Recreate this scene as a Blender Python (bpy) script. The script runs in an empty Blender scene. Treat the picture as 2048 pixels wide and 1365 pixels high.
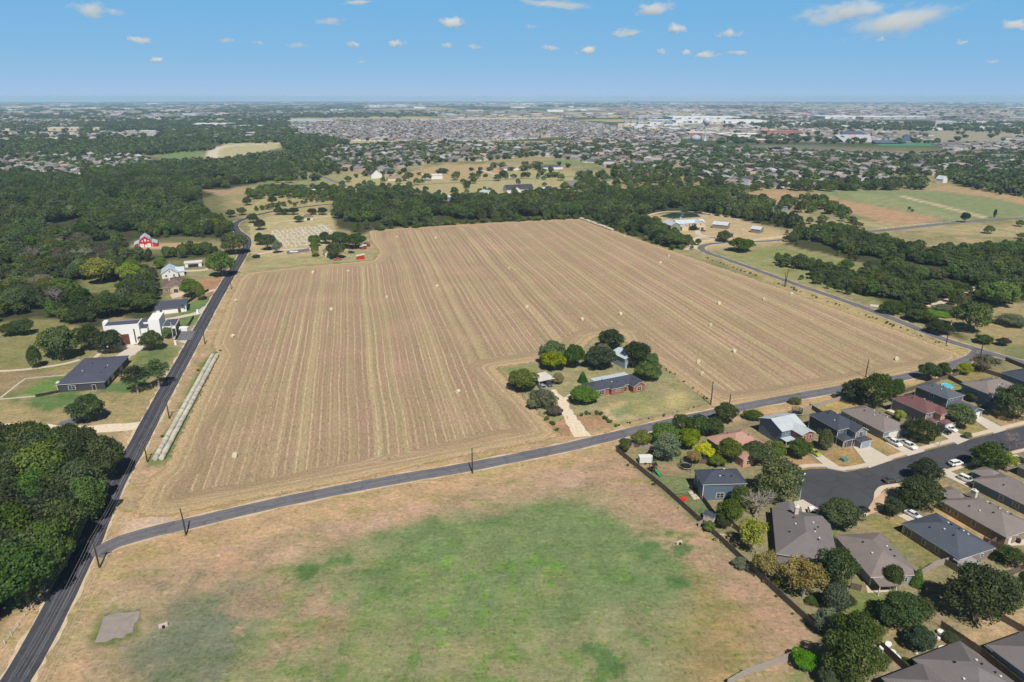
import bpy, bmesh, math, random
import numpy as np
from mathutils import Vector, Matrix
from mathutils.geometry import tessellate_polygon
random.seed(7); RNG = np.random.default_rng(7)
SC = bpy.context.scene
# ---------------- camera ----------------
FPX, CX, CY, CAMH = 1365.0, 1024.0, 682.5, 110.0
PITCH = math.atan((682.5 - 194) / FPX)
cam = bpy.data.cameras.new("camera"); camo = bpy.data.objects.new("camera", cam)
SC.collection.objects.link(camo); SC.camera = camo
cam.sensor_width = 36; cam.lens = FPX / 2048 * 36
cam.clip_start = 0.5; cam.clip_end = 200000
camo.location = (0, 0, CAMH); camo.rotation_euler = (math.pi / 2 - PITCH, 0, 0)
# ---------------- world, sun ----------------
SUN_EL, SUN_AZ = math.radians(52.5), math.radians(166)   # azimuth clockwise from +Y
w = bpy.data.worlds.new("World"); SC.world = w; w.use_nodes = True
nt = w.node_tree; bg = nt.nodes["Background"]
sky = nt.nodes.new("ShaderNodeTexSky"); sky.sky_type = 'NISHITA'; sky.sun_disc = False
sky.sun_elevation = SUN_EL; sky.sun_rotation = SUN_AZ
sky.altitude = 300; sky.air_density = 0.6; sky.dust_density = 0.0; sky.ozone_density = 8.0
# summer haze layer of the low sky: soft blue veil near the horizon, fading out towards the zenith
tcs = nt.nodes.new("ShaderNodeTexCoord"); sxs = nt.nodes.new("ShaderNodeSeparateXYZ"); nt.links.new(tcs.outputs["Generated"], sxs.inputs[0])
zmx = nt.nodes.new("ShaderNodeMath"); zmx.operation = 'MAXIMUM'; zmx.inputs[1].default_value = .004; nt.links.new(sxs.outputs[2], zmx.inputs[0]); cbz = nt.nodes.new("ShaderNodeCombineXYZ")
for i_, o_ in enumerate((sxs.outputs[0], sxs.outputs[1], zmx.outputs[0])): nt.links.new(o_, cbz.inputs[i_])
nt.links.new(cbz.outputs[0], sky.inputs[0])
mrs = nt.nodes.new("ShaderNodeMapRange"); mrs.interpolation_type = 'SMOOTHSTEP'; mrs.inputs[1].default_value = .14; mrs.inputs[2].default_value = .55; mrs.inputs[3].default_value = 1.0; mrs.inputs[4].default_value = .04
nt.links.new(sxs.outputs[2], mrs.inputs[0]); SKYK = 0.085
hz_c = nt.nodes.new("ShaderNodeCombineColor")
for i_, v_ in enumerate((.100, .372, .715)):
    mm = nt.nodes.new("ShaderNodeMath"); mm.operation = 'MULTIPLY'; mm.inputs[1].default_value = v_ / SKYK; nt.links.new(mrs.outputs[0], mm.inputs[0]); nt.links.new(mm.outputs[0], hz_c.inputs[i_])
m1 = nt.nodes.new("ShaderNodeMix"); m1.data_type = 'RGBA'; m1.blend_type = 'MULTIPLY'; m1.inputs[0].default_value = 1; m1.inputs[7].default_value = (.50, .22, .03, 1); nt.links.new(sky.outputs[0], m1.inputs[6])
m2 = nt.nodes.new("ShaderNodeMix"); m2.data_type = 'RGBA'; m2.blend_type = 'ADD'; m2.inputs[0].default_value = 1; nt.links.new(m1.outputs[2], m2.inputs[6]); nt.links.new(hz_c.outputs[0], m2.inputs[7])
nt.links.new(m2.outputs[2], bg.inputs[0]); bg.inputs[1].default_value = SKYK
sd = bpy.data.lights.new("sun", 'SUN'); sd.energy = 5.0; EXPO = 0.04; sd.angle = math.radians(0.53); sd.color = (1.0, 0.955, 0.88)
so = bpy.data.objects.new("sun", sd); SC.collection.objects.link(so)
tosun = Vector((math.sin(SUN_AZ) * math.cos(SUN_EL), math.cos(SUN_AZ) * math.cos(SUN_EL), math.sin(SUN_EL)))
so.rotation_euler = tosun.to_track_quat('Z', 'Y').to_euler()
SC.view_settings.view_transform = 'Standard'; SC.view_settings.look = 'None'
SC.view_settings.exposure = 0.04; SC.view_settings.gamma = 1; SC.view_settings.use_curve_mapping = False
SC.render.engine = 'CYCLES'
SC.cycles.volume_bounces = 8; SC.cycles.max_bounces = 10; SC.cycles.diffuse_bounces = 3; SC.cycles.transparent_max_bounces = 8
SC.cycles.use_denoising = True; SC.cycles.denoiser = 'OPENIMAGEDENOISE'; SC.cycles.denoising_prefilter = 'ACCURATE'; SC.cycles.denoising_input_passes = 'RGB_ALBEDO_NORMAL'
SC.cycles.use_adaptive_sampling = True; SC.cycles.adaptive_threshold = 0.02

# ---------------- pixel -> world ----------------
cP, sP = math.cos(PITCH), math.sin(PITCH)
def G(x, y, z=0.0):
    u = (x - CX) / FPX; v = -(y - CY) / FPX
    r = (u, cP + v * sP, -sP + v * cP); t = (z - CAMH) / r[2]
    return Vector((r[0] * t, r[1] * t, z))
def proj(p):
    dz = p[2] - CAMH; f = p[1] * cP - dz * sP; u = p[1] * sP + dz * cP
    return CX + FPX * p[0] / f, CY - FPX * u / f
def pxm(x, y):            # pixels per metre (across) at ground
    g = G(x, y); return FPX / (g[1] * cP + CAMH * sP)
def curv(x, y): return -(x * x + y * y) / (2 * 6371000.0)      # the plain follows the curve of the earth
def GP(pts, z=0.0): return [G(a, b, z) for a, b in pts]
def azv(az): a = math.radians(az); return Vector((math.sin(a), math.cos(a), 0))
def lin(c):
    out = []
    for v in c[:3]:
        v /= 255.0; out.append(v / 12.92 if v < .04045 else ((v + .055) / 1.055) ** 2.4)
    return tuple(out)
def alb(c, k=0.87): return tuple(v * k for v in lin(c))

# ---------------- tags ----------------
def tag(o, label=None, cat=None, group=None, kind=None):
    if label: o['label'] = label
    if cat: o['category'] = cat
    if group: o['group'] = group
    if kind: o['kind'] = kind
    return o
def link(o, parent=None):
    SC.collection.objects.link(o)
    if parent: o.parent = parent
    return o
def thing(name, label, cat, loc=(0, 0, 0), rz=0.0, group=None):
    o = bpy.data.objects.new(name, None); o.location = loc; o.rotation_euler = (0, 0, rz)
    o.empty_display_size = 1; link(o); return tag(o, label, cat, group)
def copy_tree(o, parent=None):
    c = o.copy(); link(c, parent)
    for ch in KIDS.get(o.name, ()):
        cc = copy_tree(ch, c)
    if KIDS.get(o.name): KIDS[c.name] = [x for x in c_children(c)]
    return c
KIDS = {}
def c_children(o): return [x for x in SC.collection.objects if x.parent == o] if False else []
def clone(o, parent=None):
    c = o.copy(); link(c, parent)
    for ch in o.children: clone(ch, c)
    return c

# ---------------- materials ----------------
def mat(name, build):
    m = bpy.data.materials.new(name); m.use_nodes = True
    n = m.node_tree; b = n.nodes["Principled BSDF"]; build(n, b); return m
def N(n, t, **k):
    x = n.nodes.new(t)
    for a, v in k.items():
        if a == 'inp':
            for i, vv in v.items(): x.inputs[i].default_value = vv
        else: setattr(x, a, v)
    return x
def math_(n, op, a, b=None, c=None, clamp=False):
    x = n.nodes.new("ShaderNodeMath"); x.operation = op; x.use_clamp = clamp
    for i, v in enumerate((a, b, c)):
        if v is None: continue
        if isinstance(v, (int, float)): x.inputs[i].default_value = v
        else: n.links.new(v, x.inputs[i])
    return x.outputs[0]
def mix_(n, f, a, b, mode='MIX'):
    x = n.nodes.new("ShaderNodeMix"); x.data_type = 'RGBA'; x.blend_type = mode
    for i, v in ((0, f), (6, a), (7, b)):
        if isinstance(v, (int, float)): x.inputs[i].default_value = v
        elif isinstance(v, tuple): x.inputs[i].default_value = (v + (1,))[:4]
        else: n.links.new(v, x.inputs[i])
    return x.outputs[2]
def pos_(n): return n.nodes.new("ShaderNodeNewGeometry").outputs["Position"]
def noise_(n, vec, scale, detail=3, rough=.55, w=None, out="Fac", dist=0):
    x = n.nodes.new("ShaderNodeTexNoise"); x.inputs["Scale"].default_value = scale
    x.inputs["Detail"].default_value = detail; x.inputs["Roughness"].default_value = rough; x.inputs["Distortion"].default_value = dist
    if w is not None:
        x.noise_dimensions = '1D'; n.links.new(w, x.inputs["W"])
    elif vec is not None: n.links.new(vec, x.inputs["Vector"])
    return x.outputs[out]
def ramp_(n, f, a, b):   # linear remap clamp
    x = n.nodes.new("ShaderNodeMapRange"); x.inputs[1].default_value = a; x.inputs[2].default_value = b
    n.links.new(f, x.inputs[0]); return x.outputs[0]
def basic(name, col, rough=.8, var=.12, scale=1.5, spec=.3, metal=0.0, objcol=False, streak=None, obj_space=False):
    def f(n, b):
        v = n.nodes.new("ShaderNodeTexCoord").outputs["Object"] if obj_space else pos_(n)
        if streak:
            mp = N(n, "ShaderNodeMapping"); mp.inputs["Scale"].default_value = streak; n.links.new(v, mp.inputs[0]); v = mp.outputs[0]
        nz = noise_(n, v, scale, 4, .6); k = math_(n, 'MULTIPLY_ADD', nz, 2 * var, 1 - var)
        if objcol:
            oi = n.nodes.new("ShaderNodeObjectInfo"); base = oi.outputs["Color"]
            c = mix_(n, 1.0, base, mixc(n, k), 'MULTIPLY')
        else: c = mix_(n, 1.0, tuple(col), mixc(n, k), 'MULTIPLY')
        n.links.new(c, b.inputs["Base Color"]); b.inputs["Roughness"].default_value = rough
        b.inputs["Specular IOR Level"].default_value = spec; b.inputs["Metallic"].default_value = metal
    return mat(name, f)
def mixc(n, k):
    x = n.nodes.new("ShaderNodeCombineColor")
    for i in range(3): n.links.new(k, x.inputs[i])
    return x.outputs[0]

# ---------------- mesh builder ----------------
class MB:
    def __init__(s): s.v = []; s.f = []; s.m = []
    def face(s, pts, m=0):
        i = len(s.v); s.v += [tuple(p) for p in pts]; s.f.append(tuple(range(i, i + len(pts)))); s.m.append(m)
    def box(s, x0, y0, z0, x1, y1, z1, m=0):
        i = len(s.v); s.v += [(x, y, z) for z in (z0, z1) for y in (y0, y1) for x in (x0, x1)]
        for q in ((0, 2, 3, 1), (4, 5, 7, 6), (0, 1, 5, 4), (2, 6, 7, 3), (0, 4, 6, 2), (1, 3, 7, 5)):
            s.f.append(tuple(i + k for k in q)); s.m.append(m)
        return s
    def prism(s, poly, z0, z1, m=0, bottom=True):     # poly CCW list of (x,y)
        k = len(poly); i = len(s.v)
        s.v += [(p[0], p[1], z0) for p in poly] + [(p[0], p[1], z1) for p in poly]
        for j in range(k):
            j2 = (j + 1) % k; s.f.append((i + j, i + j2, i + k + j2, i + k + j)); s.m.append(m)
        s.f.append(tuple(i + k + j for j in range(k))); s.m.append(m)
        if bottom: s.f.append(tuple(i + k - 1 - j for j in range(k))); s.m.append(m)
        return s
    def tube(s, pts, r, n=6, m=0, cap=True):
        pts = [Vector(p) for p in pts]; rs = r if isinstance(r, (list, tuple)) else [r] * len(pts)
        i = len(s.v)
        for k, p in enumerate(pts):
            d = (pts[min(k + 1, len(pts) - 1)] - pts[max(k - 1, 0)]).normalized()
            a = d.orthogonal().normalized() if abs(d.z) < .99 else Vector((1, 0, 0)); b = d.cross(a).normalized(); a = b.cross(d)
            for j in range(n):
                t = 2 * math.pi * j / n; q = p + (a * math.cos(t) + b * math.sin(t)) * rs[k]; s.v.append(tuple(q))
        for k in range(len(pts) - 1):
            for j in range(n):
                j2 = (j + 1) % n; s.f.append((i + k * n + j, i + k * n + j2, i + (k + 1) * n + j2, i + (k + 1) * n + j)); s.m.append(m)
        if cap:
            s.f.append(tuple(i + n - 1 - j for j in range(n))); s.m.append(m)
            e = i + (len(pts) - 1) * n; s.f.append(tuple(e + j for j in range(n))); s.m.append(m)
        return s
    def cyl(s, c, r, z0, z1, n=12, m=0): return s.tube([(c[0], c[1], z0), (c[0], c[1], z1)], r, n, m)
    def build(s, name, mats, parent=None, smooth=False, loc=None, rz=0):
        me = bpy.data.meshes.new(name); me.from_pydata(s.v, [], s.f)
        if not isinstance(mats, (list, tuple)): mats = [mats]
        for x in mats: me.materials.append(x)
        me.polygons.foreach_set("material_index", s.m)
        if smooth: me.polygons.foreach_set("use_smooth", [True] * len(s.f))
        me.update(); o = bpy.data.objects.new(name, me)
        if loc is not None: o.location = loc; o.rotation_euler = (0, 0, rz)
        return link(o, parent)
def catmull(pts, step=4.0):
    P = [Vector((p[0], p[1], 0)) for p in pts]; out = []
    P = [P[0] * 2 - P[1]] + P + [P[-1] * 2 - P[-2]]
    for i in range(1, len(P) - 2):
        a, b, c, d = P[i - 1:i + 3]; k = max(2, int((c - b).length / step))
        for j in range(k):
            t = j / k; out.append(.5 * ((2 * b) + (c - a) * t + (2 * a - 5 * b + 4 * c - d) * t * t + (3 * b - a - 3 * c + d) * t ** 3))
    out.append(P[-2]); return out
def ribbon(name, px, width, z, material, jitter=0.0, step=4.0, world=False, kind='structure', label=None, off=0.0):
    c = catmull(px if world else GP(px), step); mb = MB(); L = []; R = []
    for i, p in enumerate(c):
        d = (c[min(i + 1, len(c) - 1)] - c[max(i - 1, 0)]).normalized(); nrm = Vector((-d.y, d.x, 0))
        w1 = (width[0] + (width[1] - width[0]) * i / (len(c) - 1) if isinstance(width, tuple) else width) / 2
        L.append(p + nrm * (off + w1 + random.uniform(-jitter, jitter))); R.append(p + nrm * (off - w1 + random.uniform(-jitter, jitter)))
    for i in range(len(c) - 1):
        mb.face([(R[i].x, R[i].y, z), (R[i + 1].x, R[i + 1].y, z), (L[i + 1].x, L[i + 1].y, z), (L[i].x, L[i].y, z)])
    # weld
    o = mb.build(name, material); o['kind'] = kind
    return o
def sheet(name, px, z, material, world=False, thick=0.0, kind='structure'):
    pts = [Vector((p[0], p[1])) for p in (px if world else GP(px))]
    ar = sum(pts[i].x * pts[(i + 1) % len(pts)].y - pts[(i + 1) % len(pts)].x * pts[i].y for i in range(len(pts)))
    if ar < 0: pts.reverse()
    mb = MB(); tri = tessellate_polygon([[Vector((p.x, p.y, 0)) for p in pts]])
    for t in tri:
        q = [pts[i] for i in t]
        if (q[1] - q[0]).cross(q[2] - q[0]) < 0: q.reverse()
        mb.face([(p.x, p.y, z) for p in q])
    if thick:
        for i in range(len(pts)):
            a, b = pts[i], pts[(i + 1) % len(pts)]
            mb.face([(a.x, a.y, z - thick), (b.x, b.y, z - thick), (b.x, b.y, z), (a.x, a.y, z)])
    o = mb.build(name, material); o['kind'] = kind
    return o
# ---- numpy value noise / polygon sdf ----
_perm = RNG.random((256, 256))
def vnoise(x, y):
    xi = np.floor(x).astype(int); yi = np.floor(y).astype(int); fx = x - xi; fy = y - yi
    fx = fx * fx * (3 - 2 * fx); fy = fy * fy * (3 - 2 * fy)
    g = lambda a, b: _perm[a & 255, b & 255]
    return (g(xi, yi) * (1 - fx) + g(xi + 1, yi) * fx) * (1 - fy) + (g(xi, yi + 1) * (1 - fx) + g(xi + 1, yi + 1) * fx) * fy
def fbm(x, y, o=4):
    s = 0; a = .5; t = 0
    for i in range(o): s = s + a * vnoise(x * 2 ** i + 17 * i, y * 2 ** i + 31 * i); t += a; a *= .5
    return s / t
def sdf(poly, X, Y):      # negative inside
    P = np.array([(p[0], p[1]) for p in poly]); d = np.full(X.shape, 1e18); ins = np.zeros(X.shape, bool)
    for i in range(len(P)):
        a = P[i]; b = P[(i + 1) % len(P)]; e = b - a; L2 = max(e @ e, 1e-9)
        t = np.clip(((X - a[0]) * e[0] + (Y - a[1]) * e[1]) / L2, 0, 1)
        d = np.minimum(d, (X - a[0] - t * e[0]) ** 2 + (Y - a[1] - t * e[1]) ** 2)
        c = ((a[1] > Y) != (b[1] > Y)) & (X < (b[0] - a[0]) * (Y - a[1]) / (b[1] - a[1] + 1e-12) + a[0]); ins ^= c
    return np.sqrt(d) * np.where(ins, -1, 1)
# ================= ground sheet =================
def sm(t): t = np.clip(t, 0, 1); return t * t * (3 - 2 * t)
rows = [-60.0, 0.0, 40.0]; y = 70.0
while y < 42000: rows.append(y); y += max(1.1, (y / 100.0) ** 1.25 * 1.0)
rows = np.array(rows)
NC = 430
s = np.linspace(-1, 1, NC)
Yg, Sg = np.meshgrid(rows, s, indexing='ij'); Xg = Sg * (np.abs(Yg) * 0.86 + 60)
col = np.zeros(Xg.shape + (3,))
def setc(c, m): # m 0..1
    cc = np.array(alb(c)) * (.985, .985, 1.14); col[:] = col * (1 - m[..., None]) + cc * m[..., None]
big = fbm(Xg / 90, Yg / 90, 4); med = fbm(Xg / 22 + 9, Yg / 22, 4); sma = fbm(Xg / 6, Yg / 6, 3)
setc((158, 146, 104), np.ones(Xg.shape))
setc((120, 125, 80), sm((big - .45) * 5) * .8)
setc((185, 160, 118), sm((med - .52) * 6) * .6)
# far mosaic
far = sm((Yg - 1300) / 500)
fm = fbm(Xg / 700, Yg / 350 + 3, 4); fm2 = fbm(Xg / 260 + 40, Yg / 160, 3)
setc((70, 88, 52), far)
setc((182, 165, 125), far * sm((fm - .56) * 14) * .95)
setc((140, 128, 118), far * sm((.42 - fm) * 12) * .8)
vfar = sm((Yg - 5200) / 1500); v1 = fbm(Xg / 900 + 5, Yg / 2400 + 8, 4); v2 = fbm(Xg / 160, Yg / 900, 3)
setc((84, 96, 74), vfar)
setc((165, 155, 122), vfar * sm((v1 - .53) * 14) * .95)
setc((190, 188, 185), vfar * sm((v2 - .68) * 20) * .6)
def paint(px, c, feather=3, wob=0, k=1.0, wscale=12, dens=None):
    P = GP(px); xs = [p[0] for p in P]; ys = [p[1] for p in P]; pad = feather * 2 + wob + 2
    r = np.where((rows > min(ys) - pad) & (rows < max(ys) + pad))[0]
    if len(r) == 0: return
    sl = slice(r[0], r[-1] + 1); X = Xg[sl]; Y = Yg[sl]
    d = sdf([(p[0], p[1]) for p in P], X, Y)
    if wob: d = d + (fbm(X / wscale + 3, Y / wscale + 7, 4) - .5) * 2 * wob
    m = sm(.5 - d / (2 * max(feather, .3))) * k
    if dens is not None: m = m * sm((fbm(X / dens[0] + dens[2], Y / dens[0], 4) - dens[1]) * 9)
    cc = np.array(alb(c)) * (.985, .985, 1.14); col[sl] = col[sl] * (1 - m[..., None]) + cc * m[..., None]
def line(px, wid, c, **k):    # painted soft band along polyline
    C = catmull(GP(px), 6); L = []; R = []
    for i, p in enumerate(C):
        d = (C[min(i + 1, len(C) - 1)] - C[max(i - 1, 0)]).normalized(); nn = Vector((-d.y, d.x, 0)) * wid / 2
        L.append(p + nn); R.append(p - nn)
    q = [proj((p.x, p.y, 0)) for p in L + R[::-1]]; paint(q, c, **k)
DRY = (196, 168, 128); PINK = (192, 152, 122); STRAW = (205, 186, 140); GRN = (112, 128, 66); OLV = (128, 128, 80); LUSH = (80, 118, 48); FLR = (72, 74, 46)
# woods floors
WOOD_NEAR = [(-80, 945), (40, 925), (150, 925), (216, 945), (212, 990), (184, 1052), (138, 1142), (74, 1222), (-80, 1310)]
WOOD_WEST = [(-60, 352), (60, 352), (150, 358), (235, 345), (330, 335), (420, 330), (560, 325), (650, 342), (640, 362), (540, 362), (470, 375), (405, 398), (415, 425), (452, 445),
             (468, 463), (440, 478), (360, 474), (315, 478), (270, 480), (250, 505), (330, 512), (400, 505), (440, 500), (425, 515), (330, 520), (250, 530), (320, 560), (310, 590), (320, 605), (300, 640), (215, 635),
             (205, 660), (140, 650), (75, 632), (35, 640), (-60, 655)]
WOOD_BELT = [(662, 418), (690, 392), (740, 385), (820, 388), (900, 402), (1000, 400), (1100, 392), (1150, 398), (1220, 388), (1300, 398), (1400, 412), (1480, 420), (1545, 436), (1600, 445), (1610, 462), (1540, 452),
             (1470, 440), (1430, 432), (1330, 424), (1285, 438), (1310, 455), (1378, 486), (1352, 500), (1310, 490), (1235, 462), (1180, 437), (1100, 440), (960, 446), (860, 452), (745, 460), (720, 470), (672, 455)]
WOOD_EAST = [(1560, 472), (1600, 462), (1645, 455), (1704, 463), (1802, 483), (1892, 500), (1980, 495), (2120, 490), (2120, 600), (2000, 610), (1960, 600), (1925, 610), (1860, 618), (1870, 645), (1935, 672), (1925, 682), (1850, 650),
             (1770, 615), (1715, 600), (1650, 577), (1590, 556), (1535, 532), (1555, 516), (1620, 528), (1700, 545), (1730, 550), (1745, 532), (1680, 515), (1610, 500), (1570, 490)]
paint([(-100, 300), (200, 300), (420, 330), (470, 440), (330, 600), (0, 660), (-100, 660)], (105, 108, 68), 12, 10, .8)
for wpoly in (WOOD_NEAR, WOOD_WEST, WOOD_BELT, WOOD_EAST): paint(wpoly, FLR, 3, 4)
# ---- meadow south of the road ----
paint([(205, 1150), (620, 985), (1230, 905), (1300, 960), (1640, 1262), (1500, 1460), (40, 1460), (30, 1440)], (166, 148, 112), 2, 2)
paint([(205, 1120), (500, 1060), (900, 965), (1230, 905), (1250, 960), (1000, 1000), (640, 1090), (330, 1180), (200, 1200)], (178, 152, 118), 3, 5, .8)
paint([(330, 1130), (620, 1050), (900, 980), (1180, 925), (1200, 960), (900, 1030), (560, 1110), (400, 1170)], (196, 164, 136), 3, 6, .6, dens=(9, .5, 4))
paint([(620, 1120), (760, 1075), (930, 1035), (1170, 1000), (1225, 1010), (1265, 1060), (1380, 1100), (1430, 1160), (1440, 1250), (1420, 1420), (300, 1440), (290, 1300), (350, 1190), (450, 1160)], (140, 141, 98), 3.5, 12, .95, 18)
paint([(760, 1085), (930, 1040), (1170, 1003), (1225, 1015), (1290, 1080), (1380, 1130), (1370, 1200), (1150, 1230), (900, 1260), (700, 1250), (700, 1150)], (114, 135, 84), 3.5, 9, .85, 12)
paint([(620, 1180), (820, 1100), (1100, 1100), (1150, 1300), (950, 1400), (700, 1400)], (136, 143, 94), 6, 12, .6, dens=(9, .48, 1))
paint([(340, 1180), (500, 1170), (520, 1300), (480, 1420), (300, 1420), (290, 1290)], (116, 122, 98), 4, 12, .8, 14)
paint([(420, 1190), (640, 1100), (760, 1180), (700, 1350), (500, 1330)], (170, 144, 114), 4, 9, .7, dens=(10, .48, 7))
paint([(1230, 905), (1300, 960), (1640, 1262), (1560, 1360), (1480, 1330), (1440, 1180), (1320, 1060), (1230, 1000), (1170, 960)], (174, 146, 116), 4, 4, .9)
paint([(1380, 1130), (1500, 1230), (1560, 1300), (1440, 1420), (1330, 1420), (1380, 1260)], (150, 134, 84), 5, 6, .7)
for q in ([(1275, 1085), (1320, 1060), (1380, 1075), (1390, 1100), (1350, 1120), (1290, 1125)], [(1150, 1290), (1210, 1285), (1260, 1340), (1270, 1400), (1180, 1400)], [(1335, 1157), (1355, 1153), (1375, 1165), (1360, 1178), (1340, 1172)], [(575, 1135), (680, 1115), (700, 1125), (600, 1165)]):
    paint(q, (90, 120, 66), .8, 4.5, .9, 5, dens=(4, .33, 21))
paint([(820, 1090), (1060, 1040), (1150, 1130), (1000, 1280), (850, 1300)], (118, 152, 70), .4, 0, .9, dens=(3.2, .64, 3))
paint([(620, 1200), (1300, 1100), (1300, 1400), (600, 1400)], (112, 138, 72), .6, 0, .8, dens=(3.4, .62, 13))
paint([(150, 1240), (230, 1220), (260, 1280), (170, 1290)], (100, 122, 58), 2, 3, .7)
paint([(560, 1300), (720, 1250), (760, 1400), (560, 1400)], (114, 134, 76), 2, 5, .8, dens=(6, .5, 5))
paint([(196, 1228), (286, 1216), (272, 1272), (232, 1290), (180, 1294)], (104, 116, 66), 1.0, 1.2, .8, 3)
# ---- verges ----
for px_, wd in (([(15, 1400), (70, 1290), (150, 1160), (215, 1040), (262, 930), (300, 860), (350, 760), (395, 670), (440, 590), (478, 525)], 22),): line(px_, wd, (186, 160, 122), feather=3, wob=3, k=.9)
line([(215, 1105), (400, 1050), (700, 985), (945, 932), (1180, 880), (1430, 822), (1700, 772), (1900, 728)], 24, (190, 160, 118), feather=4, wob=3, k=.9)
line([(1955, 712), (1880, 682), (1700, 622), (1560, 560), (1420, 506)], 20, (178, 158, 112), feather=4, wob=3, k=.9)
paint([(225, 1095), (258, 1045), (330, 1030), (390, 1050), (300, 1075)], (205, 185, 160), 2, 4, .8, 6)
line([(318, 930), (345, 880), (385, 800), (425, 722), (440, 700)], 7, (100, 124, 66), feather=1.5, wob=2.0, k=.9, wscale=5)
# ---- west properties ----
paint([(-60, 760), (120, 740), (280, 700), (380, 640), (400, 680), (340, 800), (290, 850), (230, 870), (-60, 860)], (168, 150, 105), 4, 4, .9)
paint([(-60, 650), (120, 640), (190, 700), (100, 745), (-60, 750)], (138, 134, 84), 5, 4, .9)
paint([(-20, 800), (120, 783), (240, 765), (300, 700), (335, 700), (300, 760), (240, 800), (180, 820), (90, 830), (-20, 822)], (92, 120, 66), 2, 6, .9, dens=(12, .42, 6))
paint([(14, 790), (62, 757), (132, 752), (118, 783), (12, 797)], (108, 136, 70), .5)
paint([(-60, 735), (120, 742), (30, 795), (-60, 800)], (150, 132, 98), 3, 3, .8)
paint([(365, 660), (400, 640), (425, 610), (438, 588), (415, 586), (372, 610), (345, 650)], (98, 126, 68), 2, 1, .9)
paint([(270, 700), (330, 690), (360, 700), (330, 735), (260, 745)], (108, 124, 74), 3, 2, .8)
paint([(388, 575), (440, 560), (455, 580), (420, 592), (390, 600)], (170, 132, 100), 2, 2, .9)
paint([(398, 560), (430, 550), (455, 560), (440, 580), (400, 582)], (178, 134, 102), 2, 2, .9)
paint([(370, 540), (430, 535), (460, 548), (430, 560), (380, 558)], (160, 150, 110), 2, 2, .9)
paint([(255, 492), (330, 485), (420, 485), (430, 496), (300, 500)], (198, 168, 128), 2, 2, .9)
paint([(165, 520), (240, 560), (240, 590), (160, 585)], (132, 134, 84), 3, 2, .9)
paint([(180, 505), (215, 490), (210, 505), (172, 530)], (190, 165, 125), 2, 2, .8)
paint([(460, 425), (560, 385), (640, 395), (665, 405), (640, 420), (520, 425)], (172, 160, 108), 3, 3, .95)
paint([(400, 380), (470, 378), (560, 375), (560, 385), (440, 392)], (176, 150, 112), 3, 3, .9)
# cemetery and lawn
paint([(500, 445), (560, 428), (664, 425), (672, 470), (700, 500), (640, 510), (520, 520), (500, 505)], (184, 170, 122), 2, 2)
paint([(535, 462), (650, 448), (668, 470), (640, 492), (570, 502)], (188, 172, 132), 1.5, 1)
paint([(482, 547), (505, 520), (640, 508), (745, 505), (748, 520), (600, 533)], (168, 158, 112), 1, 1)
# estate
paint([(1285, 430), (1430, 428), (1560, 460), (1575, 485), (1400, 500), (1380, 490), (1320, 460)], (190, 168, 128), 3, 3)
paint([(1400, 505), (1560, 500), (1700, 548), (1770, 615), (1600, 565)], (150, 148, 98), 4, 4, .9)
paint([(1500, 500), (1560, 492), (1680, 520), (1740, 535), (1700, 548), (1600, 525), (1520, 515)], (136, 142, 82), 4, 4, .9)
paint([(1860, 620), (2000, 612), (2120, 630), (2120, 690), (1960, 690)], (160, 146, 102), 5, 4)
paint([(1570, 448), (1700, 452), (1900, 470), (2120, 480), (2120, 455), (1900, 450), (1700, 440)], (176, 160, 116), 5, 4, .9)
paint([(1452, 391), (1554, 381), (1640, 395), (1725, 408), (1895, 439), (1803, 453), (1718, 432), (1640, 412), (1541, 410)], (182, 150, 112), 3, 2)
paint([(1623, 384), (1674, 374), (1760, 383), (1861, 381), (1998, 398), (2120, 425), (1980, 438), (1925, 446), (1725, 405)], (136, 144, 98), 4, 3)
paint([(1690, 384), (1760, 390), (1950, 440), (1925, 446), (1725, 405)], (152, 154, 108), 4, 3, .7)
paint([(1854, 378), (1895, 371), (2000, 388), (2120, 405), (2120, 430), (1998, 398)], (180, 152, 112), 4, 3)
line([(1800, 392), (1880, 412), (1975, 437)], 8, (205, 185, 145), feather=3)
# middle ranches
paint([(640, 352), (820, 345), (870, 333), (1010, 328), (1180, 350), (1240, 362), (1180, 392), (1000, 398), (900, 400), (800, 385), (700, 382), (640, 370)], (176, 164, 116), 5, 5)
paint([(820, 345), (880, 332), (1000, 328), (1010, 345), (900, 360), (830, 358)], (184, 158, 116), 5, 4, .9)
paint([(1080, 322), (1150, 317), (1205, 330), (1130, 334)], (128, 140, 92), 8, 6)
paint([(1010, 345), (1180, 350), (1160, 362), (1000, 360)], (170, 165, 112), 5, 4, .9)
paint([(590, 340), (700, 345), (690, 380), (600, 372)], (150, 150, 100), 6, 5, .8)
paint([(310, 310), (345, 297), (400, 300), (402, 315), (340, 319)], (120, 140, 86), 8, 6)
paint([(418, 305), (450, 287), (560, 284), (562, 296), (470, 314), (425, 318)], (186, 176, 130), 8, 4)
line([(425, 316), (430, 300), (462, 292), (560, 287)], 22, (214, 200, 176), feather=4)
paint([(-60, 264), (80, 266), (320, 268), (322, 274), (150, 277), (-60, 271)], (190, 170, 125), 12, 8)
paint([(-60, 277), (120, 278), (240, 282), (120, 283), (-60, 281)], (200, 185, 150), 8, 6)
paint([(640, 238), (1140, 238), (1250, 262), (960, 286), (700, 284), (600, 262)], (140, 128, 112), 20, 20, .9)
paint([(640, 281), (760, 278), (800, 284), (700, 290)], (180, 168, 128), 12, 8)
paint([(820, 238), (1110, 232), (1130, 238), (1020, 243), (860, 243)], (196, 178, 132), 30, 20)
paint([(1120, 225), (1420, 222), (1440, 228), (1290, 236), (1130, 234)], (172, 164, 112), 40, 30, .9)
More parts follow.
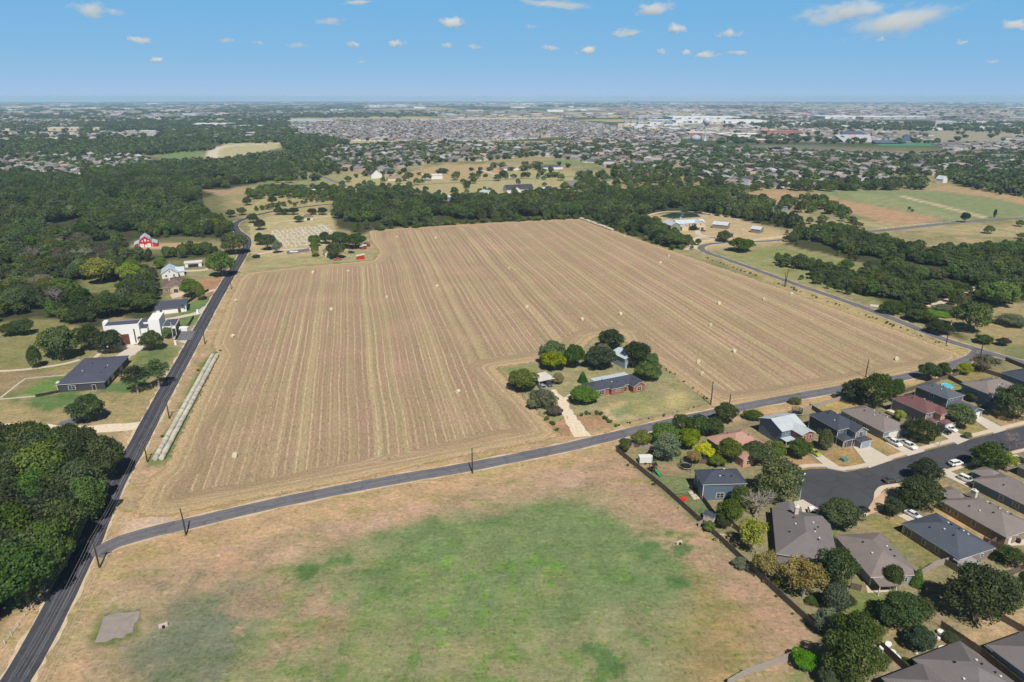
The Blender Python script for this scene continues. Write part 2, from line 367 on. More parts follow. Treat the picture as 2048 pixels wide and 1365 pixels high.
paint([(1250, 252), (1340, 250), (1380, 256), (1280, 259)], (196, 172, 130), 20, 15)
paint([(1350, 246), (1560, 240), (1700, 250), (2120, 250), (2120, 284), (1750, 286), (1560, 282), (1400, 276)], (172, 162, 138), 25, 40, .8)
paint([(1750, 286), (1900, 285), (1900, 291), (1760, 291)], (80, 140, 105), 6)
paint([(1300, 262), (1500, 262), (1500, 270), (1300, 270)], (205, 195, 180), 12, 12, .8)
paint([(1900, 222), (2120, 225), (2120, 232), (1900, 228)], (190, 165, 125), 40, 30, .8)
paint([(1270, 222), (1480, 218), (1480, 222), (1270, 227)], (190, 165, 125), 40, 30, .8)
# ---- subdivision plots (south east) ----
paint([(1236, 902), (1480, 845), (1740, 790), (2060, 715), (2200, 740), (2200, 1460), (1560, 1460), (1636, 1258)], (144, 134, 98), 1, 1)
paint([(1240, 905), (1420, 900), (1400, 1000), (1440, 1070), (1640, 1250), (1630, 1262)], (136, 134, 92), 2, 3, .9)
paint([(1290, 940), (1390, 945), (1410, 1010), (1430, 1060), (1330, 970)], (116, 128, 82), 2, 3, .8)
paint([(1245, 905), (1300, 930), (1350, 925), (1380, 950), (1330, 950), (1280, 935)], (168, 140, 108), 2, 2, .8)
for q, c_ in (([(1550, 940), (1600, 905), (1660, 945), (1600, 960)], (182, 144, 100)), ([(1645, 905), (1700, 895), (1750, 930), (1680, 945), (1650, 930)], (176, 146, 96)), ([(1730, 865), (1760, 870), (1815, 915), (1790, 920), (1740, 890)], (174, 150, 100)),
              ([(1840, 870), (1870, 860), (1912, 880), (1850, 900)], (164, 150, 92)), ([(1905, 850), (1940, 840), (1985, 862), (1945, 875)], (166, 150, 94)), ([(1955, 815), (2060, 830), (2060, 850), (2010, 858)], (182, 154, 104)),
              ([(1626, 800), (1700, 795), (1720, 815), (1650, 835)], (180, 156, 96)), ([(1880, 965), (2060, 1040), (2060, 1062), (1880, 1000)], (178, 148, 100)), ([(1870, 1010), (2010, 1075), (1985, 1090), (1860, 1030)], (192, 158, 108)),
              ([(1720, 1040), (1800, 1035), (1900, 1110), (1870, 1140), (1790, 1080)], (148, 138, 84)), ([(1640, 1075), (1680, 1070), (1740, 1160), (1660, 1110)], (130, 134, 74)), ([(1690, 1180), (1790, 1180), (1860, 1230), (1820, 1310), (1700, 1240)], (158, 138, 96)),
              ([(1990, 1220), (2060, 1180), (2060, 1300), (2000, 1270)], (178, 150, 108)), ([(1880, 1270), (1960, 1230), (2060, 1210), (2060, 1250), (1930, 1310)], (186, 158, 120)), ([(1920, 740), (1990, 735), (2010, 750), (1940, 765)], (152, 136, 84)), ([(1850, 760), (1920, 758), (1925, 785), (1870, 770)], (150, 146, 88))):
    paint(q, c_, 1.5, 1.5, .85)
paint([(1700, 1180), (1780, 1190), (1790, 1250), (1700, 1260)], (104, 124, 62), 2, 2, .8)
paint([(1640, 1070), (1665, 1062), (1670, 1090), (1645, 1095)], (96, 138, 52), 1.5, 1, .9)
# ---- farmhouse plot ----
PLOT = [(1124, 872), (1100, 847), (1040, 783), (997, 737), (1069, 726), (1130, 712), (1165, 700), (1190, 676), (1240, 668), (1262, 700), (1314, 727), (1418, 800), (1424, 812), (1228, 853), (1195, 826), (1130, 838), (1180, 862)]
paint([(1124, 872), (1100, 847), (1040, 783), (997, 737), (1069, 726), (1130, 712), (1165, 700), (1190, 676), (1240, 668), (1262, 700), (1314, 727), (1418, 800), (1424, 812), (1228, 853), (1180, 866)], (156, 148, 106), 1.5, 1)
paint([(1005, 738), (1069, 730), (1085, 745), (1020, 750)], (124, 136, 80), 2, 2, .8)
paint([(1195, 828), (1290, 795), (1400, 800), (1410, 806), (1228, 848)], (166, 158, 104), 2, 2, .8)
paint([(1203, 818), (1250, 802), (1280, 832), (1225, 842)], (196, 174, 132), 1, 1.5, .8)
paint([(1215, 822), (1258, 806), (1272, 826), (1232, 836)], (138, 146, 100), 1, .8, .9)
paint([(1335, 790), (1362, 784), (1392, 804), (1340, 815)], (206, 182, 126), 2, 2, .6)
paint([(1105, 848), (1130, 838), (1148, 868), (1126, 873)], (172, 136, 104), 1, .5)
paint([(1152, 834), (1192, 826), (1226, 852), (1178, 862)], (170, 138, 102), 1, .5)
paint([(1180, 775), (1290, 770), (1310, 800), (1220, 800)], (124, 136, 84), 3, 2, .5)
def attr_mesh(name, X, Y, Z, C, material, extra=None):
    R_, C_ = X.shape; me = bpy.data.meshes.new(name)
    V = np.stack([X, Y, Z], -1).reshape(-1, 3).astype(np.float32)
    idx = np.arange(R_ * C_).reshape(R_, C_)
    F = np.stack([idx[:-1, :-1], idx[:-1, 1:], idx[1:, 1:], idx[1:, :-1]], -1).reshape(-1, 4)
    me.vertices.add(len(V)); me.vertices.foreach_set("co", V.ravel())
    me.loops.add(F.size); me.loops.foreach_set("vertex_index", F.ravel().astype(np.int32))
    me.polygons.add(len(F)); me.polygons.foreach_set("loop_start", np.arange(0, F.size, 4, dtype=np.int32))
    me.update(calc_edges=True)
    if C is not None:
        a = me.color_attributes.new("ground", 'FLOAT_COLOR', 'POINT')
        a.data.foreach_set("color", np.concatenate([C.reshape(-1, 3), np.ones((len(V), 1))], 1).astype(np.float32).ravel())
    for k, v in (extra or {}).items():
        a = me.attributes.new(k, 'FLOAT', 'POINT'); a.data.foreach_set("value", v.ravel().astype(np.float32))
    me.materials.append(material); o = bpy.data.objects.new(name, me); link(o); return o
def f_ground(n, b):
    a = N(n, "ShaderNodeAttribute", attribute_name="ground").outputs["Color"]; p = pos_(n)
    n1 = noise_(n, p, .9, 5, .7); n2 = noise_(n, p, .12, 5, .65); n3 = noise_(n, p, 4.0, 2, .6)
    k = math_(n, 'ADD', math_(n, 'MULTIPLY', n1, .5), math_(n, 'ADD', math_(n, 'MULTIPLY', n2, .45), math_(n, 'MULTIPLY', n3, .35)))
    k = math_(n, 'ADD', math_(n, 'MULTIPLY', math_(n, 'SUBTRACT', k, .65), 2.3), 1.0)
    c = mix_(n, 1.0, a, mixc(n, k), 'MULTIPLY')
    # sward: green tufts, straw and pinkish dry patches, streaked along the mowing direction
    mp = N(n, "ShaderNodeMapping"); mp.inputs["Rotation"].default_value = (0, 0, math.radians(-24)); mp.inputs["Scale"].default_value = (.35, 1, 1); n.links.new(p, mp.inputs[0]); q = mp.outputs[0]
    cm = lambda lo, hi, sc, det, kk, colr, cc, vv=None, dist=0: mix_(n, math_(n, 'MULTIPLY', ramp_(n, noise_(n, vv or p, sc, det, .72, dist=dist), lo, hi), kk), cc, mix_(n, 1.0, cc, colr, 'MULTIPLY'))
    c = cm(.50, .66, .06, 6, .55, (1.13, .93, .92), c); c = cm(.50, .62, .16, 7, .8, (.74, .90, .62), c, q); c = cm(.54, .64, .5, 6, .8, (.62, .78, .52), c)
    c = cm(.54, .68, .3, 6, .7, (1.36, 1.24, 1.2), c, q, 1.0); c = cm(.55, .66, 1.1, 4, .85, (.55, .58, .5), c); c = cm(.56, .66, .9, 4, .8, (1.42, 1.36, 1.3), c, q)
    n.links.new(c, b.inputs["Base Color"]); b.inputs["Roughness"].default_value = .95; b.inputs["Specular IOR Level"].default_value = .1
    bp = N(n, "ShaderNodeBump"); bp.inputs["Strength"].default_value = .5; bp.inputs["Distance"].default_value = .3
    n.links.new(n1, bp.inputs["Height"]); n.links.new(bp.outputs[0], b.inputs["Normal"])
M_ground = mat("ground_grass", f_ground)
g = attr_mesh("ground", Xg, Yg, np.where(np.hypot(Xg, Yg) > 1500, curv(Xg, Yg) - curv(1500, 0), 0), col, M_ground); g['kind'] = 'structure'

# ================= hay field =================
FIELD = [(268, 1030), (300, 960), (330, 940), (372, 850), (438, 712), (425, 690), (452, 620), (478, 562), (492, 547), (600, 534), (700, 526), (748, 521), (760, 505), (742, 480), (738, 463), (800, 457), (960, 448), (1160, 437),
         (1230, 463), (1330, 498), (1400, 522), (1500, 556), (1600, 592), (1700, 629), (1800, 664), (1880, 694), (1925, 712), (1932, 722), (1880, 737), (1700, 772), (1560, 798), (1432, 818), (1422, 806), (1314, 726), (1262, 698), (1242, 666),
         (1190, 674), (1163, 698), (1130, 710), (1069, 724), (990, 736), (1036, 785), (1098, 850), (1118, 873), (945, 908), (700, 960), (480, 1003), (330, 1032)]
FW = [(p[0], p[1]) for p in GP(FIELD)]
gx = np.arange(min(p[0] for p in FW) - 4, max(p[0] for p in FW) + 6, 3.0); gy = np.arange(min(p[1] for p in FW) - 4, max(p[1] for p in FW) + 6, 3.0)
YY, XX = np.meshgrid(gy, gx, indexing='ij'); D = -sdf(FW, XX, YY)
keep = D > -4.5
idx = -np.ones(XX.shape, int); kk = keep[:-1, :-1] & keep[1:, :-1] & keep[:-1, 1:] & keep[1:, 1:]
use = np.zeros(XX.shape, bool); use[:-1, :-1] |= kk; use[1:, :-1] |= kk; use[:-1, 1:] |= kk; use[1:, 1:] |= kk
idx[use] = np.arange(use.sum()); r, c = np.where(kk)
F = np.stack([idx[r, c], idx[r, c + 1], idx[r + 1, c + 1], idx[r + 1, c]], 1)
me = bpy.data.meshes.new("hay_field"); me.from_pydata(np.stack([XX[use], YY[use], np.full(use.sum(), .05)], 1).tolist(), [], F.tolist()); me.update()
a = me.attributes.new("edge", 'FLOAT', 'POINT'); a.data.foreach_set("value", D[use].astype(np.float32))
def f_field(n, b):
    p = pos_(n); e = N(n, "ShaderNodeAttribute", attribute_name="edge").outputs["Fac"]
    sx = N(n, "ShaderNodeSeparateXYZ"); n.links.new(p, sx.inputs[0]); S = lambda a_, b_: math_(n, 'SUBTRACT', a_, b_)
    mul = lambda a_, b_: math_(n, 'MULTIPLY', a_, b_); add = lambda a_, b_: math_(n, 'ADD', a_, b_)
    A = math.radians(-12.9); u = add(mul(sx.outputs[0], math.cos(A)), mul(sx.outputs[1], -math.sin(A))); v = add(mul(sx.outputs[0], math.sin(A)), mul(sx.outputs[1], math.cos(A)))
    en = add(e, mul(S(noise_(n, p, .04, 2), .5), 8)); hd = ramp_(n, en, 7, 11)                      # 0 headland, 1 rows
    wob = mul(S(noise_(n, p, .010, 2, .5), .5), 4.0); wob = add(wob, mul(S(noise_(n, p, .09, 2, .5), .5), .6))
    s_ = add(wob, add(mul(u, hd), mul(e, S(1.0, hd))))
    cb = n.nodes.new("ShaderNodeCombineXYZ"); n.links.new(mul(s_, 1.0), cb.inputs[0]); n.links.new(mul(v, .22), cb.inputs[1]); sv = cb.outputs[0]   # stretched along the rows
    fine = noise_(n, p, 1.3, 5, .8); grain = noise_(n, sv, 1.6, 4, .75); brk = noise_(n, sv, .11, 4, .6); patch = noise_(n, p, .016, 4, .6)
    bands = noise_(n, None, .15, 2, .55, w=s_); fib = noise_(n, None, .95, 3, .7, w=s_)
    base = mix_(n, ramp_(n, brk, .35, .65), alb((168, 137, 118)), alb((156, 134, 108)))
    t = ramp_(n, add(bands, add(mul(S(fib, .5), .55), mul(S(brk, .5), .35))), .47, .62)           # pale green straw swaths
    c = mix_(n, mul(t, .72), base, alb((186, 168, 130)))
    t2 = ramp_(n, add(noise_(n, None, .31, 2, .6, w=add(s_, 40.0)), mul(S(brk, .5), .5)), .56, .72); c = mix_(n, mul(t2, .42), c, alb((142, 132, 98)))
    fr = math_(n, 'FRACT', math_(n, 'DIVIDE', s_, 3.25)); l1 = ramp_(n, math_(n, 'ABSOLUTE', S(fr, .5)), .13, .05)   # thin pale wheel rows
    l1 = mul(l1, ramp_(n, add(mul(grain, .5), mul(noise_(n, sv, .05, 3, .6), .8)), .48, .78)); c = mix_(n, mul(l1, .9), c, alb((210, 182, 152)))
    pt = ramp_(n, patch, .36, .64); c = mix_(n, mul(pt, .32), c, alb((150, 142, 104))); c = mix_(n, mul(ramp_(n, noise_(n, p, .03, 3, .6), .5, .7), .3), c, alb((198, 160, 140)))
    c = mix_(n, mul(S(1.0, hd), .25), c, alb((190, 162, 128)))
    c = mix_(n, ramp_(n, e, 4.0, .5), c, alb((188, 162, 126)))
    k = add(mul(S(fine, .5), 1.9), add(mul(S(grain, .5), 1.3), 1.02)); c = mix_(n, 1.0, c, mixc(n, k), 'MULTIPLY')
    n.links.new(c, b.inputs["Base Color"]); b.inputs["Roughness"].default_value = .95; b.inputs["Specular IOR Level"].default_value = .1
    bp = N(n, "ShaderNodeBump"); bp.inputs["Strength"].default_value = .7; bp.inputs["Distance"].default_value = .3
    n.links.new(add(fine, fib), bp.inputs["Height"]); n.links.new(bp.outputs[0], b.inputs["Normal"])
    # ragged edge into the verge
    al = ramp_(n, math_(n, 'ADD', e, math_(n, 'MULTIPLY', math_(n, 'SUBTRACT', noise_(n, p, .35, 5, .7), .5), 7)), -1.0, .5)
    n.links.new(al, b.inputs["Alpha"])
me.materials.append(mat("mown_hay", f_field)); o = bpy.data.objects.new("hay_field", me); link(o); o['kind'] = 'structure'

# ================= roads =================
def f_asph(c, v=.18, streaky=True):
    def f(n, b):
        p = pos_(n); k = math_(n, 'MULTIPLY_ADD', noise_(n, p, .25, 6, .7), 2 * v, 1 - v)
        f2 = math_(n, 'MULTIPLY_ADD', noise_(n, p, 3.0, 3, .6), .3, .85)
        c_ = mix_(n, 1.0, tuple(c), mixc(n, math_(n, 'MULTIPLY', k, f2)), 'MULTIPLY'); n.links.new(c_, b.inputs["Base Color"])
        vo = n.nodes.new("ShaderNodeTexVoronoi"); vo.feature = 'DISTANCE_TO_EDGE'; vo.inputs["Scale"].default_value = .11; wv = N(n, "ShaderNodeVectorMath", operation='MULTIPLY_ADD'); n.links.new(noise_(n, p, .35, 4, .6, out="Color"), wv.inputs[0]); wv.inputs[1].default_value = (5, 5, 0); n.links.new(p, wv.inputs[2]); n.links.new(wv.outputs[0], vo.inputs["Vector"])
        ck = ramp_(n, vo.outputs["Distance"], .012, .03); pa = ramp_(n, noise_(n, p, .07, 2, .5), .56, .58)
        c_ = mix_(n, 1.0, c_, mixc(n, math_(n, 'MULTIPLY', math_(n, 'MULTIPLY_ADD', ck, .22, .78), math_(n, 'MULTIPLY_ADD', pa, -.10, 1.0))), 'MULTIPLY'); n.links.new(c_, b.inputs["Base Color"])
        b.inputs["Roughness"].default_value = .88; b.inputs["Specular IOR Level"].default_value = .25
    return f
M_asph_dark = mat("dark_asphalt", f_asph(alb((74, 74, 82)))); M_asph_grey = mat("grey_asphalt", f_asph(alb((118, 116, 121)), .14)); M_asph_new = mat("new_asphalt", f_asph(alb((78, 79, 85)), .22))
M_track = mat("worn_track", f_asph(alb((92, 92, 98)), .3))
M_gravel = basic("pale_gravel", alb((206, 186, 158)), .95, .35, .8); M_gravelw = basic("white_caliche_gravel", alb((226, 208, 184)), .95, .35, .9); M_conc = basic("concrete", alb((206, 194, 180)), .9, .12, .5); M_conc_p = basic("pink_concrete", alb((212, 192, 174)), .9, .14, .4)
M_paint = basic("road_paint", alb((200, 196, 186)), .7, .2, 2.0)
WEST = [(-22, 1460), (30, 1365), (68, 1300), (110, 1222), (145, 1150), (178, 1088), (222, 985), (270, 900), (325, 795), (375, 705), (415, 630), (448, 572), (480, 520), (494, 492), (492, 476), (474, 462), (470, 450), (482, 441), (515, 430), (560, 421), (620, 413), (680, 407)]
ribbon("road_shoulder", WEST, 7.3, .03, M_gravel, .6, 2); ribbon("road", WEST, 6.1, .06, M_asph_dark, .12, 4)
MID = [(188, 1114), (208, 1099), (240, 1083), (320, 1060), (380, 1047), (560, 1005), (760, 965), (945, 933), (1100, 902), (1180, 884), (1300, 855), (1430, 826), (1560, 800), (1700, 775), (1820, 752), (1900, 732), (1945, 715), (1958, 703)]
ribbon("road_shoulder", MID, 6.7, .034, M_gravel, .5, 3); ribbon("road", MID, 5.5, .064, M_asph_grey, .15, 4)
EAST = [(2150, 740), (2060, 728), (1990, 710), (1935, 694), (1880, 676), (1780, 636), (1700, 606), (1600, 572), (1520, 543), (1450, 518), (1415, 506), (1402, 497), (1412, 490), (1450, 486), (1530, 483), (1565, 480)]
ribbon("road_shoulder", EAST, 6.7, .038, M_gravel, .5, 3); ribbon("road", EAST, 5.5, .068, M_asph_grey, .15, 4)
ribbon("road", [(1620, 482), (1700, 468), (1800, 458), (1900, 447), (1990, 440), (2120, 433)], 7, .05, M_asph_grey, .2, 6)
for off in (-1.3, 1.3): ribbon("wheel_track", WEST, .6, .07, M_track, .1, 4, off=off)
M_track2 = mat("worn_track_grey", f_asph(alb((108, 106, 111)), .22))
for off in (-1.2, 1.2): ribbon("wheel_track", MID, .7, .074, M_track2, .12, 4, off=off); ribbon("wheel_track", EAST, .7, .078, M_track2, .12, 4, off=off)
ribbon("farm_driveway", [(1165, 874), (1158, 862), (1146, 845), (1132, 822), (1124, 803), (1112, 792), (1104, 780)], (5.6, 3.0), .07, M_gravelw, .35, 1.6)
ribbon("farm_driveway", [(1124, 800), (1136, 796), (1146, 789)], 2.6, .074, M_gravelw, .3, 2)
ribbon("driveway", [(-60, 862), (60, 858), (130, 862), (200, 858), (250, 855), (292, 848)], (9, 6.5), .05, M_gravelw, .8, 3)
ribbon("driveway", [(125, 852), (145, 843), (175, 840)], 6, .056, M_asph_grey, .3, 2)
ribbon("driveway", [(255, 712), (262, 700), (250, 690)], (6, 6), .05, M_conc, .1, 3)
ribbon("driveway", [(190, 716), (222, 690), (262, 672), (300, 655), (345, 648)], 2.0, .05, M_conc, .1, 3)
ribbon("driveway", [(232, 728), (248, 712), (268, 700), (285, 692)], 7, .054, M_conc, .1, 3)
ribbon("driveway", [(330, 640), (372, 632), (398, 626), (422, 612)], (3.5, 7), .05, M_conc, .1, 2)
ribbon("driveway", [(322, 668), (350, 672), (365, 680), (378, 685), (393, 680)], 4.5, .05, M_conc, .2, 2)
sheet("asphalt_apron", [(345, 663), (393, 662), (385, 680), (355, 682)], .064, M_asph_grey)
ribbon("driveway", [(345, 588), (385, 592), (415, 584), (440, 578)], 4, .05, M_conc, .2, 3)
ribbon("driveway", [(365, 543), (410, 540), (440, 530), (462, 524)], 5, .05, M_conc_p, .3, 3)
ribbon("garden_path", [(-60, 744), (20, 742), (80, 736), (130, 728), (160, 720)], 2.2, .05, M_conc_p, .1, 4)
ribbon("garden_path", [(0, 799), (60, 794), (120, 786)], 1.0, .056, M_conc, 0, 4)
ribbon("garden_path", [(0, 797), (45, 762), (60, 757), (130, 751)], .8, .06, M_conc, 0, 4)
ribbon("cemetery_road", [(505, 512), (540, 504), (580, 499), (640, 498)], 4.5, .05, M_conc_p, .3, 4)
sheet("parking_pad", [(572, 503), (618, 497), (620, 503), (575, 509)], .06, M_asph_grey)
ribbon("cemetery_road", [(497, 452), (530, 447), (600, 440), (664, 432)], 3, .05, M_conc_p, .3, 4)
ribbon("estate_wall_road", [(1372, 500), (1400, 492), (1440, 488), (1470, 486)], 5, .055, M_conc, .2, 3)
ribbon("driveway", [(1395, 498), (1380, 492), (1400, 475), (1440, 478), (1400, 470), (1395, 462)], 5, .05, M_conc, .2, 3)
ribbon("pond_track", [(1290, 432), (1330, 424), (1390, 424), (1440, 432), (1480, 440)], 4, .05, M_conc_p, .3, 4)
ribbon("ranch_road", [(640, 352), (665, 362), (690, 372), (660, 378), (600, 384), (560, 388)], 6, .05, M_asph_grey, .2, 4)
ribbon("ranch_road", [(700, 378), (820, 371), (900, 366), (1000, 360), (1080, 356), (1180, 352)], 6, .05, M_asph_grey, .2, 6)
ribbon("ranch_drive", [(955, 338), (980, 346), (1030, 358)], 6, .05, M_conc, .2, 6)
ribbon("creek_bed", [(1850, 615), (1900, 600), (1940, 580), (1965, 572)], 4, .05, M_conc_p, .6, 3)
ribbon("driveway", [(1758, 613), (1740, 611)], 5, .072, M_conc, .1, 2)
# cul-de-sac street, kerb, pavement and drives
ST = [G(1680, 985), G(1730, 962), G(1800, 935), G(1900, 903), G(2000, 877), G(2110, 852)]
K = [(1588, 945), (1620, 938), (1655, 938), (1690, 945), (1735, 937), (1790, 920), (1860, 900), (1950, 877), (2060, 850), (2140, 832), (2190, 865), (2060, 893), (1990, 910), (1920, 930), (1860, 948), (1800, 966), (1762, 972), (1748, 985), (1746, 1000), (1735, 1018), (1715, 1030), (1680, 1035), (1640, 1020), (1600, 1000), (1588, 975)]
o = sheet("street", [(p[0], p[1]) for p in K], .05, M_asph_new)
north = [(1575, 948), (1588, 941), (1620, 935), (1655, 935), (1690, 941), (1735, 934), (1790, 917), (1860, 897), (1950, 874), (2060, 847), (2140, 829)]
ribbon("pavement", north, 1.9, .15, M_conc_p, 0, 2, off=.9)
kb = catmull(GP(north), 2); mb = MB()
for i in range(len(kb) - 1):
    a_, b_ = kb[i], kb[i + 1]; mb.face([(a_.x, a_.y, .05), (b_.x, b_.y, .05), (b_.x, b_.y, .15), (a_.x, a_.y, .15)]); d = (b_ - a_).normalized(); nn = Vector((-d.y, d.x, 0)) * .3
    mb.face([(a_.x, a_.y, .153), (b_.x, b_.y, .153), (b_.x + nn.x, b_.y + nn.y, .153), (a_.x + nn.x, a_.y + nn.y, .153)])
tag(mb.build("kerb", M_conc), kind='structure')
south = [(1795, 968), (1762, 973), (1749, 985), (1747, 1000), (1736, 1018), (1716, 1031), (1700, 1036)]
ribbon("pavement", south, 1.6, .15, M_conc_p, 0, 1, off=.8)
ribbon("pavement", [(2190, 862), (2060, 895), (1990, 912), (1920, 932), (1870, 947)], 1.4, .15, M_conc_p, 0, 2, off=.7)
for q in ([(1617, 905), (1632, 903), (1692, 943), (1655, 937)], [(1706, 894), (1733, 890), (1785, 920), (1738, 937)], [(1770, 886), (1812, 877), (1850, 903), (1816, 913)], [(1868, 862), (1895, 853), (1938, 880), (1915, 890)], [(1935, 832), (1952, 828), (2012, 860), (1988, 868)],
          [(1588, 1005), (1605, 1000), (1640, 1020), (1628, 1045), (1590, 1020)], [(1872, 944), (1890, 938), (1950, 968), (1935, 975)], [(1795, 1032), (1812, 1028), (1870, 1040), (1850, 1052), (1830, 1052)], [(2015, 915), (2032, 910), (2060, 925), (2060, 945)]):
    sheet("driveway", q, .155, M_conc, thick=.16)
sheet("patio", [(1531, 1182 - 20), (1531, 1162), (1532, 1162)], .04, M_conc) if False else None
sheet("grass_island", [(1748, 1000), (1760, 990), (1775, 978), (1790, 975), (1800, 990), (1780, 1005), (1762, 1022), (1740, 1030), (1735, 1026)], .152, basic("verge_soil", alb((200, 168, 138)), .95, .2, .7))
def f_slab(n, b):
    p = pos_(n); vo = n.nodes.new("ShaderNodeTexVoronoi"); vo.feature = 'DISTANCE_TO_EDGE'; vo.inputs["Scale"].default_value = .28; n.links.new(noise_(n, p, .8, 3, out="Color"), vo.inputs["Vector"]) if False else n.links.new(p, vo.inputs["Vector"])
    ck = ramp_(n, math_(n, 'ADD', vo.outputs["Distance"], math_(n, 'MULTIPLY', noise_(n, p, 1.5, 4, .7), .10)), .012, .035); k = math_(n, 'MULTIPLY_ADD', noise_(n, p, .6, 6, .75), .9, .55)
    c = mix_(n, ck, alb((112, 106, 88)), mix_(n, 1.0, alb((152, 142, 136)), mixc(n, k), 'MULTIPLY')); n.links.new(c, b.inputs["Base Color"]); b.inputs["Roughness"].default_value = .95
M_slab = mat("cracked_slab", f_slab)
sheet("old_slab", [(207, 1235), (222, 1231), (238, 1226), (252, 1227), (281, 1223), (277, 1240), (268, 1250), (266, 1264), (254, 1268), (246, 1277), (230, 1276), (214, 1284), (190, 1286), (197, 1268), (201, 1256)], .12, M_slab, thick=.12)
sheet("water", [(1318, 433), (1345, 426), (1392, 428), (1402, 434), (1345, 438)], .07, mat("pond_water", lambda n, b: (b.inputs["Base Color"].__setattr__('default_value', (.03, .05, .035, 1)), b.inputs["Roughness"].__setattr__('default_value', .08))))
# ================= haze =================
hz = MB().box(-42000, -300, -260, 42000, 45000, 118).build("haze", []); hz.data.materials.clear()
mh = bpy.data.materials.new("haze_air"); mh.use_nodes = True; n = mh.node_tree; n.nodes.remove(n.nodes["Principled BSDF"])
pv = n.nodes.new("ShaderNodeVolumePrincipled"); pv.inputs["Color"].default_value = (.52, .75, 1.0, 1); pv.inputs["Density"].default_value = 0.000066; pv.inputs["Anisotropy"].default_value = -0.12
n.links.new(pv.outputs[0], n.nodes["Material Output"].inputs["Volume"]); hz.data.materials.append(mh); hz['kind'] = 'stuff'; hz['label'] = 'thin blue summer haze over the plain'
# ================= vegetation =================
def f_leaf(n, b):
    oi = n.nodes.new("ShaderNodeObjectInfo"); tint = N(n, "ShaderNodeAttribute", attribute_name="tint").outputs["Fac"]
    inst = N(n, "ShaderNodeAttribute", attribute_name="woods").outputs["Fac"]
    rnd = oi.outputs["Random"]; hs = n.nodes.new("ShaderNodeHueSaturation"); n.links.new(oi.outputs["Color"], hs.inputs["Color"])
    n.links.new(math_(n, 'MULTIPLY_ADD', rnd, .032, .486), hs.inputs["Hue"])
    n.links.new(math_(n, 'MULTIPLY_ADD', math_(n, 'FRACT', math_(n, 'MULTIPLY', rnd, 7.3)), .5, .95), hs.inputs["Saturation"])
    n.links.new(math_(n, 'MULTIPLY_ADD', math_(n, 'FRACT', math_(n, 'MULTIPLY', rnd, 13.7)), .95, .75), hs.inputs["Value"])
    k = math_(n, 'MULTIPLY_ADD', tint, 1.25, .36); zn = noise_(n, pos_(n), .022, 2, .5); k = math_(n, 'MULTIPLY', k, math_(n, 'MULTIPLY_ADD', zn, .8, .6)); c = mix_(n, 1.0, hs.outputs[0], mixc(n, k), 'MULTIPLY')
    c = mix_(n, math_(n, 'MULTIPLY', ramp_(n, tint, .8, 1.0), .35), c, mix_(n, 1.0, c, (1.7, 1.5, 1.0), 'MULTIPLY'))
    c = mix_(n, math_(n, 'MULTIPLY', ramp_(n, noise_(n, pos_(n), .035, 2, .5), .50, .60), .5), c, mix_(n, 1.0, c, (1.35, 1.15, .9), 'MULTIPLY'))
    n.links.new(c, b.inputs["Base Color"]); b.inputs["Roughness"].default_value = .6; b.inputs["Specular IOR Level"].default_value = .25
    tr = n.nodes.new("ShaderNodeBsdfTranslucent"); n.links.new(mix_(n, 1.0, c, (1.0, 1.15, .55), 'MULTIPLY'), tr.inputs[0])
    mx = n.nodes.new("ShaderNodeMixShader"); mx.inputs[0].default_value = .22; n.links.new(b.outputs[0], mx.inputs[1]); n.links.new(tr.outputs[0], mx.inputs[2])
    n.links.new(mx.outputs[0], n.nodes["Material Output"].inputs[0])
M_leaf = mat("foliage", f_leaf)
M_bark = basic("bark", (.14, .11, .085), .95, .3, 1.5, .1); M_barkpale = basic("pale_bark", (.30, .27, .23), .95, .25, 1.5, .1)
M_twig = basic("dry_twigs", (.27, .22, .215), .95, .25, 2, .1)
def unit(v): return v / np.maximum(np.linalg.norm(v, axis=-1, keepdims=True), 1e-9)
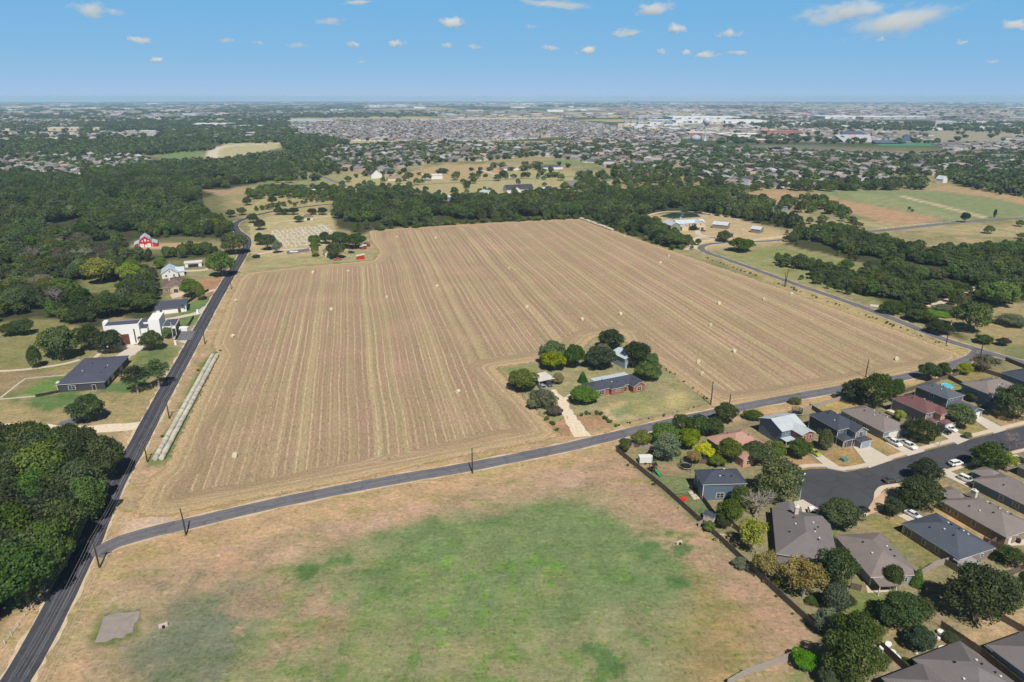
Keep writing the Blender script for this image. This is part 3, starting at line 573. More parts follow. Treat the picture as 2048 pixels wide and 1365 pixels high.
def crown_mesh(name, blobs, count, size, seed, shell=.72, upb=.35, jag=0.0):
    r = np.random.default_rng(seed); B = np.array(blobs, float)      # cx cy cz rx rz
    wts = B[:, 3] * B[:, 3]; wts = wts / wts.sum(); P = []; Nn = []
    got = 0
    while got < count:
        k = r.choice(len(B), count, p=wts); d = unit(r.normal(size=(count, 3))); d[:, 2] = np.where((d[:, 2] < -.35) & (r.random(count) < .75), -d[:, 2], d[:, 2])
        rad = shell + (1 - shell) * r.random(count) ** .6; rad = rad * (1 + jag * (r.random(count) ** 3))
        sc = np.stack([B[k, 3], B[k, 3], B[k, 4]], 1); p = B[k, :3] + d * sc * rad[:, None]
        ok = np.ones(count, bool)
        for q in B:
            e = (p - q[:3]) / np.array([q[3], q[3], q[4]]); ok &= np.linalg.norm(e, axis=1) > shell * .93
        P.append(p[ok]); Nn.append(d[ok]); got += ok.sum()
    P = np.concatenate(P)[:count]; D = np.concatenate(Nn)[:count]
    nrm = unit(D * .8 + r.normal(size=D.shape) * .55 + np.array([0, 0, upb])); a = unit(np.cross(nrm, r.normal(size=D.shape))); b2 = np.cross(nrm, a)
    s1 = size * (.6 + .8 * r.random((count, 1))); s2 = s1 * (.55 + .4 * r.random((count, 1)))
    bend = nrm * s1 * .25
    V = np.stack([P - a * s1 * .5 - bend * .4, P - b2 * s2 * .5 + bend * .1, P + a * s1 * .5 - bend * .4, P + b2 * s2 * .5 + bend * .3], 1)
    V[:, :, 2] = np.maximum(V[:, :, 2], .05)
    me = bpy.data.meshes.new(name); me.vertices.add(count * 4); me.vertices.foreach_set("co", V.reshape(-1, 3).astype(np.float32).ravel())
    me.loops.add(count * 4); me.loops.foreach_set("vertex_index", np.arange(count * 4, dtype=np.int32)); me.polygons.add(count)
    me.polygons.foreach_set("loop_start", np.arange(0, count * 4, 4, dtype=np.int32)); me.update(calc_edges=True)
    # leaf tint: clumps + per leaf randomness
    g = r.random((14, 3)) * 2 - 1; cl = np.zeros(count); Pn = P / max(np.abs(P).max(), 1e-6) * 2
    for q in g[:10]: cl += np.exp(-((Pn - q * 1.6) ** 2).sum(1) / .35) * (r.random() - .35)
    t = np.clip(.5 + cl * .45 + (r.random(count) - .5) * .45, 0, 1)
    at = me.attributes.new("tint", 'FLOAT', 'FACE'); at.data.foreach_set("value", t.astype(np.float32)); me.materials.append(M_leaf)
    return me
def blobs_round(seed, R=5, H=9, n=9, base=.30, flat=1.0):
    r = random.Random(seed); z0 = H * base; zc = (H + z0) / 2; bl = [(0, 0, zc - .3, R * .66, (H - z0) * .5)]
    for i in range(n):
        a = 2 * math.pi * i / n + r.uniform(-.35, .35); d = R * r.uniform(.42, .64); q = R * r.uniform(.30, .44); z = zc + (H - z0) * r.uniform(-.24, .16)
        bl.append((math.cos(a) * d, math.sin(a) * d, z, q, q * r.uniform(.75, 1.0) * flat))
    for i in range(n):
        a = r.uniform(0, 6.3); d = R * r.uniform(.55, .86); q = R * r.uniform(.12, .24); bl.append((math.cos(a) * d, math.sin(a) * d, zc + (H - z0) * r.uniform(-.25, .22), q, q))
    for i in range(max(4, n // 2)):
        a = r.uniform(0, 6.3); d = R * r.uniform(.1, .36); q = R * r.uniform(.26, .38); bl.append((math.cos(a) * d, math.sin(a) * d, H - q * .95, q, q * .9))
    return bl
def trunk_mesh(name, H=9, r0=.26, spread=2.6, seed=1, m=None, top=.62, nb=6):
    rr = random.Random(seed); mb = MB(); lean = (rr.uniform(-.3, .3), rr.uniform(-.3, .3))
    mb.tube([(0, 0, -.3), (lean[0] * .3, lean[1] * .3, H * .18), (lean[0], lean[1], H * .38), (lean[0] * 1.5, lean[1] * 1.5, H * top)], [r0 * 1.3, r0, r0 * .75, r0 * .3], 7)
    for i in range(nb):
        a = 2 * math.pi * i / nb + rr.uniform(-.3, .3); z = H * rr.uniform(.2, .42); L = spread * rr.uniform(.7, 1.1)
        mb.tube([(lean[0] * .6, lean[1] * .6, z), (math.cos(a) * L * .5, math.sin(a) * L * .5, z + H * .14), (math.cos(a) * L, math.sin(a) * L, z + H * .3)], [r0 * .5, r0 * .35, r0 * .12], 5)
    o = mb.build(name, m or M_bark); me = o.data; bpy.data.objects.remove(o); return me
def bare_mesh(name, H=7, R=5, seed=3, dens=1.0, m=None):
    rr = random.Random(seed); mb = MB()
    def grow(p, d, L, r, lv):
        q = p + d * L * .5; q2 = q + (d + Vector((rr.uniform(-.25, .25), rr.uniform(-.25, .25), rr.uniform(-.05, .2)))).normalized() * L * .5
        mb.tube([p, q, q2], [r, r * .8, r * .6], 4 if lv < 2 else 3, cap=False)
        if lv >= 4: return
        for k in range(rr.randint(3, 4) if lv else 7):
            ax = Vector((rr.uniform(-1, 1), rr.uniform(-1, 1), rr.uniform(-.35, .8))).normalized(); nd = (d * .75 + ax * .8).normalized(); grow(q2 if k % 2 else q.lerp(q2, .5), nd, L * rr.uniform(.58, .8), r * .60, lv + 1)
    grow(Vector((0, 0, -.2)), Vector((0, 0, 1)), H * .3, .20, 0)
    o = mb.build(name, m or M_twig); me = o.data; bpy.data.objects.remove(o)
    zs = [v.co.z for v in me.vertices]; xs = [max(abs(v.co.x), abs(v.co.y)) for v in me.vertices]; fz = H / max(zs); fx = R / sorted(xs)[int(len(xs) * .98)]
    for v in me.vertices: v.co = (v.co.x * fx, v.co.y * fx, v.co.z * fz)
    return me
PR = {}
PR['round'] = [(crown_mesh("crown", blobs_round(s, n=8 + s % 4, base=.12 + .05 * (s % 3)), 7000, .46, s, shell=.62, jag=.22), trunk_mesh("trunk", seed=s)) for s in range(5)]
PR['open'] = [(crown_mesh("crown", blobs_round(s, n=7, base=.34)[1:], 2600, .46, s, shell=.35, jag=.2), trunk_mesh("trunk", seed=s, r0=.3, m=M_barkpale)) for s in (11, 12)]
PR['cone'] = [(crown_mesh("crown", [(0, 0, z, 4.4 * (1 - z / 9.6) + .35, 1.5) for z in (.9, 2, 3.2, 4.4, 5.6, 6.8, 8)], 3200, .5, 21, upb=.1), trunk_mesh("trunk", seed=21, spread=.3, nb=2))]
PR['upright'] = [(crown_mesh("crown", [(0, 0, 4.6, 3.6, 4.2), (1.6, .5, 5.6, 2.2, 2.9), (-1.5, 1, 4.6, 2.2, 2.9), (.2, -1.7, 4.2, 2.4, 3.1), (0, 0, 7, 1.8, 1.9)], 4600, .5, 31, jag=.25), trunk_mesh("trunk", seed=31, spread=1))]
PR['fluffy'] = [(crown_mesh("crown", blobs_round(s, n=10, base=.08), 6500, .40, s, shell=.62, jag=.28, upb=.1), trunk_mesh("trunk", seed=s)) for s in (41, 42)]
PR['mid'] = [(crown_mesh("crown", blobs_round(s, n=7 + s % 3, base=.12), 900, 1.05, s, jag=.1), None) for s in range(51, 56)]
PR['bare'] = [(bare_mesh("branches", 9, 5, 61), None), (bare_mesh("branches", 9, 5, 62, m=M_barkpale), None)]
LOW = [crown_mesh("low_crown", [(x, y, 3.6 + (i % 3) * .6, 2.9, 2.9) for i, (x, y) in enumerate(((0, 0), (2.2, .6), (-1.8, 1.5), (-.5, -2.1)))], 150, 2.2, 70 + s, jag=.1) for s in range(4)]
for m_ in LOW:    # a closed heart behind the leaf clumps keeps small distant crowns opaque
    bm = bmesh.new(); bm.from_mesh(m_); bmesh.ops.create_icosphere(bm, subdivisions=1, radius=1, matrix=Matrix.Translation((0, 0, 3.7)) @ Matrix.Diagonal((3.6, 3.6, 3.4, 1))); bm.to_mesh(m_); bm.free()
COL = dict(oak=(.050, .067, .029), mid=(.074, .102, .037), green=(.095, .138, .044), lime=(.165, .205, .045), yellow=(.30, .34, .06), olive=(.088, .104, .042), silver=(.105, .125, .082), rust=(.19, .165, .06),
           bright=(.09, .19, .04), sunny=(.23, .29, .055), grey=(.13, .125, .09), cedar=(.045, .065, .034), pine=(.07, .14, .035))
TREES = []      # (world base, R, H, form, colour)
def put_tree(name, base, R, H, form, colour, label, cat, group=None, parts=True, hrz=None):
    pr = random.choice(PR[form]); rz = random.uniform(0, 6.28) if hrz is None else hrz
    c0 = COL[colour]; k = random.uniform(.9, 1.12); colr = (c0[0] * k * random.uniform(.93, 1.07), c0[1] * k, c0[2] * k * random.uniform(.9, 1.1), 1)
    if parts and pr[1] is not None:
        t = thing(name, label, cat, (base[0], base[1], 0), rz, group)
        t.scale = (R / 5, R / 5, H / 9)
        a = bpy.data.objects.new("crown", pr[0]); link(a, t); a.color = colr
        b_ = bpy.data.objects.new("trunk", pr[1]); link(b_, t)
        return t
    o = bpy.data.objects.new(name, pr[0]); link(o); o.location = (base[0], base[1], 0); o.rotation_euler = (0, 0, rz); o.scale = (R / 5, R / 5, H / 9); o.color = colr
    return tag(o, label, cat, group)
def px_tree(cx, yt, yb, w, form, colour, label, name="tree", cat="tree", group=None):
    g0 = G(cx, yb); R = .5 * w / pxm(cx, yb) * 1.08; b0 = Vector((g0.x, g0.y, 0)) + Vector((g0.x, g0.y, 0)).normalized() * R * .72
    H = 1.0
    while H < 26:
        if proj((b0.x, b0.y, H * .97))[1] <= yt: break
        H += .15
    H = max(H, 1.2); TREES.append((b0.x, b0.y, R))
    return put_tree(name, b0, R, H, form, colour, label, cat, group)
T = px_tree
# --- yards along the wooden fence
T(1249, 879, 910, 27, 'round', 'olive', "small dull brown-green tree at the corner of the long wooden fence")
T(1282, 865, 899, 40, 'round', 'lime', "yellow-green tree between the road and the white trailer")
T(1330, 852, 900, 58, 'round', 'green', "bright green round tree right behind the silvery tree by the road")
T(1329, 870, 932, 56, 'fluffy', 'silver', "large silvery grey-green tree beside the white trailer")
T(1376, 860, 906, 44, 'round', 'lime', "round lime green tree north of the netted trampoline")
T(1360, 832, 874, 36, 'round', 'oak', "dark tree at the west end of the dark clump on the road edge")
T(1392, 834, 882, 48, 'round', 'oak', "dark tree in the middle of the dark clump on the road edge")
T(1424, 838, 880, 42, 'round', 'oak', "dark tree at the east end of the dark clump, by the pink roof")
T(1451, 810, 854, 46, 'round', 'mid', "tree standing at the road edge behind the pink-roofed house")
T(1407, 888, 928, 44, 'open', 'yellow', "bright yellow tree in front of the pink-roofed house")
T(1388, 905, 932, 30, 'round', 'rust', "brownish shrub-like tree between the trampoline and the yellow tree", )
T(1456, 883, 932, 52, 'round', 'olive', "olive tree covering the front gable of the pink-roofed house")
T(1432, 912, 938, 34, 'round', 'lime', "low yellow-green tree behind the blue two-storey house roof")
T(1512, 890, 938, 62, 'round', 'oak', "dark green tree between the pink-roofed house and the turning circle")
T(1548, 884, 928, 40, 'round', 'mid', "tree on the corner verge beside the turning circle")
T(1546, 925, 1022, 96, 'fluffy', 'olive', "biggest olive tree, beside the street lamp of the turning circle")
T(1508, 985, 1050, 64, 'bare', 'grey', "leafless purple-grey tree behind the grey-roofed chimney house", "bare_tree")
T(1480, 978, 1028, 44, 'round', 'mid', "tree at the front corner of the blue two-storey house")
T(1455, 1003, 1062, 48, 'round', 'mid', "dark green tree beside the small dark-roofed shed")
T(1417, 1045, 1067, 24, 'round', 'green', "small round tree in the fence corner by the stone ring")
T(1445, 1035, 1063, 26, 'round', 'oak', "small dark tree squeezed behind the shed")
T(1500, 1043, 1118, 64, 'open', 'lime', "loose yellow-green tree beside the grey-roofed chimney house")
T(1528, 1108, 1170, 62, 'open', 'rust', "yellowing tree by the fence below the chimney house")
T(1602, 1133, 1216, 88, 'open', 'rust', "large yellowing tree with rusty leaves behind the chimney house")
T(1662, 1103, 1200, 76, 'fluffy', 'oak', "tall dark green tree at the back corner of the chimney house")
T(1480, 1120, 1142, 34, 'round', 'silver', "low grey-green shrub leaning on the wooden fence", "shrub", "shrub")
T(1665, 1172, 1238, 58, 'upright', 'silver', "feathery grey-green upright tree near the long wooden fence")
T(1648, 1222, 1280, 58, 'fluffy', 'silver', "silvery bushy tree at the fence corner")
T(1700, 1232, 1330, 84, 'fluffy', 'mid', "tall bushy tree filling the garden at the fence corner")
T(1690, 1280, 1400, 110, 'fluffy', 'mid', "very large bushy tree cut by the frame edge")
T(1732, 1245, 1300, 56, 'round', 'olive', "olive tree east of the tall bushy garden tree")
T(1792, 1196, 1272, 96, 'fluffy', 'mid', "broad green tree in the cluttered garden")
T(1834, 1262, 1312, 56, 'round', 'cedar', "dense dark green tree above the white junk")
T(1842, 1205, 1255, 40, 'open', 'olive', "thin pale tree beside the broad garden tree")
T(1935, 1143, 1262, 120, 'fluffy', 'oak', "biggest dark tree of the back gardens, casting a long shadow")
T(1985, 1150, 1245, 80, 'fluffy', 'mid', "second dark tree merging into the biggest back garden tree")
T(2035, 1150, 1215, 44, 'fluffy', 'oak', "dark tree at the east edge by the yellow lawn")
T(1605, 1308, 1346, 52, 'round', 'bright', "bright green shrub at the end of the curved fence", "shrub", "shrub")
T(1652, 1338, 1385, 40, 'round', 'oak', "dark shrub beyond the bright green shrub", "shrub", "shrub")
T(1676, 1006, 1072, 78, 'round', 'green', "round green tree with yellowish tips in front of the turning circle")
T(1596, 880, 923, 44, 'round', 'green', "round bright green tree in front of the white-roofed brick house")
T(1647, 862, 906, 32, 'upright', 'mid', "narrow young tree in front of the navy house")
T(1745, 752, 824, 76, 'fluffy', 'mid', "broad tree overlapping the road behind the long taupe roof")
T(1706, 762, 812, 50, 'fluffy', 'oak', "dark tree west of the broad tree behind the long taupe roof")
T(1788, 760, 800, 30, 'round', 'green', "small tree behind the maroon-roofed house")
T(1856, 730, 766, 42, 'round', 'mid', "dark green tree behind the blue-grey two-storey house")
T(1884, 727, 758, 26, 'round', 'mid', "smaller tree touching the one behind the blue-grey house")
T(1967, 712, 750, 58, 'open', 'grey', "thin pale greyish tree at the road junction")
T(1926, 728, 752, 30, 'round', 'lime', "yellow-green bush in the garden beside the round pool", "shrub", "shrub")
T(1838, 843, 892, 66, 'fluffy', 'oak', "broad dark tree beside the two white pickups")
T(1796, 822, 846, 22, 'round', 'lime', "small lime shrub next to the covered boat", "shrub", "shrub")
T(1913, 812, 862, 56, 'round', 'olive', "tree with a rusty top between two driveways")
T(1943, 788, 806, 26, 'round', 'mid', "shrub beside the blue-grey garage wing", "shrub", "shrub")
T(2020, 776, 846, 78, 'fluffy', 'oak', "large dark tree hiding the blue-walled grey-roofed house")
T(1933, 866, 880, 16, 'round', 'mid', "tiny shrub on the lawn by the driveway", "shrub", "shrub")
T(2016, 862, 906, 36, 'bare', 'grey', "leafless pale tree across the street", "bare_tree")
T(1846, 924, 976, 62, 'fluffy', 'oak', "dark tree beside the parked dark grey car")
T(1828, 962, 1028, 92, 'fluffy', 'oak', "largest dark tree on the inner bend of the street")
T(1783, 1000, 1038, 40, 'round', 'oak', "small dark tree on the grass bend beside the mailbox")
T(1970, 893, 952, 74, 'fluffy', 'mid', "large tree shading the street next to the white car")
T(2008, 905, 948, 40, 'open', 'lime', "yellow-green tree beside the tree shading the street")
T(1779, 1135, 1184, 44, 'upright', 'oak', "dark shrub-like tree against the brown-grey roof")
T(1831, 1137, 1178, 30, 'cone', 'bright', "bright green pointed young tree at the back of the brown-grey roofed house")
T(2020, 1100, 1140, 60, 'open', 'oak', "sparse dark tree by the garden fence near the dark-blue roof")
for x, y, w_, lab in ((1556, 1178, 30, "low green bush under the yellowing tree at the fence"), (1625, 1215, 34, "bush between the large yellowing tree and the feathery tree"), (1690, 1215, 40, "rough bush on the weedy slope below the brown-grey roofed house"), (1745, 1235, 30, "bush at the foot of the olive tree"), (1760, 1330, 34, "weedy bush behind the dark fence"),
                      (1810, 1338, 30, "weedy bush beside the upright white board"), (1580, 1105, 36, "dark shrub against the chimney house wall"), (1655, 1085, 26, "green shrub on the lawn beside the chimney house"), (1352, 915, 24, "brown bush beside the trampoline fence"), (1470, 1030, 34, "dark bush under the leafless tree"), (1548, 1010, 30, "green bush at the foot of the biggest olive tree"),
                      (1700, 800, 26, "dark bush in the garden of the taupe-roofed house"), (1590, 812, 26, "bush behind the second trampoline"), (1505, 845, 40, "green thicket beside the pink-roofed house drive"), (1990, 1125, 30, "dark bush beside the sparse garden tree"), (1900, 1290, 34, "weedy bush by the white tarp")): T(x, y - w_ * .55, y, w_, 'fluffy', random.choice(('mid', 'oak', 'olive')), lab, "shrub", "shrub")
# --- farmhouse in the field
T(1222, 661, 704, 52, 'round', 'oak', "northernmost dark round tree behind the farmhouse")
T(1104, 684, 737, 54, 'round', 'mid', "dark green tree at the west of the clump in the hay field")
T(1146, 692, 742, 42, 'round', 'mid', "dark green tree at the east of the clump in the hay field")
T(1108, 704, 747, 52, 'round', 'sunny', "yellow-green tree in front of the dark clump in the hay field")
T(1198, 698, 744, 66, 'round', 'oak', "dark wide tree just west of the metal barn")
T(1205, 690, 715, 30, 'round', 'grey', "thin greyish tree between the barn and the northernmost tree")
T(1272, 688, 742, 54, 'round', 'oak', "tall dark tree just east of the metal barn")
T(1303, 708, 742, 26, 'round', 'green', "yellowish tree end beside the tall tree east of the barn")
T(1296, 729, 767, 54, 'round', 'mid', "lower tree at the east end of the farmhouse patio")
T(1046, 744, 791, 60, 'round', 'olive', "round olive tree west of the carport")
T(1115, 748, 771, 26, 'round', 'rust', "small brownish tree east of the carport")
T(1165, 745, 768, 24, 'cone', 'pine', "cone shaped bright green cypress beside the farmhouse")
T(1167, 778, 815, 60, 'round', 'mid', "tree in front of the farmhouse west end")
T(1086, 782, 823, 56, 'fluffy', 'silver', "grey-green bushy tree beside the gravel driveway")
T(1066, 800, 822, 24, 'round', 'silver', "small grey-green bush at the field edge by the driveway", "shrub", "shrub")
T(1110, 815, 836, 32, 'round', 'grey', "low dry greyish bush on the driveway verge", "shrub", "shrub")
# --- west properties
T(180, 796, 852, 66, 'round', 'mid', "round tree standing alone on the west lawn by the gravel drive")
T(278, 736, 795, 56, 'open', 'oak', "tree with a pale leaning trunk beside the west road")
T(320, 722, 782, 54, 'open', 'mid', "second tree with pale trunk, overhanging the west road")
T(308, 665, 705, 46, 'round', 'oak', "dark tree in front of the modern white house")
T(337, 656, 680, 20, 'round', 'green', "small tree beside the white gate pillar")
T(222, 664, 712, 54, 'round', 'oak', "dark tree at the west corner of the modern white house")
T(182, 652, 706, 48, 'round', 'oak', "dark tree beside the garden path behind the dark-roofed house")
T(128, 656, 728, 62, 'round', 'mid', "wide tree at the end of the mown rows")
T(105, 664, 722, 44, 'round', 'mid', "tree on the west side of the wide tree at the mown rows")
T(75, 694, 740, 30, 'upright', 'mid', "slim tree on the garden path")
T(22, 648, 676, 34, 'round', 'oak', "dark tree on the meadow at the west edge")
T(50, 640, 674, 40, 'round', 'oak', "dark tree on the meadow near the wood")
T(205, 518, 572, 58, 'round', 'sunny', "larger yellow-green tree in front of the west wood")
T(262, 528, 568, 44, 'round', 'sunny', "smaller yellow-green tree in front of the west wood")
T(323, 516, 540, 26, 'round', 'lime', "pale yellow tree behind the white house with metal roof")
T(446, 505, 558, 56, 'round', 'mid', "big tree overhanging the west road, nearer the sheds")
T(470, 468, 512, 54, 'round', 'mid', "big tree overhanging the west road, nearer the bend")
T(384, 560, 598, 40, 'round', 'mid', "tree covering the front of the brown-roofed house")
T(403, 568, 603, 20, 'upright', 'lime', "light green narrow tree by the dark fence")
T(262, 560, 592, 50, 'round', 'mid', "tree behind the brown-roofed house terrace")
T(300, 562, 590, 44, 'round', 'oak', "dark tree touching the brown-roofed house")
T(288, 590, 628, 60, 'round', 'oak', "dark tree behind the modern white house")
T(222, 590, 640, 66, 'round', 'oak', "wide dark tree west of the modern white house")
T(160, 578, 630, 60, 'round', 'mid', "tree with pale tips west of the modern white house")
T(240, 482, 508, 36, 'round', 'oak', "dark tree just below the red barn")
# --- cemetery, house by the field
T(512, 510, 517, 16, 'round', 'oak', "tiny dark tree by the road at the lawn corner")
T(537, 470, 503, 32, 'round', 'oak', "dark round tree at the cemetery corner")
T(555, 482, 508, 20, 'round', 'silver', "grey round tree at the cemetery gate")
T(520, 467, 492, 20, 'round', 'oak', "small dark tree behind the cemetery corner tree")
T(631, 478, 516, 18, 'upright', 'lime', "light green narrow tree in front of the small white farm house")
T(672, 486, 521, 36, 'round', 'oak', "dark round tree covering the small white farm house")
T(712, 470, 500, 44, 'round', 'mid', "tree behind the little red huts")
T(680, 466, 498, 40, 'round', 'oak', "dark tree behind the small white farm house")
T(630, 472, 495, 26, 'round', 'mid', "round tree between the graves and the small white farm house")
T(652, 465, 490, 26, 'round', 'oak', "dark tree right above the small white farm house roof")
T(598, 432, 446, 20, 'round', 'mid', "tree beside the cemetery shelter")
T(507, 428, 448, 22, 'round', 'mid', "tree on the bend opposite the wood")
T(520, 440, 462, 22, 'round', 'mid', "tree on the cemetery side of the bend")
for i, x in enumerate((558, 572, 588, 625, 645)): T(x, 416 + i % 2 * 2, 431, 20, 'round', 'oak', "dark tree in the row along the top of the cemetery", group="row of trees along the top of the cemetery")
for x, y in ((485, 432), (462, 436), (545, 410), (495, 412)): T(x, y - 16, y, 18, 'round', 'mid', "small tree on the dry verge at the road bend", group="small trees at the road bend")
# --- estate and east road
T(1448, 462, 486, 30, 'round', 'mid', "tree on the lawn in front of the estate shed")
T(1396, 478, 492, 12, 'round', 'mid', "slim tree on the estate lawn")
T(1387, 452, 462, 16, 'round', 'oak', "small tree in front of the estate house doors")
T(1480, 478, 507, 50, 'round', 'mid', "wide bush on the inside of the east road bend", "shrub", "shrub")
T(1350, 468, 498, 46, 'round', 'mid', "tree at the field corner beside the estate wall")
T(1318, 462, 484, 36, 'round', 'oak', "tree on the field edge west of the estate")
T(1690, 520, 542, 30, 'round', 'mid', "lone bush in the clearing of the east thicket", "shrub", "shrub")
T(1740, 522, 545, 28, 'round', 'mid', "second bush in the clearing of the east thicket", "shrub", "shrub")
T(1935, 606, 670, 72, 'round', 'green', "tall light green tree by the grassy clearing, near the junction")
T(1992, 566, 618, 66, 'round', 'green', "big round green tree on the east hillside")
T(1875, 624, 634, 60, 'round', 'green', "long low thicket on the clearing", "shrub", "shrub")
T(2018, 632, 656, 62, 'fluffy', 'silver', "dome of tall pale reeds in the east clearing", "reed_clump", "reeds")
T(1890, 612, 628, 54, 'fluffy', 'silver', "long clump of pale reeds near the creek", "reed_clump", "reeds")
T(1780, 605, 632, 46, 'fluffy', 'mid', "bush at the road side opposite the utility pole", "shrub", "shrub")
T(1838, 622, 648, 56, 'round', 'mid', "bush group at the roadside before the junction", "shrub", "shrub")
T(1965, 672, 690, 34, 'round', 'oak', "dark bush near the corner of the junction", "shrub", "shrub")
T(2005, 678, 694, 26, 'round', 'oak', "low dark bush past the junction corner", "shrub", "shrub")
T(1875, 646, 672, 50, 'round', 'oak', "dark bush beside the road north of the junction", "shrub", "shrub")
T(1928, 426, 446, 18, 'round', 'oak', "dark tree by the far road at the green pasture")
T(1988, 420, 437, 7, 'upright', 'oak', "thin dark cypress at the far road")
# --- the near wood, east thicket, belt, west wood : nearest ones as trees, the rest as one mass
def fill(px, spacing, seed, jit=.42):
    W = [(p[0], p[1]) for p in GP(px)]; r = np.random.default_rng(seed)
    x0, x1 = min(p[0] for p in W), max(p[0] for p in W); y0, y1 = min(p[1] for p in W), max(p[1] for p in W)
    ys, xs = np.meshgrid(np.arange(y0, y1, spacing), np.arange(x0, x1, spacing), indexing='ij')
    xs = xs + (np.arange(xs.shape[0])[:, None] % 2) * spacing / 2 + r.uniform(-jit, jit, xs.shape) * spacing; ys = ys + r.uniform(-jit, jit, ys.shape) * spacing
    ok = sdf(W, xs, ys) < 0; return np.stack([xs[ok], ys[ok]], 1)
def free(P, pad=2.0):
    if not len(P): return P
    A = np.array([(t[0], t[1], t[2]) for t in TREES]); d = np.hypot(P[:, None, 0] - A[None, :, 0], P[:, None, 1] - A[None, :, 1]); return P[(d > A[None, :, 2] * .8 + pad).all(1)]
WL = []   # x y R H zone
rr = random.Random(5)
CLEAR = [[(p[0], p[1]) for p in GP(q)] for q in ([(160, 560), (248, 558), (262, 600), (180, 612), (158, 592)], [(225, 510), (250, 487), (330, 480), (432, 476), (444, 494), (340, 500), (332, 518), (255, 520)], [(160, 536), (182, 495), (222, 482), (210, 506), (184, 534)],
         [(430, 402), (520, 368), (470, 370), (405, 396)], [(-30, 500), (16, 503), (12, 522), (-30, 524)], [(585, 343), (655, 350), (650, 384), (575, 388)], [(296, 424), (336, 418), (346, 428), (308, 434)], [(60, 392), (100, 388), (110, 396), (64, 400)], [(520, 392), (560, 384), (600, 384), (560, 396)])]
def wood(px, spacing, seed, zone, R, H):
    P = free(fill(px, spacing * .9, seed))
    for q in CLEAR: P = P[sdf(q, P[:, 0], P[:, 1]) > 0]
    ed = -sdf([(q[0], q[1]) for q in GP(px)], P[:, 0], P[:, 1]); hole = fbm(P[:, 0] / 34 + 50, P[:, 1] / 34, 3); loose = fbm(P[:, 0] / 90 + 9, P[:, 1] / 90 + 60, 2)
    for p, e, h, lo in zip(P, ed, hole, loose):
        if zone and (h > .64 or (lo > .57 and rr.random() < .45)): continue
        f = .45 + .55 * min(1, e / 16) if zone else 1.0
        if zone and e < 9 and rr.random() < .35: continue
        k = rr.choice((.55, .75, .85, 1, 1, 1.1, 1.3)) * f if zone else rr.uniform(.85, 1.2); WL.append((p[0], p[1], rr.uniform(*R) * k, rr.uniform(*H) * (.45 + .55 * k), zone))
wood([(120, 612), (160, 606), (240, 604), (310, 592), (318, 606), (300, 628), (214, 640), (200, 655), (130, 655)], 6.8, 9, 3, (4.2, 6.0), (7.0, 10)); wood([(335, 500), (430, 497), (440, 510), (345, 516)], 7, 11, 3, (4, 5.5), (6, 9))
wood(WOOD_NEAR, 7.2, 1, 0, (5.6, 7.6), (13, 16.5)); wood(WOOD_EAST, 6.4, 2, 1, (3.6, 5.4), (5.0, 8.5)); wood(WOOD_BELT, 7.2, 3, 2, (4.6, 6.4), (8.5, 12.5)); wood(WOOD_WEST, 7.6, 4, 3, (4.6, 6.8), (8.0, 12.5))
ZN = [("leafy tree packed into the tall roadside wood beside the road junction", "trees of the tall roadside wood", ('oak', 'oak', 'mid')), ("bushy tree of the low thicket beyond the east road", "trees of the thicket beyond the east road", ('mid', 'olive', 'green', 'oak', 'olive')),
      ("dark green tree in the tree belt along the far edge of the hay field", "trees of the belt behind the hay field", ('oak', 'mid', 'green')), ("green tree of the broad wood west of the road", "trees of the broad west wood", ('oak', 'mid', 'oak', 'mid', 'olive', 'grey'))]
n_explicit = len(TREES)
order = sorted(range(len(WL)), key=lambda i: math.hypot(WL[i][0], WL[i][1]) / WL[i][2] * (1 if WL[i][4] != 1 else 1.1))
single = set([i for i in order if abs(WL[i][0]) < WL[i][1] * .86 + 30][:298 - n_explicit])
WOODPTS = []
for i, (x, y_, R, H, z) in enumerate(WL):
    if i in single:
        lab, grp, cs = ZN[z]; f = 'round' if z in (0, 3) else random.choice(('round', 'fluffy'))
        if random.random() < .06 and z != 0: f = 'bare'; lab = lab.replace('dark green tree', 'leafless grey tree').replace('bushy tree', 'leafless grey tree').replace('green tree', 'leafless grey tree')
        put_tree("tree", (x, y_), R, H, f, random.choice(cs), lab, "tree", grp, parts=True)
    else: WOODPTS.append((x, y_, R, H))
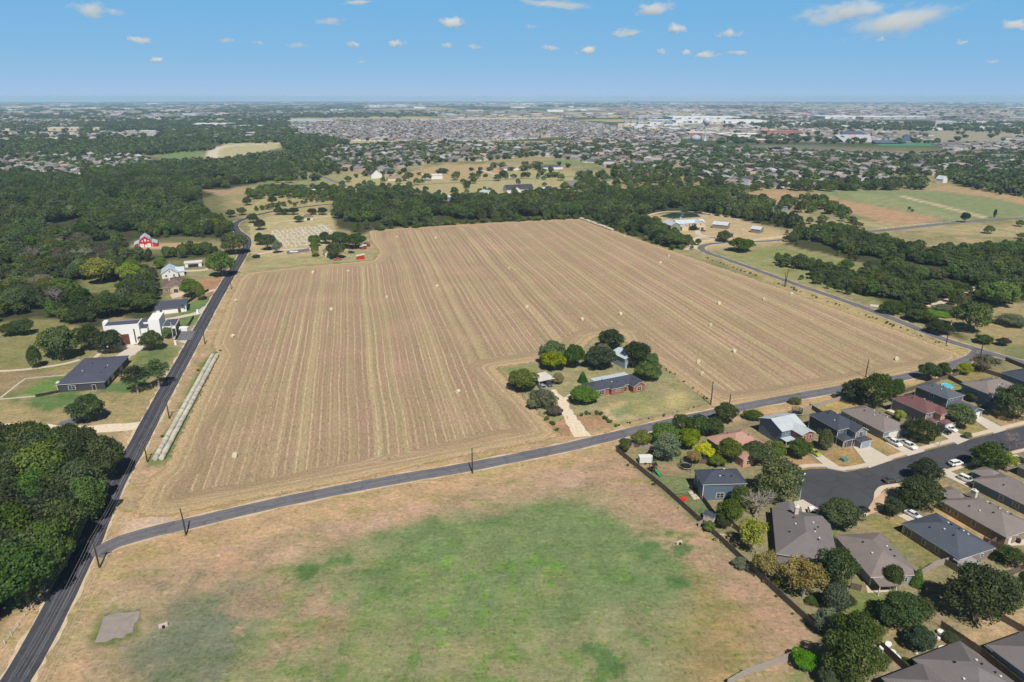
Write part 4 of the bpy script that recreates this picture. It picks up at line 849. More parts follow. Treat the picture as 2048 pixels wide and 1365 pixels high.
# ---- scatter helper (geometry nodes) for the masses nobody could count
def scatter(name, pts, scales, rots, vidx, protos, label, color=(1, 1, 1, 1), kind='stuff'):
    me = bpy.data.meshes.new(name); me.from_pydata([tuple(p) for p in pts], [], []); 
    a = me.attributes.new("sc", 'FLOAT_VECTOR', 'POINT'); a.data.foreach_set("vector", np.asarray(scales, np.float32).ravel())
    a = me.attributes.new("rz", 'FLOAT', 'POINT'); a.data.foreach_set("value", np.asarray(rots, np.float32))
    a = me.attributes.new("vi", 'INT', 'POINT'); a.data.foreach_set("value", np.asarray(vidx, np.int32))
    o = bpy.data.objects.new(name, me); link(o); o['kind'] = kind; o['label'] = label; o.color = color
    ng = bpy.data.node_groups.new(name + "_nodes", 'GeometryNodeTree'); ng.interface.new_socket("Geometry", in_out='INPUT', socket_type='NodeSocketGeometry'); ng.interface.new_socket("Geometry", in_out='OUTPUT', socket_type='NodeSocketGeometry')
    gi = ng.nodes.new("NodeGroupInput"); go = ng.nodes.new("NodeGroupOutput"); jn = ng.nodes.new("GeometryNodeJoinGeometry")
    for pm in reversed(protos):
        po = bpy.data.objects.new("shape_source", pm); oi = ng.nodes.new("GeometryNodeObjectInfo"); oi.inputs["Object"].default_value = po; oi.inputs["As Instance"].default_value = False
        g2 = ng.nodes.new("GeometryNodeGeometryToInstance"); ng.links.new(oi.outputs["Geometry"], g2.inputs[0]); ng.links.new(g2.outputs[0], jn.inputs[0])
    ip = ng.nodes.new("GeometryNodeInstanceOnPoints"); ng.links.new(gi.outputs[0], ip.inputs["Points"]); ng.links.new(jn.outputs[0], ip.inputs["Instance"]); ip.inputs["Pick Instance"].default_value = True
    def na(t, nm): x = ng.nodes.new("GeometryNodeInputNamedAttribute"); x.data_type = t; x.inputs[0].default_value = nm; return x.outputs[0]
    ng.links.new(na('INT', "vi"), ip.inputs["Instance Index"]); ng.links.new(na('FLOAT_VECTOR', "sc"), ip.inputs["Scale"])
    cb = ng.nodes.new("ShaderNodeCombineXYZ"); ng.links.new(na('FLOAT', "rz"), cb.inputs[2]); er = ng.nodes.new("FunctionNodeEulerToRotation"); ng.links.new(cb.outputs[0], er.inputs[0]); ng.links.new(er.outputs[0], ip.inputs["Rotation"])
    ng.links.new(ip.outputs[0], go.inputs[0]); md = o.modifiers.new("scatter", 'NODES'); md.node_group = ng; return o
W_ = np.array(WOODPTS); k = len(W_)
scatter("woodland", np.c_[W_[:, :2], np.zeros(k)], np.c_[W_[:, 2] / 5, W_[:, 2] / 5, W_[:, 3] / 9], RNG.uniform(0, 6.28, k), RNG.integers(0, 5, k), [p[0] for p in PR['mid']], "dense green woodland filling the creek valley west, north and east of the field", (.068, .092, .036, 1))
# ================= building kit =================
def f_roof(c, v=.26, metal=False, rnd=False):
    def f(n, b, c=c):
        tc = n.nodes.new("ShaderNodeTexCoord").outputs["Object"]; p = pos_(n)
        k = math_(n, 'MULTIPLY_ADD', noise_(n, p, .35, 4, .6), .36, .82); k2 = math_(n, 'MULTIPLY_ADD', noise_(n, p, 3.2, 3, .7), 2 * v, 1 - v)
        sx = N(n, "ShaderNodeSeparateXYZ"); n.links.new(tc, sx.inputs[0])
        if metal: fr = math_(n, 'FRACT', math_(n, 'MULTIPLY', sx.outputs[0], 1.6)); ln = math_(n, 'MULTIPLY_ADD', math_(n, 'GREATER_THAN', fr, .88), -.18, 1.0)
        else: fr = math_(n, 'FRACT', math_(n, 'MULTIPLY', sx.outputs[2], 6.0)); ln = math_(n, 'MULTIPLY_ADD', math_(n, 'GREATER_THAN', fr, .8), -.16, 1.03)
        k = math_(n, 'MULTIPLY', math_(n, 'MULTIPLY', k, k2), ln)
        if rnd:
            r_ = n.nodes.new("ShaderNodeObjectInfo").outputs["Random"]; k = math_(n, 'MULTIPLY', k, math_(n, 'MULTIPLY_ADD', math_(n, 'POWER', r_, 2.0), 1.15, .66))
            c = mix_(n, math_(n, 'FRACT', math_(n, 'MULTIPLY', r_, 9.1)), tuple(c), alb((140, 140, 146)))
        n.links.new(mix_(n, 1.0, tuple(c) if not rnd else c, mixc(n, k), 'MULTIPLY'), b.inputs["Base Color"]); b.inputs["Roughness"].default_value = .45 if metal else .9
        b.inputs["Specular IOR Level"].default_value = .5 if metal else .2
    return f
ROOF = {k: mat("shingles_" + k, f_roof(alb(c))) for k, c in dict(navy=(72, 76, 90), taupe=(134, 124, 121), grey=(122, 116, 117), pink=(182, 142, 128), maroon=(118, 84, 84), bluegrey=(92, 98, 106), pale=(186, 194, 200), black=(70, 70, 82), brown=(118, 102, 94), slate=(84, 90, 102), tan=(146, 128, 114)).items()}
ROOF['metal'] = mat("metal_roofing", f_roof(alb((196, 206, 216)), .06, True)); ROOF['white'] = mat("white_metal_roofing", f_roof(alb((222, 216, 210)), .06, True)); ROOF['membrane'] = basic("dark_roof_membrane", alb((82, 84, 100)), .85, .12, .5)
def f_siding(c, brick=False):
    def f(n, b):
        tc = n.nodes.new("ShaderNodeTexCoord").outputs["Object"]; sx = N(n, "ShaderNodeSeparateXYZ"); n.links.new(tc, sx.inputs[0])
        fr = math_(n, 'FRACT', math_(n, 'MULTIPLY', sx.outputs[2], 4.0)); ln = math_(n, 'MULTIPLY_ADD', math_(n, 'GREATER_THAN', fr, .85), -.18, 1.0)
        nz = math_(n, 'MULTIPLY_ADD', noise_(n, tc, 2.5 if not brick else 7, 3, .7), .2 if not brick else .7, .9 if not brick else .65)
        n.links.new(mix_(n, 1.0, tuple(c), mixc(n, math_(n, 'MULTIPLY', ln, nz)), 'MULTIPLY'), b.inputs["Base Color"]); b.inputs["Roughness"].default_value = .8; b.inputs["Specular IOR Level"].default_value = .25
    return f
WALL = {k: mat("siding_" + k, f_siding(alb(c))) for k, c in dict(blue=(98, 114, 130), navy=(78, 90, 104), grey=(140, 146, 150), slateblue=(112, 126, 144), tan=(150, 134, 116), taupe=(140, 130, 130), cream=(222, 206, 184), white=(232, 230, 226), teal=(96, 122, 126), lightblue=(150, 164, 180), beige=(200, 180, 150), dark=(72, 72, 78), greygreen=(134, 140, 128), red=(196, 52, 48), brownred=(128, 66, 58)).items()}
WALL['brick'] = mat("red_brick", f_siding(alb((160, 108, 94)), True)); WALL['pinkbrick'] = mat("pink_brick", f_siding(alb((208, 158, 138)), True)); WALL['stone'] = mat("cream_stone", f_siding(alb((214, 196, 160)), True)); WALL['stucco'] = basic("white_stucco", alb((240, 240, 238)), .85, .03, .6)
M_trim = basic("white_trim", alb((226, 224, 220)), .6, .05, 1); M_wood = basic("brown_wood", alb((104, 66, 48)), .8, .2, 3); M_black = basic("black_metal", (.02, .02, .022), .5, .1, 2); M_door = basic("painted_door", alb((228, 226, 222)), .6, .05, 1)
def f_glass(n, b): b.inputs["Base Color"].default_value = (.03, .04, .05, 1); b.inputs["Roughness"].default_value = .08; b.inputs["Specular IOR Level"].default_value = .8
M_glass = mat("window_glass", f_glass)
M_fence = basic("weathered_fence_wood", alb((112, 100, 92)), .95, .3, 1.2, .1); M_fence2 = basic("grey_fence_wood", alb((168, 158, 150)), .95, .25, 1.2, .1)
def side_box(mb, W, side, a0, a1, z0, z1, d0, d1, m=0):
    u0, v0, u1, v1 = W[:4]
    if side == 'v0': mb.box(u0 + a0, v0 - d1, z0, u0 + a1, v0 - d0, z1, m)
    elif side == 'v1': mb.box(u0 + a0, v1 + d0, z0, u0 + a1, v1 + d1, z1, m)
    elif side == 'u1': mb.box(u1 + d0, v0 + a0, z0, u1 + d1, v0 + a1, z1, m)
    else: mb.box(u0 - d1, v0 + a0, z0, u0 - d0, v0 + a1, z1, m)
def roof_geo(mb, W, ze, kind, pitch, ov=.45, th=.16):
    u0, v0, u1, v1 = W[0] - ov, W[1] - ov, W[2] + ov, W[3] + ov; z = ze; zt = ze + th; L, Wd = u1 - u0, v1 - v0
    def rim(): 
        P = [(u0, v0), (u1, v0), (u1, v1), (u0, v1)]
        for i in range(4):
            a, b = P[i], P[(i + 1) % 4]; mb.face([(a[0], a[1], z), (b[0], b[1], z), (b[0], b[1], zt), (a[0], a[1], zt)], 1)
        mb.face([(u0, v1, z), (u1, v1, z), (u1, v0, z), (u0, v0, z)], 1)
    if kind == 'flat': mb.box(u0, v0, z, u1, v1, zt, 0); return ze + th
    if kind == 'hip':
        rim()
        if L >= Wd:
            h = Wd / 2 * pitch; a = (u0 + Wd / 2, (v0 + v1) / 2, zt + h); b = (u1 - Wd / 2, (v0 + v1) / 2, zt + h)
            mb.face([(u0, v0, zt), (u1, v0, zt), b, a]); mb.face([(u1, v1, zt), (u0, v1, zt), a, b]); mb.face([(u1, v0, zt), (u1, v1, zt), b]); mb.face([(u0, v1, zt), (u0, v0, zt), a])
        else:
            h = L / 2 * pitch; a = ((u0 + u1) / 2, v0 + L / 2, zt + h); b = ((u0 + u1) / 2, v1 - L / 2, zt + h)
            mb.face([(u0, v1, zt), (u0, v0, zt), a, b]); mb.face([(u1, v0, zt), (u1, v1, zt), b, a]); mb.face([(u0, v0, zt), (u1, v0, zt), a]); mb.face([(u1, v1, zt), (u0, v1, zt), b])
        return zt + h
    if kind in ('gx', 'gy'):      # gable, ridge along x or y ; slab slopes with white barge boards
        if kind == 'gx':
            h = Wd / 2 * pitch; m_ = (v0 + v1) / 2; P = lambda s, t, zz: (s, t, zz); A0, A1, B0, B1 = u0, u1, v0, v1
        else:
            h = L / 2 * pitch; m_ = (u0 + u1) / 2; P = lambda s, t, zz: (t, s, zz); A0, A1, B0, B1 = v0, v1, u0, u1
        for sgn, B in ((1, B0), (-1, B1)):
            q = [P(A0, B, zt), P(A1, B, zt), P(A1, m_, zt + h), P(A0, m_, zt + h)]; lo = [(a, b, c - th) for a, b, c in q]
            mb.face(q, 0); mb.face(lo[::-1], 1)
            for i in (0, 1, 3): j = (i + 1) % 4; mb.face([lo[i], lo[j], q[j], q[i]], 1)
        return zt + h
    if kind == 'shed':            # falls towards v0
        h = Wd * pitch; q = [(u0, v0, zt), (u1, v0, zt), (u1, v1, zt + h), (u0, v1, zt + h)]; lo = [(a, b, c - th) for a, b, c in q]; mb.face(q, 0); mb.face(lo[::-1], 1)
        for i in range(4): j = (i + 1) % 4; mb.face([lo[i], lo[j], q[j], q[i]], 1)
        return zt + h
def building(name, label, cat, P0, az, ze, L, W, wall='tan', roof='grey', kind='hip', pitch=.42, wings=(), windows=(), doors=(), garage=(), vents=0, chimney=None, trim=False, posts=(), world=None, group=None, ov=.45, extra_roofs=()):
    """wings: (u0,v0,u1,v1,ze,kind,pitch,wallmat). windows: (wing index, side, centre, z, w, h). local x runs along az, y to its left."""
    b0 = world if world is not None else G(P0[0], P0[1], ze)
    a = math.radians(az); rz = math.atan2(math.cos(a), math.sin(a))
    if isinstance(L, tuple):     # opposite corner pixel
        q = G(L[0], L[1], ze) - G(P0[0], P0[1], ze); u = Vector((math.sin(a), math.cos(a), 0)); v = Vector((-u.y, u.x, 0)); W = q.dot(v); L = q.dot(u)
    t = thing(name, label, cat, (b0[0], b0[1], 0), rz, group)
    allw = [(0, 0, L, W, ze, kind, pitch, wall)] + list(wings)
    wb = MB(); rb = MB(); wm = [WALL[w[7]] for w in allw]
    for i, w in enumerate(allw):
        u0, v0, u1, v1, z = w[:5]; e = .003 * i
        if w[7] == 'open' or w[7] is None: pass
        else: wb.box(u0 + e, v0 + e, -.05 - e, u1 - e, v1 - e, z + .02, i)
        if w[5] == 'gx':
            h = (v1 - v0) / 2 * w[6]
            for s in (u0 + e, u1 - e): f = [(s, v0, z + .02), (s, v1, z + .02), (s, (v0 + v1) / 2, z + .02 + h)]; wb.face(f if s > u0 + 1 else f[::-1], i)
        if w[5] == 'gy':
            h = (u1 - u0) / 2 * w[6]
            for s in (v0 + e, v1 - e): f = [(u0, s, z + .02), (u1, s, z + .02), ((u0 + u1) / 2, s, z + .02 + h)]; wb.face(f if s < v0 + 1 else f[::-1], i)
        roof_geo(rb, (u0 + e, v0 + e, u1 - e, v1 - e), z + e, w[5], w[6], ov)
    for r in extra_roofs: roof_geo(rb, r[:4], r[4], r[5], r[6], .1, .14)
    wb.build("wall", wm, t); ro = rb.build("roof", [ROOF[roof], M_trim], t)
    if trim:
        tb = MB()
        for w in allw:
            u0, v0, u1, v1, z = w[:5]
            for x, y in ((u0, v0), (u1, v0), (u1, v1)): tb.box(x - .12 if x == u0 else x - .10, y - .05, 0, x + .12 if x == u0 else x + .05, y + .12, z, 0)
        tb.build("corner_trim", M_trim, t)
    for (wi, side, c, z, ww, hh) in windows:
        Wg = allw[wi]; fb = MB(); side_box(fb, Wg, side, c - ww / 2 - .1, c + ww / 2 + .1, z - hh / 2 - .1, z + hh / 2 + .1, .004, .06); fo = fb.build("window", M_trim, t)
        gb = MB(); n_ = 2 if ww > 1.3 else 1
        for k in range(n_):
            a0 = c - ww / 2 + k * ww / n_ + .04; a1 = c - ww / 2 + (k + 1) * ww / n_ - .04
            side_box(gb, Wg, side, a0, a1, z + .03, z + hh / 2, .05, .075); side_box(gb, Wg, side, a0, a1, z - hh / 2, z - .03, .05, .075)
        gb.build("pane", M_glass, fo)
    for (wi, side, c, ww, hh, m) in doors:
        fb = MB(); side_box(fb, allw[wi], side, c - ww / 2 - .1, c + ww / 2 + .1, .02, hh + .1, .004, .05); fo = fb.build("door", M_trim, t)
        gb = MB(); side_box(gb, allw[wi], side, c - ww / 2, c + ww / 2, .05, hh, .045, .07); gb.build("door_panel", m, fo)
    for (wi, side, c, ww, m) in garage:
        fb = MB(); side_box(fb, allw[wi], side, c - ww / 2 - .18, c + ww / 2 + .18, .02, 2.35, .004, .05); fo = fb.build("garage_door", M_trim, t)
        gb = MB()
        for r in range(4): side_box(gb, allw[wi], side, c - ww / 2, c + ww / 2, .06 + r * .54, .06 + r * .54 + .5, .045, .08)
        gb.build("door_panel", m, fo)
    if posts:
        for (x, y, z) in posts: MB().box(x - .09, y - .09, 0, x + .09, y + .09, z).build("porch_post", M_trim, t)
    if vents:
        for k in range(vents):
            lo, wo = (L, W) if L > W else (W, L); s = lo * (.3 + .45 * (k + .5) / vents); q = random.uniform(.12, .3) * (1 if k % 3 else -1); f = .5 + q
            z = ze + .16 + (wo / 2 + ov) * pitch * (1 - abs(q) * 2) * .98
            x, y = (s, W * f) if L > W else (L * f, s)
            mb = MB(); mb.cyl((x, y), .13, z - .3, z + .38, 8); mb.cyl((x, y), .24, z + .3, z + .42, 8); mb.build("roof_vent", M_trim if k % 2 else M_black, ro)
    if chimney:
        x, y, h0, h1 = chimney; mb = MB(); mb.box(x - .7, y - .45, h0, x + .7, y + .45, h1, 0); mb.box(x - .8, y - .55, h1, x + .8, y + .55, h1 + .15, 1); mb.box(x - .25, y - .25, h1 + .15, x + .25, y + .25, h1 + .5, 1)
        mb.build("chimney", [WALL['cream'], M_trim], ro)
    return t
B = building; D_ = M_door
def back(px, z, az, L): return G(px[0], px[1], z) - azv(az) * L      # far corner of a side whose near corner shows at px
# ---- south-east subdivision
B("two_storey_house", "blue two-storey house with dark hip roof standing alone by the wooden fence", "house", (1391, 942), 177, 5.3, 7.6, 12.2, 'blue', 'navy', 'hip', .5, windows=[(0, 'u1', 5.2, 1.5, 2.2, 1.5), (0, 'v0', 5.8, 1.2, .9, 1.9), (0, 'v0', 2.2, 4, .9, 1.2)], vents=5, trim=True)
B("house", "single-storey house with a pink shingle roof and teal side wall", "house", (1415, 876), 157, 3, 12.5, 14.5, 'teal', 'pink', 'hip', .52, wings=[(9, 1.2, 16.2, 5.6, 3.0, 'gx', .6, 'pinkbrick'), (9, 8.5, 17.6, 14.2, 3.2, 'gx', .6, 'pinkbrick')],
  windows=[(1, 'u1', 2.2, 1.5, 1.6, 1.4), (2, 'u1', 2.8, 1.6, 1.5, 1.5), (0, 'v0', 3, 1.6, 1.2, 1.1)], garage=[(0, 'v0', 7.5, 2.6, D_)], vents=3)
B("two_storey_house", "two-storey house with pale silver roof, slate blue side and red brick front", "house", (1520.5, 837), 158, 5.3, 10.5, 9.5, 'slateblue', 'pale', 'gy', .38, wings=[(8, 4.2, 15, 9.3, 5.2, 'gx', .36, 'brick')],
  windows=[(1, 'u1', 1.3, 4.1, .9, 1.2), (1, 'u1', 3.7, 4.1, .9, 1.2), (1, 'u1', 3.7, 1.4, .9, 1.4), (0, 'u1', 2.2, 4.3, .8, .9)], doors=[(0, 'u1', 1.5, 1, 2.1, M_wood)], extra_roofs=[(10.4, -.2, 13.2, 4.3, 2.7, 'flat', 0)], posts=[(12.9, .1, 2.7)], vents=4)
B("two_storey_house", "navy two-storey house with white framed gable above a grey garage door", "house", (1620.5, 830.3), 158.5, 5.3, 12.4, 9.2, 'navy', 'navy', 'hip', .5, wings=[(10.5, 4.6, 15.6, 9.3, 5.1, 'gx', .55, 'grey'), (12.2, .2, 15.2, 4.0, 2.6, 'hip', .4, 'navy'), (15.2, 4.9, 18.0, 9.1, 2.7, 'hip', .4, 'grey')],
  windows=[(1, 'u1', 2.3, 4.1, 1.5, 1.5), (0, 'u1', 1.6, 4.5, 1.3, .8), (0, 'v0', 5.0, 1.6, 1.3, 1.4)], garage=[(3, 'u1', 2.1, 3.4, WALL['lightblue'])], doors=[(2, 'u1', 1, .9, 2, M_wood)], vents=4, trim=True)
B("house", "long single-storey house with a plain taupe hip roof and grey side", "house", (1683.5, 821.5), 159, 2.9, 18.3, 10.8, 'grey', 'taupe', 'hip', .42, windows=[(0, 'v0', 4.5, 1.6, 1.1, 1.3), (0, 'v0', 7.5, 1.6, 1.6, 1.3), (0, 'v0', 10.5, 1.6, 1.6, 1.3)], garage=[(0, 'u1', 5, 5, D_)], vents=6, trim=True)
B("two_storey_house", "two-storey house with maroon roof, tan side and small porch roofs", "house", (1786, 798), 157, 5.3, 13.4, 9.4, 'taupe', 'maroon', 'hip', .45, wings=[(11, 4.2, 16, 9.2, 5.2, 'hip', .45, 'pinkbrick'), (15.9, 4.0, 18.3, 9.3, 2.6, 'hip', .45, 'cream'), (13.2, .4, 15.6, 3.4, 2.6, 'hip', .45, 'taupe')],
  windows=[(1, 'u1', 2.6, 4.2, 1.9, 1.0), (0, 'u1', 1.8, 4.3, 1.3, .9), (0, 'v0', 9, 1.5, 1, 1.2)], garage=[(2, 'u1', 2.6, 3.8, D_)], vents=3, trim=True)
B("two_storey_house", "blue-grey two-storey house with a gabled garage wing", "house", (1833, 773.5), 156, 5.3, 12.6, 8.6, 'blue', 'bluegrey', 'hip', .42, wings=[(12.4, 1.6, 20.6, 8.0, 2.8, 'gx', .42, 'blue')],
  windows=[(0, 'v0', 6.5, 4.1, 1.6, 1.1), (0, 'v0', 6.5, 1.3, 1.4, 1.1), (0, 'u1', 2.0, 4.6, 1.1, .7), (0, 'u1', 3.9, 4.6, 1.1, .7), (0, 'u1', 5.8, 4.6, 1.1, .7)], garage=[(1, 'u1', 3.2, 4.4, D_)], vents=5, trim=True)
B("two_storey_house", "two-storey house with warm grey roof and pale blue side behind a large tree", "house", (1925.2, 767.6), 160, 5.3, 10.6, 17.5, 'slateblue', 'taupe', 'hip', .42, wings=[(9, 8, 13.5, 15, 5.1, 'gx', .4, 'brick'), (10.5, .4, 13, 4.5, 2.7, 'hip', .3, 'slateblue')], windows=[(0, 'u1', 2, 4.3, .9, .9)], vents=4)
B("house", "dark navy roofed house at the east corner of the row", "house", (2004.3, 746.4), 160, 5.0, 12.5, 14, 'teal', 'navy', 'hip', .4, vents=3)
B("house", "grey-roofed house with a white chimney beside the turning circle", "house", (1547, 1017.7), 197, 2.9, 20.5, 13.6, 'taupe', 'grey', 'hip', .42, wings=[(-2.6, 1.2, 3, 7, 2.7, 'gx', .42, 'taupe')], windows=[(0, 'u1', 4, 1.5, 1.6, 1.2), (0, 'u1', 9, 1.5, 1.6, 1.2)], garage=[(0, 'v1', 3.2, 4.6, D_)], vents=9, chimney=(4.5, 5.2, 4.6, 7.4))
B("house", "house with a brown-grey roof and a covered back porch on white posts", "house", (1673.7, 1073), 176, 2.8, 15.8, 11.5, 'grey', 'taupe', 'hip', .42, wings=[(15.6, .2, 18.9, 4.6, 2.5, 'shed', 0.0, 'dark')] if False else (), windows=[(0, 'v0', 7.5, 1.5, .8, 1), (0, 'v0', 10.8, 1.5, .8, 1), (0, 'u1', 8.5, 1.5, 1.4, 1.2)],
  extra_roofs=[(15.9, .1, 19.2, 4.6, 2.62, 'flat', 0)], posts=[(19, .3, 2.62), (19, 4.4, 2.62)], vents=5, trim=True)
B("house", "house with a dark blue shingle roof and a pergola over its back patio", "house", (1807.9, 1048.6), 158.5, 2.9, 15.6, 12.2, 'taupe', 'slate', 'hip', .42, windows=[(0, 'v0', 6.2, 1.5, .9, 1.3), (0, 'v0', 10, 1.5, .9, 1.3), (0, 'v0', 1.5, 1.3, 2.0, 1.9), (0, 'u1', 8.5, 1.6, .9, .9)], doors=[(0, 'u1', 2.6, 1.7, 2.1, M_glass)], vents=8, trim=True)
B("house", "long tan house with taupe roof, row of white vents and a boxy chimney", "house", (1886, 1003.8), 158, 2.9, 17.6, 11.5, 'tan', 'taupe', 'hip', .42, wings=[(-4.5, 3.2, 3, 9, 2.9, 'hip', .42, 'tan')], windows=[(0, 'v0', 4.2, 1.5, 1.1, 1.4), (0, 'v0', 9.2, 1.5, 1.1, 1.4), (0, 'v0', 2.0, 1.5, 1.0, 1.2), (0, 'u1', 4.5, 1.6, .8, .9), (0, 'u1', 8, 1.6, .8, .9)], doors=[(0, 'u1', 2, .9, 2, D_)], vents=9, chimney=(3.5, 6.8, 4.8, 6.9))
B("house", "grey-blue walled house with taupe roof beside the white car on its drive", "house", (1949.5, 960.7), 156, 2.9, 18.5, 11, 'slateblue', 'taupe', 'hip', .42, wings=[(-3.5, 4.5, 3, 10.5, 2.9, 'hip', .42, 'slateblue')], windows=[(0, 'v0', 8, 1.5, 1.1, 1.3), (0, 'v0', 12, 1.5, 1.6, 1.2)], vents=4, trim=True)
B("house", "pale blue house with a grey hip roof beyond the cluttered garden", "house", (1831.7, 1321), 159, 2.9, 14, 12.6, 'lightblue', 'grey', 'hip', .46, vents=6, windows=[(0, 'v0', 4, 1.5, 1, 1.2)], trim=True)
B("house", "pale blue house with a grey roof and a brick end at the last garden fence", "house", (1979, 1293), 160, 2.9, 14, 13, 'lightblue', 'grey', 'hip', .46, wings=[(-.25, -.2, .6, 2.4, 2.6, 'flat', 0, 'brick')], vents=3)
B("house", "small grey roof end seen at the bottom frame edge below the bushy trees", "house", (1769.7, 1359), 159, 2.9, 12, 10, 'taupe', 'grey', 'hip', .46)
B("house", "grey-roofed house across the street behind a parked dark car", "house", (2037, 933), 158, 2.9, 16, 11, 'grey', 'grey', 'hip', .42)
# ---- farmhouse
B("farmhouse", "red brick farmhouse with navy hip roof in the middle of the field", "house", (1164, 769.5), 155, 2.7, 7.5, 23.5, 'brick', 'navy', 'hip', .48, wings=[(5.5, 8.2, 8.8, 14.2, 2.7, 'hip', .48, 'brick'), (4, 17.2, 10.6, 22.6, 2.75, 'gx', .5, 'brick')],
  windows=[(0, 'u1', 4.5, 1.4, 2.2, 1.4), (1, 'u1', 3, 1.6, 1.8, .7), (2, 'u1', 2.7, 1.5, 1.9, 1.5), (0, 'u1', 22.9, 1.5, .9, 1.2)], doors=[(0, 'u1', 15.6, 1.2, 2.1, M_wood)], vents=5)
MB().box(-3.8, 6.0, 2.6, -.46, 22.5, 2.78).build("patio_roof", ROOF['metal'], SC.collection.objects['farmhouse'])
for y_ in (6.2, 11.5, 17, 22.2): MB().box(-3.7, y_ - .06, 0, -3.58, y_ + .06, 2.6).build("porch_post", M_trim, SC.collection.objects['farmhouse'])
B("carport", "open carport with a flat pale roof beside the gravel driveway", "carport", (1059, 751), 152, 2.6, 7.6, 6.8, 'dark', 'white', 'flat', 0, wings=()) if False else None
def open_roof(name, label, cat, P0, az, z, L, W, roof, postm, th=.18, slope=0, n=2, world=None):
    b0 = world if world is not None else G(P0[0], P0[1], z); a = math.radians(az); t = thing(name, label, cat, (b0[0], b0[1], 0), math.atan2(math.cos(a), math.sin(a)))
    mb = MB(); mb.face([(0, 0, z), (L, 0, z), (L, W, z + slope), (0, W, z + slope)][::-1], 1); mb.face([(0, 0, z + th), (L, 0, z + th), (L, W, z + slope + th), (0, W, z + slope + th)], 0)
    q = [(0, 0, z), (L, 0, z), (L, W, z + slope), (0, W, z + slope)]
    for i in range(4): j = (i + 1) % 4; mb.face([q[i], q[j], (q[j][0], q[j][1], q[j][2] + th), (q[i][0], q[i][1], q[i][2] + th)], 1)
    mb.build("roof", [ROOF[roof], M_trim], t)
    for i in range(n + 1):
        for y in (.15, W - .15): MB().box(.1 + (L - .3) * i / n, y - .06, 0, .22 + (L - .3) * i / n, y + .06, z + (slope if y > 1 else 0)).build("post", postm, t)
    return t
open_roof("carport", "open carport with a flat pale roof beside the gravel driveway", "carport", (1059, 751), 152, 2.6, 7.8, 7.4, 'white', M_trim)
B("metal_barn", "grey metal barn with a low gable between the farmhouse trees", "barn", (1223, 705), 150, 4.6, 9.5, 8.5, 'lightblue', 'metal', 'gx', .3, garage=[(0, 'u1', 2.5, 2.8, M_black)])
MB().build
# ---- west side properties
B("house", "low dark-roofed modern house beside the green lawn rectangle", "house", (171, 718), 169, 3.2, 29, 17, 'dark', 'membrane', 'hip', .12, windows=[(0, 'v1', 10, 1.6, 2.6, 1.8), (0, 'v1', 20, 1.6, 2.6, 1.8), (0, 'v1', 25, 1.6, 1.6, 1.8), (0, 'u1', 5, 1.6, 2.4, 1.6)], doors=[(0, 'u1', 13, 1.2, 2.2, M_black)], vents=5, chimney=(27.5, -.2, 0, 3.6))
def modern():
    a = math.radians(164); b0 = G(284, 687); t = thing("modern_house", "large modern white stucco house with flat dark roofs and tall brown door", "house", (b0.x, b0.y, 0), math.atan2(math.cos(a), math.sin(a)))
    # local x towards the viewer, y to the viewer's right ; origin = near right foot of the front block
    w = MB(); w.box(-9, -16, 0, 0, 0, 8.2); w.box(-15, -17.5, 0, -8.9, 3.2, 6.8); w.box(-17.5, 3.3, 0, -4.6, 8.6, 8.6); w.box(-15, -19.4, 0, -11, -17.4, 7.6)
    w.box(-20, 8.7, 0, -8, 15, 4.4); w.box(-8.8, .1, 0, -1.6, 3.2, 6.0); w.build("wall", [WALL['stucco']], t)
    r = MB(); r.box(-8.6, -15.6, 8.21, -1.0, -1.0, 8.26); r.box(-14.7, -17.2, 6.81, -9.1, 3.1, 6.86); r.box(-8.7, .1, 6.01, -1.7, 3.1, 6.06); r.box(-19.7, 8.9, 4.41, -8.2, 14.8, 4.46); r.build("roof", ROOF['membrane'], t)
    p = MB(); 
    for q in ((-9, -16, 0, -15.6), (-9, -.4, 0, 0), (-.4, -15.6, 0, -.4)): p.box(q[0], q[1], 8.2, q[2], q[3], 8.7)
    t.scale = (1, .93, 1.12); p.build("parapet", WALL['stucco'], t)
    d = MB(); d.box(.02, -9, 0, .12, -5.2, 4.6); d.build("door", M_wood, t); d = MB(); d.box(.02, -2.8, .6, .12, -2.2, 6.6); d.build("window", M_glass, t)
    for k in range(2): d = MB(); d.box(-8 + k * 2.6, 3.21, 1, -6.2 + k * 2.6, 3.3, 5); d.build("window", M_glass, t)
    d = MB(); d.box(-7.9, 8.8, .1, -7.85, 14.8, 3.2); d.build("window", M_glass, t); d = MB(); d.box(-19, 15.01, .1, -9, 15.1, 3.6); d.build("timber_cladding", M_wood, t)
modern()
B("house", "small white house with a flat dark roof and brown end wall beside the drive", "house", (316, 604.5), 158, 3.1, 14.5, 13.3, 'stucco', 'membrane', 'flat', 0, wings=[(3, 13.2, 14, 14.6, 4.2, 'flat', 0, 'stucco')], windows=[(0, 'u1', 2.2, 1.5, 1.2, 1.8)], doors=[(0, 'u1', 11.2, 1.4, 2.3, M_wood)], ov=.8)
B("house", "brown-roofed house with a covered back terrace and white chimney", "house", None, 158, 2.9, 19, 13.2, 'tan', 'brown', 'hip', .5, wings=[(15, 4, 20.5, 10.2, 2.9, 'gx', .5, 'beige')], windows=[(0, 'u1', 2, 1.5, 1.6, 1.4)], doors=[(1, 'u1', 3, 2.4, 2.1, M_glass)], chimney=(9.5, 3.6, 3.2, 6.9), vents=2, world=back((325, 577), 2.9, 158, 19))
